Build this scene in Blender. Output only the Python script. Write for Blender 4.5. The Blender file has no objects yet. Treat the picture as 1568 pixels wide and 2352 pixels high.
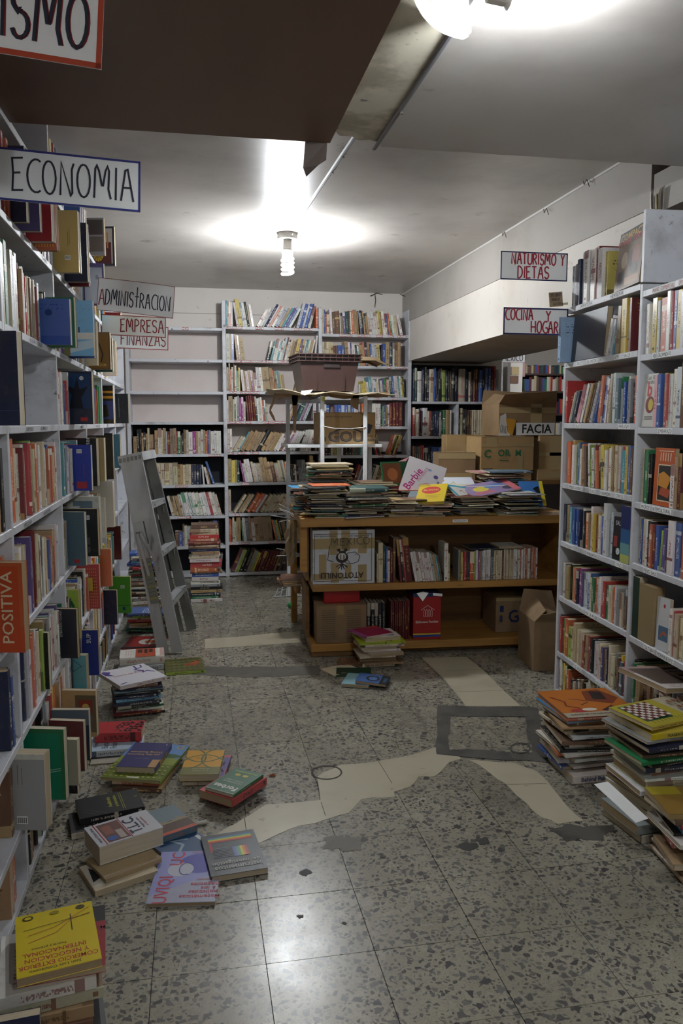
import bpy, bmesh, math, random, re
from mathutils import Vector, Matrix, Euler
random.seed(7)
SC = bpy.context.scene
COL = SC.collection

# ------------------------------------------------------------------ camera
F, CX, CY, EYE = 1829., 784., 1176., 1.5
PITCH = math.atan((1176 - 970) / F)
YAW = math.atan(344 / F * math.cos(PITCH))
cd = bpy.data.cameras.new('camera'); cam = bpy.data.objects.new('camera', cd); COL.objects.link(cam)
cam.location = (0, 0, EYE); cam.rotation_euler = (math.pi / 2 - PITCH, 0, -YAW)
cd.sensor_fit = 'VERTICAL'; cd.sensor_height = 36; cd.lens = 36 * F / 2352; cd.clip_start = .05
SC.camera = cam
cy = SC.cycles; cy.max_bounces = 5; cy.diffuse_bounces = 4; cy.glossy_bounces = 2; cy.transmission_bounces = 2; cy.caustics_reflective = False; cy.caustics_refractive = False; cy.use_light_tree = False
# ------------------------------------------------------------------ world, exposure
SC.view_settings.view_transform = 'Standard'; SC.view_settings.look = 'None'
SC.view_settings.gamma = 1; SC.view_settings.use_curve_mapping = False
SC.view_settings.exposure = EXPO = 0.2
W_ = bpy.data.worlds.new('world'); SC.world = W_; W_.use_nodes = True
W_.node_tree.nodes['Background'].inputs[0].default_value = (.6, .7, 1, 1)
W_.node_tree.nodes['Background'].inputs[1].default_value = 0.0
LAMP_COLOR = (.93, .97, 1.0)
LAMP_FAR, LAMP_NEAR, LAMP_ROOM, LAMP_REAR_FILL = 800., 600., 230., 340.     # emission of the bare bulbs; the rear one is an added fill light

# ------------------------------------------------------------------ measuring helpers (photo pixel -> point of the room)
_fw = Vector((math.sin(YAW) * math.cos(PITCH), math.cos(YAW) * math.cos(PITCH), -math.sin(PITCH)))
_rt = Vector((math.cos(YAW), -math.sin(YAW), 0)); _up = _rt.cross(_fw)
def ray(x, y): return _fw + _rt * ((x - CX) / F) + _up * ((CY - y) / F)
def onz(x, y, z=0.): d = ray(x, y); t = (z - EYE) / d.z; return Vector((t * d.x, t * d.y, z))
def ony(x, y, Y): d = ray(x, y); t = Y / d.y; return Vector((t * d.x, Y, EYE + t * d.z))
def onx(x, y, X): d = ray(x, y); t = X / d.x; return Vector((X, t * d.y, EYE + t * d.z))

# ------------------------------------------------------------------ colours and materials
def lin(h):
    h = h.lstrip('#'); v = [int(h[i:i + 2], 16) / 255 for i in (0, 2, 4)]
    return tuple(c / 12.92 if c < .04045 else ((c + .055) / 1.055) ** 2.4 for c in v)
class NT:
    def __init__(s, m): s.t = m.node_tree; s.n = s.t.nodes
    def new(s, typ, **kw):
        n = s.n.new(typ)
        for k, v in kw.items(): setattr(n, k, v)
        return n
    def put(s, sock, v):
        if hasattr(v, 'is_output'): s.t.links.new(v, sock)
        elif isinstance(v, (tuple, list)) and len(v) == 3 and sock.type == 'RGBA': sock.default_value = (*v, 1)
        else: sock.default_value = v
    def m(s, op, a, b=0., c=None):
        n = s.new('ShaderNodeMath', operation=op); s.put(n.inputs[0], a); s.put(n.inputs[1], b)
        if c is not None: s.put(n.inputs[2], c)
        return n.outputs[0]
    def mix(s, f, a, b):
        n = s.new('ShaderNodeMix', data_type='RGBA'); s.put(n.inputs[0], f); s.put(n.inputs[6], a); s.put(n.inputs[7], b)
        return n.outputs[2]
    def noise(s, scale, vec=None, detail=3., rough=.5, dim='3D'):
        n = s.new('ShaderNodeTexNoise', noise_dimensions=dim); n.inputs['Scale'].default_value = scale
        n.inputs['Detail'].default_value = detail; n.inputs['Roughness'].default_value = rough
        if vec is not None: s.t.links.new(vec, n.inputs['Vector'])
        return n.outputs[0]
    def ramp(s, f, a, b):   # smooth step a..b
        n = s.new('ShaderNodeMapRange', interpolation_type='SMOOTHSTEP'); s.put(n.inputs[0], f)
        n.inputs[1].default_value = a; n.inputs[2].default_value = b; return n.outputs[0]
    def scale(s, vec, v):
        n = s.new('ShaderNodeVectorMath', operation='MULTIPLY'); s.t.links.new(vec, n.inputs[0]); s.put(n.inputs[1], v); return n.outputs[0]
    def bump(s, h, st, dist=.002):
        n = s.new('ShaderNodeBump'); n.inputs['Strength'].default_value = st; n.inputs['Distance'].default_value = dist
        s.t.links.new(h, n.inputs['Height']); return n.outputs[0]
def newmat(name):
    m = bpy.data.materials.new(name); m.use_nodes = True; k = NT(m); b = m.node_tree.nodes['Principled BSDF']
    return m, k, b
MATS = {}
def plain(hexc, rough=.55, metal=0., spec=.5, name=None):
    key = (hexc, rough, metal)
    if key not in MATS:
        m, k, b = newmat(name or 'paint_' + hexc.strip('#')); k.put(b.inputs['Base Color'], lin(hexc))
        b.inputs['Roughness'].default_value = rough; b.inputs['Metallic'].default_value = metal
        b.inputs['Specular IOR Level'].default_value = spec; MATS[key] = m
    return MATS[key]
def worn(name, c1, c2, scale=6., lo=.45, hi=.75, rough=.5, bump=.0, stretch=(1, 1, 1), metal=0., spec=.5, c3=None, s3=40, coord='pos'):
    """a painted, dirty surface: c1 with patches of c2 and specks of c3"""
    m, k, b = newmat(name)
    p = k.new('ShaderNodeNewGeometry').outputs['Position'] if coord == 'pos' else k.new('ShaderNodeTexCoord').outputs['Object']
    v = k.scale(p, stretch)
    n1 = k.noise(scale, v, 5, .6); f = k.ramp(n1, lo, hi); c = k.mix(f, lin(c1), lin(c2))
    if c3: c = k.mix(k.ramp(k.noise(s3, v, 4, .7), .62, .74), c, lin(c3))
    k.put(b.inputs['Base Color'], c); b.inputs['Roughness'].default_value = rough; b.inputs['Metallic'].default_value = metal
    b.inputs['Specular IOR Level'].default_value = spec
    if bump: k.put(b.inputs['Normal'], k.bump(k.noise(scale * 8, v, 4, .6), bump))
    return m
M = {}
M['wall'] = worn('wall_paint', '#d9d2cb', '#c9c0b6', 1.2, .45, .8, .6, .08, c3='#b3a99c', s3=9)
M['beam_low'] = worn('beam_paint', '#d8d2ca', '#c8c0b5', 1.5, .45, .8, .6, .08, c3='#b5aa9a', s3=7)
M['beam_up'] = worn('beam_grey', '#a9a49d', '#968f87', 1.5, .45, .8, .65, .08)  # greyer tone for the upper band and the cross beam
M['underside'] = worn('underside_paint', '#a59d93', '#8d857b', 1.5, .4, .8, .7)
M['ceil'] = worn('ceiling_enamel', '#b9b4ae', '#8f8a86', 1.1, .42, .8, .34, .05, c3='#7a7268', s3=3.2)
M['panel_dark'] = worn('ceiling_panel_brown', '#7a5f4e', '#664e40', 1.6, .4, .8, .5, .05, stretch=(1, .25, 1))
M['panel_grey'] = worn('ceiling_panel_grey', '#bdb9b4', '#a29d98', 1.3, .4, .8, .45, .05, c3='#8b857c', s3=3)
M['plaster'] = worn('cracked_plaster', '#d2cbb8', '#a59c8a', 5, .42, .62, .8, .5, c3='#4c443b', s3=9)
M['white'] = worn('bookcase_white', '#c9cbd1', '#a5a5a8', 5, .48, .75, .45, .1, c3='#5f5a55', s3=24)
M['navy_back'] = plain('#14161f', .7)
M['pink_back'] = worn('bookcase_back', '#d6cbc6', '#c6b9b3', 1.5, .45, .8, .6)
M['wood'] = worn('plywood', '#b0813f', '#8f6530', 2.0, .4, .75, .5, .12, stretch=(.35, 5, 9), c3='#5d4120', s3=14)
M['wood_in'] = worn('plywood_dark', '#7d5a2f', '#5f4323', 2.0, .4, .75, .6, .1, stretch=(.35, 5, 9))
M['card'] = worn('cardboard', '#a98c62', '#937750', 3, .4, .75, .75, .08, c3='#84683f', s3=16)
M['card_dark'] = worn('cardboard_dark', '#8c7355', '#765f44', 3, .4, .75, .8, .08)
M['tape'] = plain('#9c7d4e', .16)
M['tape_clear'] = plain('#a8946c', .12)
M['alu'] = worn('worn_aluminium', '#bcbfc2', '#9c9ea2', 9, .4, .75, .34, .06, stretch=(1, 1, .25), metal=.35, c3='#5f5e5c', s3=9, coord='obj')
M['alu_dark'] = worn('dull_aluminium', '#868886', '#6b6b69', 4, .4, .75, .5, .1, metal=.4, c3='#35322d', s3=9, coord='obj')
M['metal'] = plain('#9a9a9c', .35, .9)
M['rack'] = worn('rack_enamel', '#d9dde0', '#bfc4c6', 8, .5, .8, .35)
M['crate'] = worn('crate_plastic', '#402e2b', '#362624', 3, .4, .8, .38)
M['cement'] = worn('tar_cement', '#4f4d48', '#3b3936', 9, .4, .7, .85, .6, c3='#6b675e', s3=22)
M['cream'] = worn('cream_cement', '#b9b29c', '#a39b84', 3, .45, .8, .3, .03, c3='#7c6e55', s3=11)
M['black'] = plain('#141414', .6)
M['paper'] = worn('paper_board', '#f6f8f8', '#e8ebea', 4, .45, .8, .7)
M['kraft'] = worn('kraft_paper', '#9b876b', '#85704f', 5, .4, .75, .8)

def emit(name, col, st):
    m, k, b = newmat(name); k.put(b.inputs['Emission Color'], col); b.inputs['Emission Strength'].default_value = st
    k.put(b.inputs['Base Color'], (.9, .9, .9)); return m

# terrazzo: grey stone chips in a cream cement, tile by tile
def terrazzo():
    m, k, b = newmat('terrazzo')
    p = k.new('ShaderNodeNewGeometry').outputs['Position']
    oi = k.new('ShaderNodeObjectInfo')
    nz = k.new('ShaderNodeTexNoise'); nz.inputs['Scale'].default_value = 45; nz.inputs['Detail'].default_value = 1; k.t.links.new(p, nz.inputs['Vector'])
    d = k.new('ShaderNodeVectorMath', operation='MULTIPLY_ADD'); k.t.links.new(nz.outputs['Color'], d.inputs[0])
    d.inputs[1].default_value = (.012, .012, 0); k.t.links.new(p, d.inputs[2])
    q = k.scale(d.outputs[0], (1.0, 1.0, 0))
    def chips(sc, off, t0, t1, keep):
        """angular chips: Voronoi cells shrunk from their edges, some left out"""
        qq = k.new('ShaderNodeVectorMath', operation='ADD'); k.t.links.new(q, qq.inputs[0]); qq.inputs[1].default_value = (off, off * .7, 0)
        v = k.new('ShaderNodeTexVoronoi', voronoi_dimensions='2D'); v.inputs['Scale'].default_value = sc; k.t.links.new(qq.outputs[0], v.inputs['Vector'])
        e_ = k.new('ShaderNodeTexVoronoi', voronoi_dimensions='2D', feature='DISTANCE_TO_EDGE'); e_.inputs['Scale'].default_value = sc; k.t.links.new(qq.outputs[0], e_.inputs['Vector'])
        s_ = k.new('ShaderNodeSeparateColor'); k.t.links.new(v.outputs['Color'], s_.inputs[0])
        t_ = k.m('MULTIPLY_ADD', s_.outputs[0], t1 - t0, t0)
        return k.m('MULTIPLY', k.m('GREATER_THAN', e_.outputs['Distance'], t_), k.m('LESS_THAN', s_.outputs[2], keep)), s_.outputs[1]
    a, ca = chips(36, 0., .14, .36, .5); c, cc = chips(64, 3.3, .12, .34, .55); e, ce = chips(130, 7.1, .1, .3, .6)
    base = k.mix(k.ramp(k.noise(2.1, p, 4, .6), .3, .75), lin('#a29d8d'), lin('#8b8677'))
    base = k.mix(k.m('MULTIPLY', e, .6), base, lin('#7d7a72'))
    g2 = k.mix(cc, lin('#454341'), lin('#75726b')); g1 = k.mix(ca, lin('#3c3b3e'), lin('#6b6a66'))
    col = k.mix(c, base, g2); col = k.mix(a, col, g1)
    col = k.mix(k.m('MULTIPLY', oi.outputs['Random'], .16), col, lin('#6d675c'))
    dirt = k.ramp(k.noise(1.1, p, 6, .65), .5, .78)
    col = k.mix(k.m('MULTIPLY', dirt, .45), col, lin('#4a463f'))
    spots = k.ramp(k.noise(9, p, 3, .5), .72, .78); col = k.mix(k.m('MULTIPLY', spots, .6), col, lin('#2d2c2b'))
    k.put(b.inputs['Base Color'], col)
    k.put(b.inputs['Roughness'], k.m('MULTIPLY_ADD', k.noise(6, p, 4, .6), .2, .17))
    b.inputs['Specular IOR Level'].default_value = .4
    return m
M['terrazzo'] = terrazzo()

# ------------------------------------------------------------------ mesh building
def tag(o, label=None, cat=None, group=None, kind=None):
    for k_, v in (('label', label), ('category', cat), ('group', group), ('kind', kind)):
        if v: o[k_] = v
    return o
def link(o, parent=None):
    COL.objects.link(o)
    if parent is not None: o.parent = parent
    return o
def empty(name, loc=(0, 0, 0), rz=0., parent=None):
    o = bpy.data.objects.new(name, None); o.location = loc; o.rotation_euler = (0, 0, rz); o.empty_display_size = .05
    return link(o, parent)
class MB:
    def __init__(s): s.v = []; s.f = []; s.mi = []; s.mats = []
    def mat(s, m):
        if m not in s.mats: s.mats.append(m)
        return s.mats.index(m)
    def add(s, vs, fs, m=None, T=None):
        o = len(s.v); s.v += [tuple(T @ Vector(v)) for v in vs] if T is not None else [tuple(v) for v in vs]
        i = s.mat(m) if m is not None else 0
        for f in fs: s.f.append([o + j for j in f]); s.mi.append(i)
        return s
    def box(s, a, b, m=None, T=None):
        (x0, y0, z0), (x1, y1, z1) = [tuple(map(min, a, b)), tuple(map(max, a, b))]
        return s.add([(x0, y0, z0), (x1, y0, z0), (x1, y1, z0), (x0, y1, z0), (x0, y0, z1), (x1, y0, z1), (x1, y1, z1), (x0, y1, z1)],
                     [(0, 3, 2, 1), (4, 5, 6, 7), (0, 1, 5, 4), (1, 2, 6, 5), (2, 3, 7, 6), (3, 0, 4, 7)], m, T)
    def prism(s, poly, z0, z1, m=None, T=None):
        n = len(poly); vs = [(x, y, z0) for x, y in poly] + [(x, y, z1) for x, y in poly]
        return s.add(vs, [tuple(range(n - 1, -1, -1)), tuple(range(n, 2 * n))] + [(i, (i + 1) % n, n + (i + 1) % n, n + i) for i in range(n)], m, T)
    def flat(s, poly, z, m=None, T=None):
        return s.add([(x, y, z) for x, y in poly], [tuple(range(len(poly)))], m, T)
    def tube(s, pts, r, n=8, m=None, T=None, cap=True):
        pts = [Vector(p) for p in pts]; rings = []; vs = []
        up = Vector((0, 0, 1))
        for i, p in enumerate(pts):
            d = (pts[min(i + 1, len(pts) - 1)] - pts[max(i - 1, 0)]).normalized()
            a = d.cross(up if abs(d.z) < .95 else Vector((1, 0, 0))).normalized(); b_ = d.cross(a)
            rr = r[i] if isinstance(r, (list, tuple)) else r
            vs += [p + (a * math.cos(2 * math.pi * j / n) + b_ * math.sin(2 * math.pi * j / n)) * rr for j in range(n)]
        fs = [(i * n + j, i * n + (j + 1) % n, (i + 1) * n + (j + 1) % n, (i + 1) * n + j) for i in range(len(pts) - 1) for j in range(n)]
        if cap: fs += [tuple(range(n - 1, -1, -1)), tuple(range((len(pts) - 1) * n, len(pts) * n))]
        return s.add(vs, fs, m, T)
    def ribbon(s, pts, w, m=None, T=None, z=0.):
        """a flat stroke of width w along 2-D points, with mitred corners"""
        pts = [Vector((p[0], p[1])) for p in pts]; n = len(pts); L_ = []; R_ = []
        for i in range(n):
            d0 = (pts[i] - pts[i - 1]).normalized() if i else None
            d1 = (pts[i + 1] - pts[i]).normalized() if i < n - 1 else None
            d = ((d0 or d1) + (d1 or d0)); d = d.normalized() if d.length > 1e-6 else (d0 or d1)
            nn = Vector((-d.y, d.x)); c = max(.45, nn.dot(Vector((-(d1 or d0).y, (d1 or d0).x))))
            L_.append(pts[i] + nn * w / 2 / c); R_.append(pts[i] - nn * w / 2 / c)
        vs = [(p.x, p.y, z) for p in L_] + [(p.x, p.y, z) for p in R_]
        return s.add(vs, [(n + i, n + i + 1, i + 1, i) for i in range(n - 1)], m, T)
    def mesh(s, name, mat=None):
        me = bpy.data.meshes.new(name); me.from_pydata(s.v, [], s.f)
        for m_ in (s.mats or ([mat] if mat else [])): me.materials.append(m_)
        if s.mats: me.polygons.foreach_set('material_index', s.mi)
        me.update(); return me
    def build(s, name, mat=None, parent=None, bevel=0., smooth=False):
        me = s.mesh(name, mat)
        if bevel:
            bm = bmesh.new(); bm.from_mesh(me)
            bmesh.ops.bevel(bm, geom=bm.edges[:], offset=bevel, segments=1, affect='EDGES', profile=.5); bm.to_mesh(me); bm.free()
        if smooth: me.polygons.foreach_set('use_smooth', [True] * len(me.polygons))
        return link(bpy.data.objects.new(name, me), parent)
def struct(o): o['kind'] = 'structure'; return o

# lettering: printed faces from the built-in font, hand lettering from pen strokes
_TX = {}
def text_mesh(body, bold=0.):
    if (body, bold) not in _TX:
        cu = bpy.data.curves.new('t', 'FONT'); cu.body = body; cu.size = 1; cu.resolution_u = 2; cu.align_x = 'CENTER'; cu.align_y = 'CENTER'
        cu.offset = bold
        ob = bpy.data.objects.new('t', cu); me = bpy.data.meshes.new_from_object(ob)
        _TX[(body, bold)] = ([tuple(v.co) for v in me.vertices], [tuple(p.vertices) for p in me.polygons])
        bpy.data.objects.remove(ob); bpy.data.curves.remove(cu); bpy.data.meshes.remove(me)
    return _TX[(body, bold)]
def arc(cx, cy, rx, ry, a0, a1, n=8):
    return [(cx + rx * math.cos(math.radians(a0 + (a1 - a0) * i / n)), cy + ry * math.sin(math.radians(a0 + (a1 - a0) * i / n))) for i in range(n + 1)]
STROKES = {
 'A': (.62, [[(0, 0), (.24, .95), (.36, .98), (.62, 0)], [(.1, .42), (.52, .42)]]),
 'B': (.5, [[(0, 0), (0, 1)], arc(.1, .76, .34, .24, 90, -90), arc(.1, .26, .4, .26, 90, -90), [(0, 1), (.1, 1)], [(0, 0), (.1, 0)]]),
 'C': (.55, [arc(.42, .5, .42, .5, 60, 300, 12)]),
 'D': (.55, [[(0, 0), (0, 1)], [(0, 1)] + arc(.08, .5, .47, .5, 90, -90, 10) + [(0, 0)]]),
 'E': (.5, [[(.5, 1), (0, .96), (.04, .5), (0, 0), (.5, .03)], [(.03, .52), (.38, .55)]]),
 'F': (.48, [[(.48, 1), (0, .97), (0, 0)], [(0, .52), (.38, .54)]]),
 'G': (.6, [arc(.42, .5, .42, .5, 60, 330, 12) + [(.6, .45), (.36, .45)]]),
 'H': (.58, [[(0, 0), (0, 1)], [(.58, 0), (.58, 1)], [(0, .5), (.58, .5)]]),
 'I': (.12, [[(.06, 0), (.06, 1)]]),
 'J': (.4, [[(.36, 1), (.36, .2), (.2, 0), (0, .15)]]), 'Q': (.62, [arc(.31, .5, .31, .5, 90, 450, 16), [(.4, .25), (.65, -.05)]]),
 'K': (.52, [[(0, 0), (0, 1)], [(.5, 1), (0, .45), (.52, 0)]]),
 'L': (.46, [[(0, 1), (0, 0), (.46, .02)]]),
 'M': (.8, [[(0, 0), (.06, .9), (.14, 1), (.24, .85), (.38, .4), (.44, .4), (.56, .85), (.66, 1), (.74, .85), (.7, .3), (.82, 0)]]),
 'N': (.62, [[(0, 0), (.06, 1), (.5, .02), (.58, .1), (.56, .8), (.66, 1)]]),
 'O': (.62, [arc(.31, .5, .31, .5, 90, 450, 16)]),
 'P': (.5, [[(0, 0), (.02, 1)], arc(.08, .74, .4, .26, 95, -90)]),
 'R': (.55, [[(0, 0), (.02, 1)], arc(.08, .75, .38, .25, 95, -80) + [(.2, .48), (.55, 0)]]),
 'S': (.5, [arc(.25, .75, .25, .25, 20, 270, 9) + arc(.25, .25, .25, .25, 90, -160, 9)]),
 'T': (.55, [[(0, 1), (.55, 1)], [(.28, 1), (.28, 0)]]),
 't': (.55, [[(0, .72), (.55, .72)], [(.26, 1.35), (.28, 0)]]),
 'U': (.6, [[(0, 1)] + arc(.3, .3, .3, .3, 180, 360) + [(.6, 1)]]),
 'u': (.6, [[(0, .8), (.02, .1), (.2, 0), (.45, .2), (.45, .8), (.47, .1), (.6, 0)]]),
 'V': (.55, [[(0, 1), (.27, 0), (.55, 1)]]),
 'X': (.55, [[(0, 0), (.55, 1)], [(0, 1), (.55, 0)]]),
 'Y': (.5, [[(0, 1), (.25, .55), (.5, 1)], [(.25, .55), (.25, 0)]]),
 'Z': (.52, [[(0, 1), (.5, .98), (0, 0), (.54, .03)]]),
 "'": (.1, [[(.05, 1), (.05, .8)]]), ' ': (.4, []), '.': (.1, [[(.02, 0), (.06, .05)]]), ',': (.1, [[(.05, .05), (0, -.1)]]),
}
def hand(mb, body, x0, y0, width, height, pen, m, T=None, z=0., wob=.02, gap=.2):
    tot = sum(STROKES[c][0] + gap for c in body) - gap; sx = width / tot; x = 0.; r = random.Random(body)
    for c in body:
        w, st = STROKES[c]; dy = r.uniform(-wob, wob); sk = r.uniform(-.04, .04)
        for pl in st: mb.ribbon([(x0 + (x + px_ + sk * py_) * sx, y0 + (py_ + dy) * height) for px_, py_ in pl], pen, m, T, z)
        x += w + gap
    return mb
ORD = lambda n: f"{n}{'th' if 10 <= n % 100 <= 20 else {1: 'st', 2: 'nd', 3: 'rd'}.get(n % 10, 'th')}"
NTH = 'zeroth first second third fourth fifth sixth seventh eighth ninth tenth'.split()
# ================================================================== THE ROOM
YB = 8.0            # back wall
ZC = 2.79           # high ceiling at the back
# floor with its tiles
g = MB()
grout = plain('#34312c', .9, name='grout'); 
g.box((-1.0, -1.6, -.08), (5.6, 11.0, -.004), grout)
TX0, TX1, TY0, TY1 = .173 - .31 * 3, .173 + .31 * 7, 2.068 - .308 * 3, 2.068 + .308 * 20
for a, b in (((-1, -1.6), (5.6, TY0)), ((-1, TY1), (5.6, 11)), ((-1, TY0), (TX0, TY1)), ((TX1, TY0), (5.6, TY1))):
    g.add([(a[0], a[1], 0), (b[0], a[1], 0), (b[0], b[1], 0), (a[0], b[1], 0)], [(0, 1, 2, 3)], M['terrazzo'])
floor = struct(g.build('floor'))
t = MB(); h = .31 / 2 - .0011; k = .308 / 2 - .0011
t.add([(-h, -k, -.004), (h, -k, -.004), (h, k, -.004), (-h, k, -.004), (-h, -k, 0), (h, -k, 0), (h, k, 0), (-h, k, 0)],
      [(4, 5, 6, 7), (0, 1, 5, 4), (1, 2, 6, 5), (2, 3, 7, 6), (3, 0, 4, 7)])
tile_me = t.mesh('tile', M['terrazzo'])
for i in range(10):
    for j in range(23):
        o = bpy.data.objects.new('tile', tile_me); o.location = (TX0 + .31 * (i + .5), TY0 + .308 * (j + .5), random.uniform(-.0012, 0))
        link(o, floor)
# repairs in the floor: cream cement fills, a tar rectangle, a filled drain
def patch(name, pts, m, z, label=None):
    b = MB(); b.prism([tuple(onz(x, y)[:2]) for x, y in pts], -.003, z, m); o = b.build(name, None, floor)
    if label: o['label'] = label
    return o
def jag(pts, n, amp, seed):
    r = random.Random(seed); out = []
    for i, (x, y) in enumerate(pts):
        x2, y2 = pts[(i + 1) % len(pts)]
        for k in range(n):
            f = k / n; out.append((x + (x2 - x) * f + (r.uniform(-amp, amp) if k else 0), y + (y2 - y) * f + (r.uniform(-amp, amp) * .6 if k else 0)))
    return out
patch('floor_patch', [(968, 1511), (1070, 1509), (1110, 1540), (1150, 1580), (1195, 1622), (1070, 1622), (1020, 1560)], M['cream'], .0012, 'cream cement strip')
patch('floor_patch', jag([(340, 1990), (430, 1945), (500, 1915), (560, 1880), (612, 1848), (735, 1838), (727, 1785), (780, 1757), (870, 1748), (960, 1730), (1010, 1715), (1060, 1742),
      (1030, 1752), (1000, 1782), (960, 1785), (940, 1808), (905, 1818), (905, 1830), (830, 1836), (800, 1868), (740, 1885), (690, 1896), (610, 1930), (520, 1975), (430, 1990)], 3, 3, 3), M['cream'], .0012, 'cream cement fill')
patch('floor_patch', jag([(1075, 1745), (1180, 1752), (1230, 1770), (1268, 1810), (1300, 1850), (1340, 1885), (1280, 1893), (1230, 1868), (1200, 1838), (1160, 1800), (1110, 1765)], 3, 3, 5), M['cream'], .0012, 'cream cement fill')
patch('floor_patch', jag([(470, 1468), (690, 1450), (690, 1475), (470, 1490)], 3, 2, 6), M['cream'], .001, 'cream cement strip')
def frame_patch():
    outer = jag([(1005, 1620), (1235, 1625), (1262, 1752), (1002, 1732)], 5, 4, 9); inner = jag([(1034, 1644), (1205, 1646), (1222, 1728), (1032, 1722)], 5, 5, 11)
    vs = [tuple(onz(x, y, .0018)) for x, y in outer + inner]; n = len(outer)
    b = MB(); b.add(vs, [(i, (i + 1) % n, n + (i + 1) % n, n + i) for i in range(n)], M['cement']); o = b.build('cement_border', None, floor); o['label'] = 'dark cement square'
frame_patch()
def ring_patch(cx, cy, rx, ry, w, m, name):
    b = MB(); n = 28; r = random.Random(cx)
    o_ = [tuple(onz(cx + rx * math.cos(a), cy + ry * math.sin(a), .0018)) for a in [2 * math.pi * i / n for i in range(n)]]
    i_ = [tuple(onz(cx + (rx - w) * math.cos(a), cy + (ry - w * .7) * math.sin(a), .0018)) for a in [2 * math.pi * i / n for i in range(n)]]
    b.add(o_ + i_, [(i, (i + 1) % n, n + (i + 1) % n, n + i) for i in range(n)], m); return b.build(name, None, floor)
for a_, b_ in (((868, 1748), (900, 1800)), ((737, 1843), (747, 1874)), ((561, 1878), (566, 1914)), ((1022, 1541), (1108, 1538)), ((1045, 1590), (1158, 1586)), ((1150, 1803), (1255, 1800)), ((727, 1787), (735, 1838))):
    b = MB(); b.ribbon([tuple(onz(*a_)[:2]), tuple(onz(*b_)[:2])], .0022, grout, None, .0018); b.build('joint_line', None, floor)
ring_patch(750, 1774, 36, 17, 4, M['cement'], 'drain_ring')
ring_patch(1195, 1718, 24, 13, 4, M['cement'], 'drain_ring')
patch('stain', jag([(743, 1924), (770, 1919), (800, 1924), (836, 1921), (830, 1936), (834, 1952), (800, 1956), (770, 1949), (742, 1951), (748, 1937)], 3, 4, 12), worn('stain_grey', '#6b665c', '#5a564e', 8, .4, .7, .6), .0008)
patch('stain', jag([(1262, 1908), (1300, 1892), (1340, 1900), (1400, 1896), (1412, 1910), (1385, 1918), (1380, 1930), (1330, 1926), (1300, 1934), (1285, 1918)], 3, 5, 13), M['cement'], .0008)
patch('stain', jag([(440, 1530), (640, 1532), (735, 1528), (735, 1550), (560, 1556), (440, 1550)], 4, 3, 14), worn('stain_dark', '#5c584f', '#4b473f', 8, .4, .7, .7), .0008)
for k, (x, y, s) in enumerate([(1075, 1945, 22), (1110, 1932, 18), (700, 2005, 15), (690, 2105, 9), (395, 2030, 14), (455, 2038, 16), (360, 2035, 12), (1150, 1952, 12), (880, 1968, 9), (790, 2120, 7)]):
    r = random.Random(k); n = 9
    patch('stain', [(x + s * r.uniform(.6, 1.2) * math.cos(2 * math.pi * i / n), y + s * .55 * r.uniform(.5, 1.2) * math.sin(2 * math.pi * i / n)) for i in range(n)], plain('#262522', .6, name='tar_spot'), .0009)
# a scrap of paper and crumbs on the floor
b = MB(); p = onz(463, 1895); b.tube([p + Vector((-.018, 0, .008)), p + Vector((.018, .004, .008))], .008, 8, plain('#b9b6ac', .7)); 
tag(b.build('paper_scrap'), 'small rolled paper scrap lying behind the rainbow book', 'paper scrap')
b = MB(); p = onz(625, 1783); b.add([p + Vector((-.015, -.006, .002)), p + Vector((.012, -.009, .004)), p + Vector((.017, .006, .002)), p + Vector((-.01, .008, .006)), p + Vector((0, 0, .012))], [(0, 1, 4), (1, 2, 4), (2, 3, 4), (3, 0, 4), (3, 2, 1, 0)], plain('#8a4a1e', .8))
tag(b.build('leaf_scrap'), 'crumpled orange-brown scrap on the floor beside the green magazine', 'scrap')

# walls
def wallbox(name, a, b_, m): g = MB(); g.box(a, b_, m); return struct(g.build(name))
wallbox('wall_left', (-1.0, -1.6, 0), (-.9, 8.1, 3.0), M['wall'])
wb = wallbox('wall_back', (-.9, YB, 0), (3.2, YB + .12, 3.0), M['wall'])
b = MB(); b.box((-.56, YB - .004, 2.545), (1.9, YB, 2.551), plain('#a49b92', .8)); b.build('panel_joint', None, wb)
wallbox('wall_front', (-1.0, -1.7, 0), (5.6, -1.6, 3.0), M['wall'])
wallbox('wall_right', (5.5, -1.6, 0), (5.6, 11.0, 3.0), M['wall'])
# the neighbouring room seen through the gap
wallbox('wall_room_back', (3.0, 10.9, 0), (5.5, 11.0, 3.0), M['wall'])
wallbox('wall_room_side', (3.0, 8.12, 0), (3.1, 10.9, 3.0), M['wall'])
wallbox('wall_pier', (3.96, 9.6, 0), (4.12, 9.7, 3.0), plain('#e6e2dc', .7, name='white_pier'))
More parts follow.
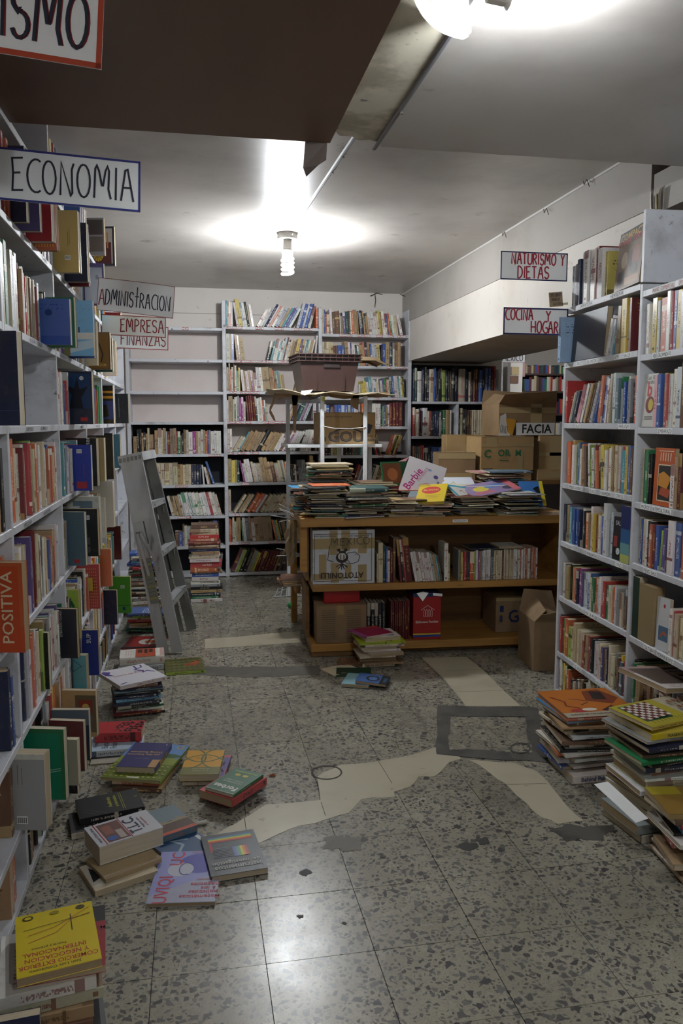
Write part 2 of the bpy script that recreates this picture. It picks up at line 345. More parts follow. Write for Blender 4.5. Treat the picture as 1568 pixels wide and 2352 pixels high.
# beam: a boxed concrete beam along the right
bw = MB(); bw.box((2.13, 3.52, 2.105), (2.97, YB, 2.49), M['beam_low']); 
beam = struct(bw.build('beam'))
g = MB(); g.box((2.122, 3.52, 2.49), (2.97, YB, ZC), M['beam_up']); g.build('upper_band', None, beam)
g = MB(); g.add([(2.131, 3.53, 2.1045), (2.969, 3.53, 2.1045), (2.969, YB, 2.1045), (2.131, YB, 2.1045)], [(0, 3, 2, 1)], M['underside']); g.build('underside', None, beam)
g = MB()
g.add([(2.118, 3.53, ZC - .012), (2.118, YB, ZC - .012), (2.118, YB, ZC), (2.118, 3.53, ZC)], [(0, 1, 2, 3)]); g.build('edge_tape', plain('#cfccc8', .5), beam)
r = random.Random(4)
for k, (x, y) in enumerate([(1106, 612), (1063, 645)]):
    p = onx(x, y, 2.128); g = MB(); g.add([p + Vector((-.004, -.02, .02)), p + Vector((-.006, .0, .03)), p + Vector((-.004, .012, -.012)), p + Vector((-.003, -.008, -.03))], [(0, 1, 2, 3)], plain('#8a5a24', .7)); g.build('paint_chip', None, beam)
for x, y in [(1253, 485), (1157, 538), (1345, 420)]:
    p = onx(x, y, 2.10); g = MB(); g.tube([p + Vector((0, .03, .02)), p + Vector((-.01, 0, -.01)), p + Vector((-.005, -.02, .012)), p + Vector((0, -.04, -.03))], .0022, 5, plain('#3a3836', .7)); g.build('hanging_wire', None, beam)
# cross beam coming off the main one towards the viewer, with the raw hole at its foot
g = MB(); g.box((2.13, 2.0, 2.46), (3.4, 3.51, 2.64), M['beam_up']); struct(g.build('beam_cross'))
# ceilings
def ceil(name, a, b_, m, jagged=None): g = MB(); g.box(a, b_, m); return struct(g.build(name))
ceiling = ceil('ceiling', (-1.0, 2.5, ZC), (2.97, 8.1, ZC + .1), M['ceil'])
ceil('ceiling_room', (2.97, 3.5, 2.62), (5.6, 11.0, 2.72), M['wall'])
ceil('ceiling_panel_brown', (-1.0, -1.6, 2.45), (.485, 2.81, 2.475), M['panel_dark'])
ceil('ceiling_panel_grey', (.715, -1.6, 2.55), (5.6, 3.11, 2.575), M['panel_grey'])
g = MB(); pts = [(.47, -1.6), (.73, -1.6), (.73, 3.085), (.68, 3.06), (.64, 3.075), (.6, 3.03), (.56, 3.04), (.53, 2.98), (.47, 2.94)]
g.prism(pts, 2.556, 2.58, M['plaster']); struct(g.build('ceiling_plaster_strip'))
g = MB(); g.add([(.4, 2.805, 2.455), (.475, 2.805, 2.455), (.475, 2.83, 2.4), (.45, 2.84, 2.385), (.41, 2.86, 2.35), (.395, 2.83, 2.37)], [(0, 1, 2, 3, 4, 5)], plain('#3a302a', .8)); g.add([(.4, 2.808, 2.456), (.475, 2.808, 2.456), (.475, 2.833, 2.401), (.45, 2.843, 2.386), (.41, 2.863, 2.351), (.395, 2.833, 2.371)], [(5, 4, 3, 2, 1, 0)], plain('#3a302a', .8))
torn = g.build('torn_flap', None, bpy.data.objects['ceiling_panel_brown'])
# metal joint strips with their screws
def strip(a, b_, w, parent, scr):
    d = (Vector(b_) - Vector(a)); n = Vector((d.y, -d.x, 0)).normalized() * w / 2; dn = Vector((0, 0, -.004))
    g = MB(); A, B = Vector(a), Vector(b_)
    g.add([A - n, B - n, B + n, A + n, A - n * .4 + dn, B - n * .4 + dn, B + n * .4 + dn, A + n * .4 + dn], [(0, 1, 5, 4), (4, 5, 6, 7), (7, 6, 2, 3), (0, 4, 7, 3), (1, 2, 6, 5)], plain('#77777b', .55, .2, name='dull_strip'))
    o = struct(g.build('trim_strip'))
    for s in scr:
        p = A + d * s + n * .8 + Vector((0, 0, -.003)); q = MB(); q.tube([p, p + Vector((0, 0, -.006))], .007, 8, plain('#d0d0d0', .25, .9)); q.build('screw', None, o)
strip((.715, 1.2, 2.549), (.715, 3.14, 2.549), .018, None, (.5, .8))
strip((.757, 3.6, ZC - .001), (.69, 5.5, ZC - .001), .024, None, (.2, .33))
# wires and torn bits where the back wall meets the ceiling
g = MB()
P = [ony(860, 675, 7.98), ony(862, 690, 7.98), ony(860, 706, 7.98)]; g.tube(P, .003, 5, plain('#4b4744', .7))
P = [ony(850, 680, 7.97), ony(865, 673, 7.97), ony(878, 677, 7.97)]; g.tube(P, .004, 5, plain('#4b4744', .7))
P = [ony(918, 676, 7.9), ony(928, 680, 7.9), ony(938, 684, 7.85)]; g.tube(P, .004, 5, plain('#3a3532', .7))
g.build('ceiling_wires', None, wb)

# ------------------------------------------------------------------ lamps: bare compact fluorescent bulbs
def cfl(root, c, s, strength, tilt=0., rose=True, ax='X'):
    """socket and spiral tube hanging from point c"""
    T = Matrix.Translation(c) @ Matrix.Rotation(tilt, 4, ax)
    if rose: q = MB(); q.tube([(0, 0, 0), (0, 0, -.03 * s)], [.05 * s, .05 * s], 14, plain('#e4e2dc', .5), T); q.build('ceiling_rose', None, root)
    q = MB(); q.tube([(0, 0, -.03 * s), (0, 0, -.075 * s)], .021 * s, 12, plain('#d9d6cf', .5), T); q.build('socket', None, root)
    q = MB(); q.tube([(0, 0, -.075 * s), (0, 0, -.085 * s), (0, 0, -.115 * s)], [.018 * s, .028 * s, .026 * s], 14, plain('#efeeea', .5), T); q.build('ballast', None, root)
    pts = []
    for i in range(37):
        a = 2 * math.pi * 3.5 * i / 36; rr = .026 * s; pts.append((rr * math.cos(a), rr * math.sin(a), -.12 * s - .075 * s * i / 36))
    q = MB(); q.tube(pts, .0075 * s, 5, emit('bulb_glow', LAMP_COLOR, strength), T); q.build('spiral_tube', None, root, smooth=True)
L2 = Vector((.672, 5.62, ZC))
lamp = empty('ceiling_lamp', L2); cfl(lamp, (0, 0, 0), 1.4, LAMP_FAR)
q = MB()
for a in (.3, 1.9, 3.4, 5.0): q.add([(0, 0, -.036), (.045 * math.cos(a - .3), .045 * math.sin(a - .3), -.036), (.1 * math.cos(a), .1 * math.sin(a), -.02), (.045 * math.cos(a + .3), .045 * math.sin(a + .3), -.036)], [(0, 1, 2, 3)], M['metal'])
q.build('bracket', None, lamp)
tag(lamp, 'bare glowing bulb on the high ceiling in front of the back bookcase', 'lamp')
L1 = Vector((.67, 1.88, 2.55))
lamp = empty('ceiling_lamp', L1)
q = MB(); q.tube([(0, 0, 0), (0, 0, -.03)], .055, 16, plain('#e4e2dc', .5)); q.build('ceiling_rose', None, lamp)
cfl(lamp, (.0, -.0, -.055), .95, LAMP_NEAR, math.radians(-84), False, 'Y')
# the broken remains of an opal bowl shade around the bulb
q = MB(); n, mth = 22, 8; vs = []; fs = []
for i in range(n + 1):
    a = math.radians(75 + 165 * i / n); cut = 1. - .55 * max(0, math.sin((i - 13) * .5)) * (i > 13) - (.6 * max(0, 4 - i) / 4)
    for j in range(mth + 1):
        e = math.radians(-80 * cut * j / mth); R = .155
        vs.append((.01 + R * math.cos(e) * math.cos(a), .03 + R * math.cos(e) * math.sin(a), R * math.sin(e) * .82 - .004))
for i in range(n):
    for j in range(mth): fs.append((i * (mth + 1) + j, (i + 1) * (mth + 1) + j, (i + 1) * (mth + 1) + j + 1, i * (mth + 1) + j + 1))
q.add(vs, fs)
mm, kk, bb = newmat('opal_shade'); kk.put(bb.inputs['Base Color'], (.9, .9, .88)); bb.inputs['Transmission Weight'].default_value = 0.; bb.inputs['Subsurface Weight'].default_value = 0.
tr = kk.new('ShaderNodeBsdfTranslucent'); kk.put(tr.inputs[0], (.95, .95, .93)); mx = kk.new('ShaderNodeMixShader'); mx.inputs[0].default_value = .6
out = mm.node_tree.nodes['Material Output']; kk.t.links.new(bb.outputs[0], mx.inputs[1]); kk.t.links.new(tr.outputs[0], mx.inputs[2]); kk.t.links.new(mx.outputs[0], out.inputs[0])
q.build('broken_shade', mm, lamp, smooth=True)
tag(lamp, 'glaring bulb with a broken opal shade on the grey ceiling panel', 'lamp')
lamp = empty('ceiling_lamp', (4.75, 8.75, 2.62)); cfl(lamp, (0, 0, 0), 1.25, LAMP_ROOM); tag(lamp, 'bulb lighting the neighbouring room beyond the gap', 'lamp')
lamp = empty('ceiling_lamp', (.95, -.75, 2.55)); cfl(lamp, (0, 0, 0), 1.3, LAMP_REAR_FILL); tag(lamp, 'unseen bulb added behind the camera to light the signs', 'lamp')  # unseen rear bulb, added to brighten the signs and front faces
# ================================================================== BOOKS
PAL = dict(W='#dcd9d2', c='#d2c4a0', t='#ab8d5e', k='#1b1b1e', n='#1c2546', b='#2f58a8', s='#7db7dd', g='#1f7a48', e='#1d4a4a', r='#b8282c', d='#6d1a20',
           o='#cf6128', y='#d8bd38', p='#9a2a86', v='#584a86', m='#6b4a34', G='#8c8f92', l='#bcc3c8', K='#d59aa0', L='#9dbb3c', q='#3f9aa6', R='#c9bfa4', T='#8b745a', i='#e3e0da', x='#57707f')
CNAME = dict(W='white', c='cream', t='tan', k='black', n='navy', b='blue', s='sky-blue', g='green', e='dark teal', r='red', d='maroon', o='orange', y='yellow', p='magenta', v='violet',
             m='brown', G='grey', l='pale grey', K='pink', L='lime green', q='turquoise', R='cream and red', T='black and tan', i='green-and-red striped', x='slate blue')
PRINT = dict(W='#7d3a3a', c='#7a4a34', t='#5a3d22', k='#c9c2b0', n='#c8c4b6', b='#dfe3ea', s='#23406b', g='#e3e2cf', e='#c4c9b0', r='#eadfcf', d='#b89a58', o='#f0e0c8', y='#2b2b2b', p='#ecd7e4',
             v='#e2dcea', m='#c8ac78', G='#2c2c2e', l='#3c4a66', K='#6a2430', L='#24401c', q='#e8efe8', R='#b92c3c', T='#1d1a18', i='#2f8a5a', x='#dfe5ea')
def cover_material():
    m, k, b = newmat('book_cover'); oi = k.new('ShaderNodeObjectInfo'); tc = k.new('ShaderNodeTexCoord')
    c2 = k.new('ShaderNodeAttribute', attribute_type='OBJECT', attribute_name='c2').outputs['Color']
    dm = k.new('ShaderNodeAttribute', attribute_type='OBJECT', attribute_name='size').outputs['Vector']
    rnd = oi.outputs['Random']; xyz = k.new('ShaderNodeSeparateXYZ'); k.t.links.new(tc.outputs['Object'], xyz.inputs[0]); x, y, z = xyz.outputs
    nn = k.new('ShaderNodeSeparateXYZ'); k.t.links.new(tc.outputs['Normal'], nn.inputs[0])
    spine = k.m('LESS_THAN', nn.outputs[1], -.5); side = k.m('GREATER_THAN', k.m('ABSOLUTE', nn.outputs[0]), .5)
    def fr(a): return k.m('FRACT', k.m('MULTIPLY', rnd, a))
    sz = k.new('ShaderNodeSeparateXYZ'); k.t.links.new(dm, sz.inputs[0])
    # lettering down the spine
    cv = k.new('ShaderNodeCombineXYZ'); k.put(cv.inputs[0], k.m('MULTIPLY', x, 3.2)); k.put(cv.inputs[1], k.m('MULTIPLY', k.m('MULTIPLY', z, sz.outputs[2]), 260.)); k.put(cv.inputs[2], k.m('MULTIPLY', rnd, 90))
    ltr = k.m('GREATER_THAN', k.noise(1.0, cv.outputs[0], 1.5, .5), .5)
    z0 = k.m('MULTIPLY_ADD', fr(7.3), .25, .2); z1 = k.m('MULTIPLY_ADD', fr(13.7), .28, .62)
    half = k.m('MULTIPLY_ADD', fr(5.1), .14, .12)
    tm = k.m('MULTIPLY', k.m('MULTIPLY', k.m('GREATER_THAN', z, z0), k.m('LESS_THAN', z, z1)), k.m('LESS_THAN', k.m('ABSOLUTE', x), half))
    tm = k.m('MULTIPLY', tm, ltr)
    # bands, a block or a foot mark
    bz = k.m('MULTIPLY_ADD', fr(3.9), .8, .05); band = k.m('MULTIPLY', k.m('LESS_THAN', k.m('ABSOLUTE', k.m('SUBTRACT', z, bz)), k.m('MULTIPLY_ADD', fr(17.9), .05, .008)), k.m('GREATER_THAN', fr(23.3), .6))
    foot = k.m('MULTIPLY', k.m('MULTIPLY', k.m('LESS_THAN', z, .1), k.m('GREATER_THAN', z, .05)), k.m('LESS_THAN', k.m('ABSOLUTE', x), .22))
    foot = k.m('MULTIPLY', foot, k.m('GREATER_THAN', fr(31.1), .5))
    blk = k.m('MULTIPLY', k.m('GREATER_THAN', z, k.m('MULTIPLY_ADD', fr(2.3), .3, .55)), k.m('GREATER_THAN', fr(41.7), .88))
    sp = k.m('MULTIPLY', spine, k.m('MINIMUM', 1., k.m('ADD', k.m('ADD', tm, band), k.m('ADD', foot, blk))))
    # front and back boards: a title block and a panel
    cw = k.new('ShaderNodeCombineXYZ'); k.put(cw.inputs[0], k.m('MULTIPLY', k.m('MULTIPLY', y, sz.outputs[1]), 150.)); k.put(cw.inputs[1], k.m('MULTIPLY', k.m('MULTIPLY', z, sz.outputs[2]), 60.)); k.put(cw.inputs[2], k.m('MULTIPLY', rnd, 70))
    l2 = k.m('MULTIPLY', k.m('GREATER_THAN', k.noise(1., cw.outputs[0], 1., .5), .52), k.m('GREATER_THAN', k.m('SINE', k.m('MULTIPLY', k.m('MULTIPLY', z, sz.outputs[2]), 420.)), .1))
    pz = k.m('MULTIPLY_ADD', fr(11.9), .4, .4)
    l2 = k.m('MULTIPLY', l2, k.m('MULTIPLY', k.m('GREATER_THAN', z, pz), k.m('LESS_THAN', z, k.m('ADD', pz, .22))))
    l2 = k.m('MULTIPLY', l2, k.m('LESS_THAN', k.m('ABSOLUTE', k.m('SUBTRACT', y, .5)), .34))
    pn = k.m('MULTIPLY', k.m('LESS_THAN', z, k.m('MULTIPLY_ADD', fr(19.), .25, .08)), k.m('GREATER_THAN', fr(29.), .6))
    sd = k.m('MULTIPLY', side, k.m('MINIMUM', 1., k.m('ADD', l2, k.m('MULTIPLY', pn, .8))))
    f = k.m('MINIMUM', 1., k.m('ADD', sp, sd))
    ft = k.m('MULTIPLY', f, k.m('MULTIPLY_ADD', fr(37.), .35, .6))
    col = k.mix(ft, oi.outputs['Color'], c2)
    gp = k.new('ShaderNodeNewGeometry').outputs['Position']
    col = k.mix(k.m('MULTIPLY', k.ramp(k.noise(34, gp, 4, .6), .5, .8), .28), col, lin('#6a5c48'))
    k.put(b.inputs['Base Color'], col); k.put(b.inputs['Roughness'], k.m('MULTIPLY_ADD', fr(43.), .35, .26))
    return m
M['cover'] = cover_material()
def pages_material():
    m, k, b = newmat('book_pages'); oi = k.new('ShaderNodeObjectInfo'); tc = k.new('ShaderNodeTexCoord')
    xyz = k.new('ShaderNodeSeparateXYZ'); k.t.links.new(tc.outputs['Object'], xyz.inputs[0])
    cv = k.new('ShaderNodeCombineXYZ'); k.put(cv.inputs[0], k.m('MULTIPLY', xyz.outputs[0], 38.)); k.put(cv.inputs[1], xyz.outputs[1]); k.put(cv.inputs[2], xyz.outputs[2])
    ln = k.noise(1., cv.outputs[0], 2, .6)
    c = k.mix(oi.outputs['Random'], lin('#cfc6b0'), lin('#9d8560')); c = k.mix(k.m('MULTIPLY', k.ramp(ln, .45, .7), .45), c, lin('#6f604a'))
    k.put(b.inputs['Base Color'], c); b.inputs['Roughness'].default_value = .85; return m
M['pages'] = pages_material()
# unit books: thickness on x (-.5 .5), spine at y=0, fore edge at y=1, foot at z=0, head at z=1
def unit_cover(tx, ty, rounded=0., over=0.):
    b = MB(); z0, z1 = 0., 1.
    if rounded:
        prof = [(-.5, .05)] + [(-.5 * math.cos(a), .05 - .05 * math.sin(a)) for a in [math.pi * i / 6 for i in range(1, 6)]] + [(.5, .05)]
    else: prof = [(-.5, .012), (-.46, 0), (.46, 0), (.5, .012)]
    outer = [(-.5, 1)] + prof + [(.5, 1)]
    inner = [(.5 - tx, 1), (.5 - tx, ty + prof[0][1] * .5), (-.5 + tx, ty + prof[0][1] * .5), (-.5 + tx, 1)]
    loop = outer + inner; n = len(loop)
    vs = [(x, y, 0) for x, y in loop] + [(x, y, 1) for x, y in loop]
    fs = [(i, (i + 1) % n, n + (i + 1) % n, n + i) for i in range(n)]
    # rims of the three boards
    k = len(outer); A, B, C, D = k + 3, k + 2, k + 1, k   # inner: D(right fore) C(right spine) B(left spine) A(left fore)
    rim = [(0, 1, B, A), (k - 2, k - 1, D, C), tuple(list(range(1, k - 1)) + [C, B])]
    fs += [tuple(reversed(r)) for r in rim] + [tuple(n + i for i in r) for r in rim]
    # orientation: recalc
    b.add(vs, fs); me = b.mesh('cover', M['cover']); bm = bmesh.new(); bm.from_mesh(me); bmesh.ops.recalc_face_normals(bm, faces=bm.faces); bm.to_mesh(me); bm.free()
    return me
def unit_pages(tx, ty, z0, y1):
    b = MB(); b.box((-.5 + tx, ty, z0), (.5 - tx, y1, 1 - z0)); return b.mesh('pages', M['pages'])
UNIT = dict(p=(unit_cover(.045, .01), unit_pages(.046, .011, .004, .992)),
            h=(unit_cover(.09, .02, rounded=1), unit_pages(.092, .03, .018, .975)),
            m=(unit_cover(.09, .006), unit_pages(.095, .008, .003, .994)))
def book(name, label, group, T, W, D, H, c='W', style='p', c2=None, cat='book', rnd=None):
    """T: rotation+translation of the foot of the spine's middle; W thickness, D depth, H height"""
    root = bpy.data.objects.new(name, None); root.matrix_basis = T; root.empty_display_size = .02; link(root)
    S = Matrix.Diagonal((W, D, H, 1)); o = bpy.data.objects.new('cover', UNIT[style][0]); o.matrix_basis = S
    r = rnd or random
    base = lin(PAL[c] if c in PAL else c); j = r.uniform(.82, 1.12); hue = [r.uniform(.94, 1.06) for _ in range(3)]
    mu = r.uniform(.04, .34); gy = sum(base) / 3 * .9 + .02; base = [v * (1 - mu) + gy * mu for v in base]
    o.color = (*[min(1, v * j * q) for v, q in zip(base, hue)], 1)
    pr_ = lin(c2 or PRINT.get(c, '#3a3a3a')); o['c2'] = (*pr_, 1.); o['size'] = (W, D, H)
    link(o, root); tag(root, label, cat, group)
    p = bpy.data.objects.new('pages', UNIT[style][1]); p.matrix_basis = S; link(p, root)
    COVER[root.name] = (o, S.inverted())
    return root
COVER = {}
TOK = re.compile(r'(?:([<>|])([\d.]*)|_([\d.]+)|([A-Za-z])([\d.]+)(?:h([\d.]+))?(?:x(\d+))?)')
def row(spec, origin, phi, length, u, uh, kind, where, group, depth=(.13, .17), recess=.02, seed=1, style='p', end='left', h0=50, res=()):
    """stand books along a shelf. spec units: u metres per width unit, uh per height unit; phi turns the local frame (x along the shelf, y into it)"""
    r = random.Random(seed); x = 0.; lean = 0.; B = Matrix.Translation(origin) @ Matrix.Rotation(phi, 4, 'Z'); items = []; last = 0.
    for mm_ in TOK.finditer(spec):
        ln, la, gap, c, w, hh, rep = mm_.groups()
        if ln:
            new = math.radians(float(la or 0)) * {'<': -1, '>': 1, '|': 0}[ln]
            lean = new; continue
        if gap: x += float(gap) * u; continue
        for _ in range(int(rep or 1)):
            W = float(w) * u * (r.uniform(.93, 1.05)); H = float(hh or h0) * uh * r.uniform(.985, 1.015)
            for q0, q1 in res:
                if x + W > q0 and x < q1: x = q1
            a = lean; x0_ = x
            for _try in range(8):
                step = W / math.cos(a)
                if items:
                    hc = min(items[-1][3] * math.cos(last), H * math.cos(a)); x = x0_ + max(0., hc * (math.tan(last) - math.tan(a)))
                elif a < 0: x = x0_ + H * math.sin(-a)
                if a > 0 and x + step + H * math.sin(a) > length: a = math.asin(max(0., min(1., (length - x - step) / H))) * .95 - .004; a = max(a, 0.)
                else: break
            step = W / math.cos(a)
            if x + step + max(0, H * math.sin(a)) > length + .0005: x = x0_; break
            lean_ = a
            items.append((x, step, W, H, lean_, c)); x += step + .0006; last = lean_
    out = []
    for i, (x, step, W, H, a, c) in enumerate(items):
        D = r.uniform(*depth); D = min(D, .75 * H if H < .17 else D); rec = recess + r.uniform(-.008, .012)
        # pivot: the lowest foot corner
        if a >= 0: Tl = Matrix.Translation((x + step, rec, .001)) @ Matrix.Rotation(a, 4, 'Y') @ Matrix.Translation((-W / 2, 0, 0))
        else: Tl = Matrix.Translation((x, rec, .001)) @ Matrix.Rotation(a, 4, 'Y') @ Matrix.Translation((W / 2, 0, 0))
        st = style
        if c in 'kndr' and W > .018 and r.random() < .6: st = 'h'
        nm = kind; lab = f"{CNAME[c]} {kind.replace('_', ' ')}, {ORD(i + 1)} from {end} {where}"
        o = book(nm, lab, group, B @ Tl, W, D, H, c, st, rnd=r); out.append(o)
    return out
# ================================================================== BOOKCASES
def board(root, a, b_, name, m='white', bevel=.002):
    g = MB(); g.box(a, b_); return g.build(name, M[m], root, bevel)
lab_red, lab_ink = plain('#b0343a', .7), plain('#3d3a3c', .7)
def shelf_label(root, c, w, h_, ax, seed, red=True):
    """a small hand-written strip stuck on a shelf edge; ax = direction along the shelf, facing its left-hand normal"""
    r = random.Random(seed); ax = Vector(ax).normalized(); nz = Vector((0, 0, 1)); out = ax.cross(nz)
    T = Matrix(((ax.x, nz.x, out.x, c[0]), (ax.y, nz.y, out.y, c[1]), (ax.z, nz.z, out.z, c[2]), (0, 0, 0, 1)))
    g = MB()
    if red:
        g.box((-w / 2, -h_ / 2, 0), (w / 2, h_ / 2, .0012), lab_red, T); g.box((-w / 2 + .0035, -h_ / 2 + .0035, .001), (w / 2 - .0035, h_ / 2 - .0035, .0018), M['paper'], T)
    x = -w / 2 + .008
    while x < w / 2 - .01:
        k = r.choice('NUVZMEAC'); ww = h_ * .36; hand(g, k, x, -h_ * .3, ww, h_ * .6, h_ * .09, lab_ink, T, .0024); x += ww * 1.35
    return g.build('shelf_label', None, root)
BZ = dict(L=[2.385, 2.09, 1.79, 1.505, 1.2, .905, .605, .31, .035], M=[2.402, 2.09, 1.796, 1.512, 1.218, .92, .62, .34, .037], R=[2.352, 2.05, 1.745, 1.46, 1.175, .88, .58, .29, .035])
FY = 7.735
def back_bay(key, x0, x1, top, pink_from, label, labels):
    root = empty('bookcase', ((x0 + x1) / 2, FY, 0)); inv = Vector(root.location)
    def B(a, b_, n, m='white'):
        o = board(root, Vector(a) - inv, Vector(b_) - inv, n, m); return o
    if top[0]: B((x0 - .034, FY, 0), (x0, 7.985, top[0]), 'upright')
    if top[1]: B((x1, FY, 0), (x1 + .034, 7.985, top[1]), 'upright')
    for z in BZ[key]: B((x0, FY, z - .028), (x1, 7.975, z), 'shelf')
    zt = BZ[key][0] + .002
    B((x0, 7.975, pink_from), (x1, 7.99, zt), 'back_panel', 'pink_back'); B((x0, 7.975, 0), (x1, 7.99, pink_from), 'back_panel', 'navy_back')
    for i, (s, cx, w) in enumerate(labels):
        shelf_label(root, Vector((ony(cx, 970, FY).x, FY - .0005, BZ[key][s] - .014)) - inv, w * .00416, .024, (1, 0, 0), i * 7 + x0 * 100)
    return tag(root, label, 'bookcase', 'white bookcases along the back wall')
back_bay('L', -.56, .299, (2.42, 0), 1.49, 'white half-empty bookcase at the back wall behind the aluminium ladder',
         [(0, 430, 14), (4, 492, 30), (5, 413, 28), (6, 418, 30)])
back_bay('M', .334, 1.222, (2.64, 2.6), 1.2, 'white back-wall bookcase full of leaning books, middle one of three',
         [(0, 540, 38), (0, 598, 18), (0, 643, 20), (0, 697, 42), (1, 548, 16), (1, 567, 22), (1, 589, 20), (1, 607, 13), (1, 622, 10), (1, 645, 14), (1, 660, 12), (2, 536, 18), (2, 563, 20), (2, 586, 20),
          (3, 533, 16), (3, 551, 18), (3, 570, 13), (3, 610, 13), (3, 622, 11), (3, 643, 28), (4, 530, 11), (4, 555, 21), (4, 583, 20), (5, 561, 18), (6, 541, 12), (7, 530, 12), (7, 557, 24), (7, 630, 34)])
back_bay('R', 1.256, 2.118, (0, 2.6), 1.2, 'white back-wall bookcase behind the brown crate, next to the beam',
         [(0, 794, 30), (0, 824, 10), (0, 842, 14), (0, 870, 16), (0, 896, 14), (0, 920, 18), (1, 892, 10), (1, 920, 28), (2, 865, 10), (2, 906, 14), (3, 877, 14), (4, 875, 14), (4, 905, 10)])
UB = .00416
def brow(key, s, spec, px0, seed):
    x0, x1 = dict(L=(-.56, .30), M=(.334, 1.222), R=(1.256, 2.118))[key]
    X = max(x0 + .002, ony(px0, 970, FY).x); nm = dict(L='left', M='middle', R='right')[key]
    row(spec, (X, FY, BZ[key][s]), 0., x1 - X - .003, UB, UB, dict(L='paperback', M='paperback', R='hardback')[key], f"on {NTH[s + 1]} shelf of back {nm} bookcase", f"books in the back {nm} bookcase", seed=seed)
brow('M', 0, "| q4h57 c3h56 r4h56 W5h54 <9 W5h55 y9h62 l4h55 W6h53 k5h55 t4h50 W6h50 _3 >30 W6h44 W5h48 l5h50 n5h58 W4h55 o5h55 W6h50 l8h50 t6h48 q4h50 v5h50 b5h54 W5h50 >16 l6h58 b7h56 W4h52 b6h56 k2h58 W6h52 >4 c4h52 o5h44 b6h54 c3h52", 522, 1)
brow('M', 1, "| W8h58 t3h58 b6h58 <6 t5h58 m4h55 t9h52 _48 >14 k9h44 q5h44 W5h50 W4h46 q4h44 W5h46 l5h52 d3h54 W5h44 c5h50 t6h46 m4h44 y8h50 v4h50 m5h50 W4h46 q4h50 W5h48 t5h48 W4h50 W4h58 W5h44 c4h44 >6 r6h48", 522, 2)
brow('M', 2, "t5h54 t3h63 o3h50 W4h54 d3h62 c4h58 q4h46 y4h54 <6 W6h48 t4h46 W6h46 t5h48 p4h48 t3h46 W6h42 W7h54 W6h54 t17h54 t7h54 o3h50 t5h46 q3h48 G5h48 y3h40 t6h38 _20 >14 t5h36 c4h40 W6h44", 522, 3)
brow('M', 3, "W3h48 t10h58 c4h50 g3h54 W3h56 G4h58 p5h54x2 W5h44 <4 d5h58x4 k4h56 W4h52 W4h54x2 o4h48 q3h48 c4h40 _42 >24 c4h34 t4h50 n9h50 e9h46 G4h44 p3h50 l7h48 >0 W7h50", 522, 4)
brow('M', 4, "W5h52x2 >30 c6h38 W4h38 q3h52 t9h52 t10h52 t6h50 t8h50 k9h54 t7h50x2 t6h48 t5h48 W6h46x2 m6h54 W4h54 p4h52 W6h52x3 >18 W5h52x6 t5h48x3 m6h46", 522, 5)
brow('M', 5, "t8h54 y8h52 t5h52 e5h50 <11 p4h50 W6h44 W6h54 W6h54 m2h48 c5h48 W5h44 c5h44x2 t9h58 t9h58 c5h48 m8h46 R5h44x2 c5h50 G4h50 c4h50 o3h46 l7h48 <4 k4h40 k4h40 c4h40 k5h38 G9h50x2 | c4h44 d3h48 m9h60 t3h50 c5h40x3", 522, 6)
brow('M', 6, "| c6h56 _4 >33 c5h50 k3h40 t6h50 c6h50 k4h48 o9h50x2 l5h48 m4h46 c7h48x10 G5h46 b3h54 t5h46x2 G5h40 c5h44", 522, 7)
brow('M', 7, "o5h54 m3h52 c5h58 l4h48 t10h58 <5 g3h50 W7h56 G8h56 t6h58 W8h54 t9h58x3 t14h58 <12 o5h50 q4h48 y4h50 k8h52 t3h50x3 n4h50 l4h50 W4h48 v5h48 c5h44x2 t5h44", 522, 8)
brow('M', 8, ">22 d8h58 l3h56 L7h56 k8h56x2 t4h56 G5h52 L4h50 y3h48 d7h50x6 t5h50 k6h52 m5h50 n5h48 m6h50", 524, 9)
brow('L', 4, "t8h40 k5h56x2 t4h48 k5h50 t4h46 c4h60 t8h44 k3h46 t7h54 | W8h58 c3h54 t6h58 l3h52 d6h52 T7h58x2 r3h52 g6h52 t3h42 k4h48 t6h56 c5h54 W9h50 p7h52 t4h52 c7h52 W5h56 t5h54 o4h52 v4h54 G4h54 W3h52 W5h52x4", 304, 10)
brow('L', 5, "c9h50x3 c10h50x2 t6h46x2 c6h46x3 n6h46x4 <4 W4h44 <12 W5h40 t3h38 <18 b5h55", 356, 11)
brow('L', 6, "<14 W6h46 t6h46 c5h46 t7h46 W4h50x2 i8h54x7 r6h54 W7h54x2 c4h50 _3 <10 k4h48 y5h54", 378, 12)
brow('L', 7, "| m8h34 b9h34 t4h50 W6h48 l9h46x3 W6h56 t6h54 W5h54 t9h54 G6h56 b9h58 k5h56", 396, 13)
brow('L', 8, "W6h50 >8 t6h46 L4h46 k3h46 W7h52 W7h54 y4h50 k4h44 G4h44x3", 446, 14)
brow('R', 0, "| c4h58 b3h56 r3h46 c7h44 <3 W5h56 m6h50 m11h52 W3h57 t4h40 v6h50 e7h52 m4h54 W3h52 o6h54 t7h56 t3h52 <7 n9h54 t3h54 e3h50 t6h42 W7h52x3 c4h50 y5h56 t3h50 W6h55 W4h50 b3h50 o5h50 g4h50 W5h48 c4h44x2 <13 W6h48 m12h48", 738, 15)
brow('R', 1, "c5h54x5 m7h46 m5h46 b8h46x2 <5 t8h56 W5h54 v3h54 W8h50 e5h48 q4h46 t10h48 o4h56 n6h55 t6h55 b4h52 l6h46x2 y8h50 | n4h50 b6h52 t9h56 n8h56 W4h54 t8h50 t7h56", 738, 16)
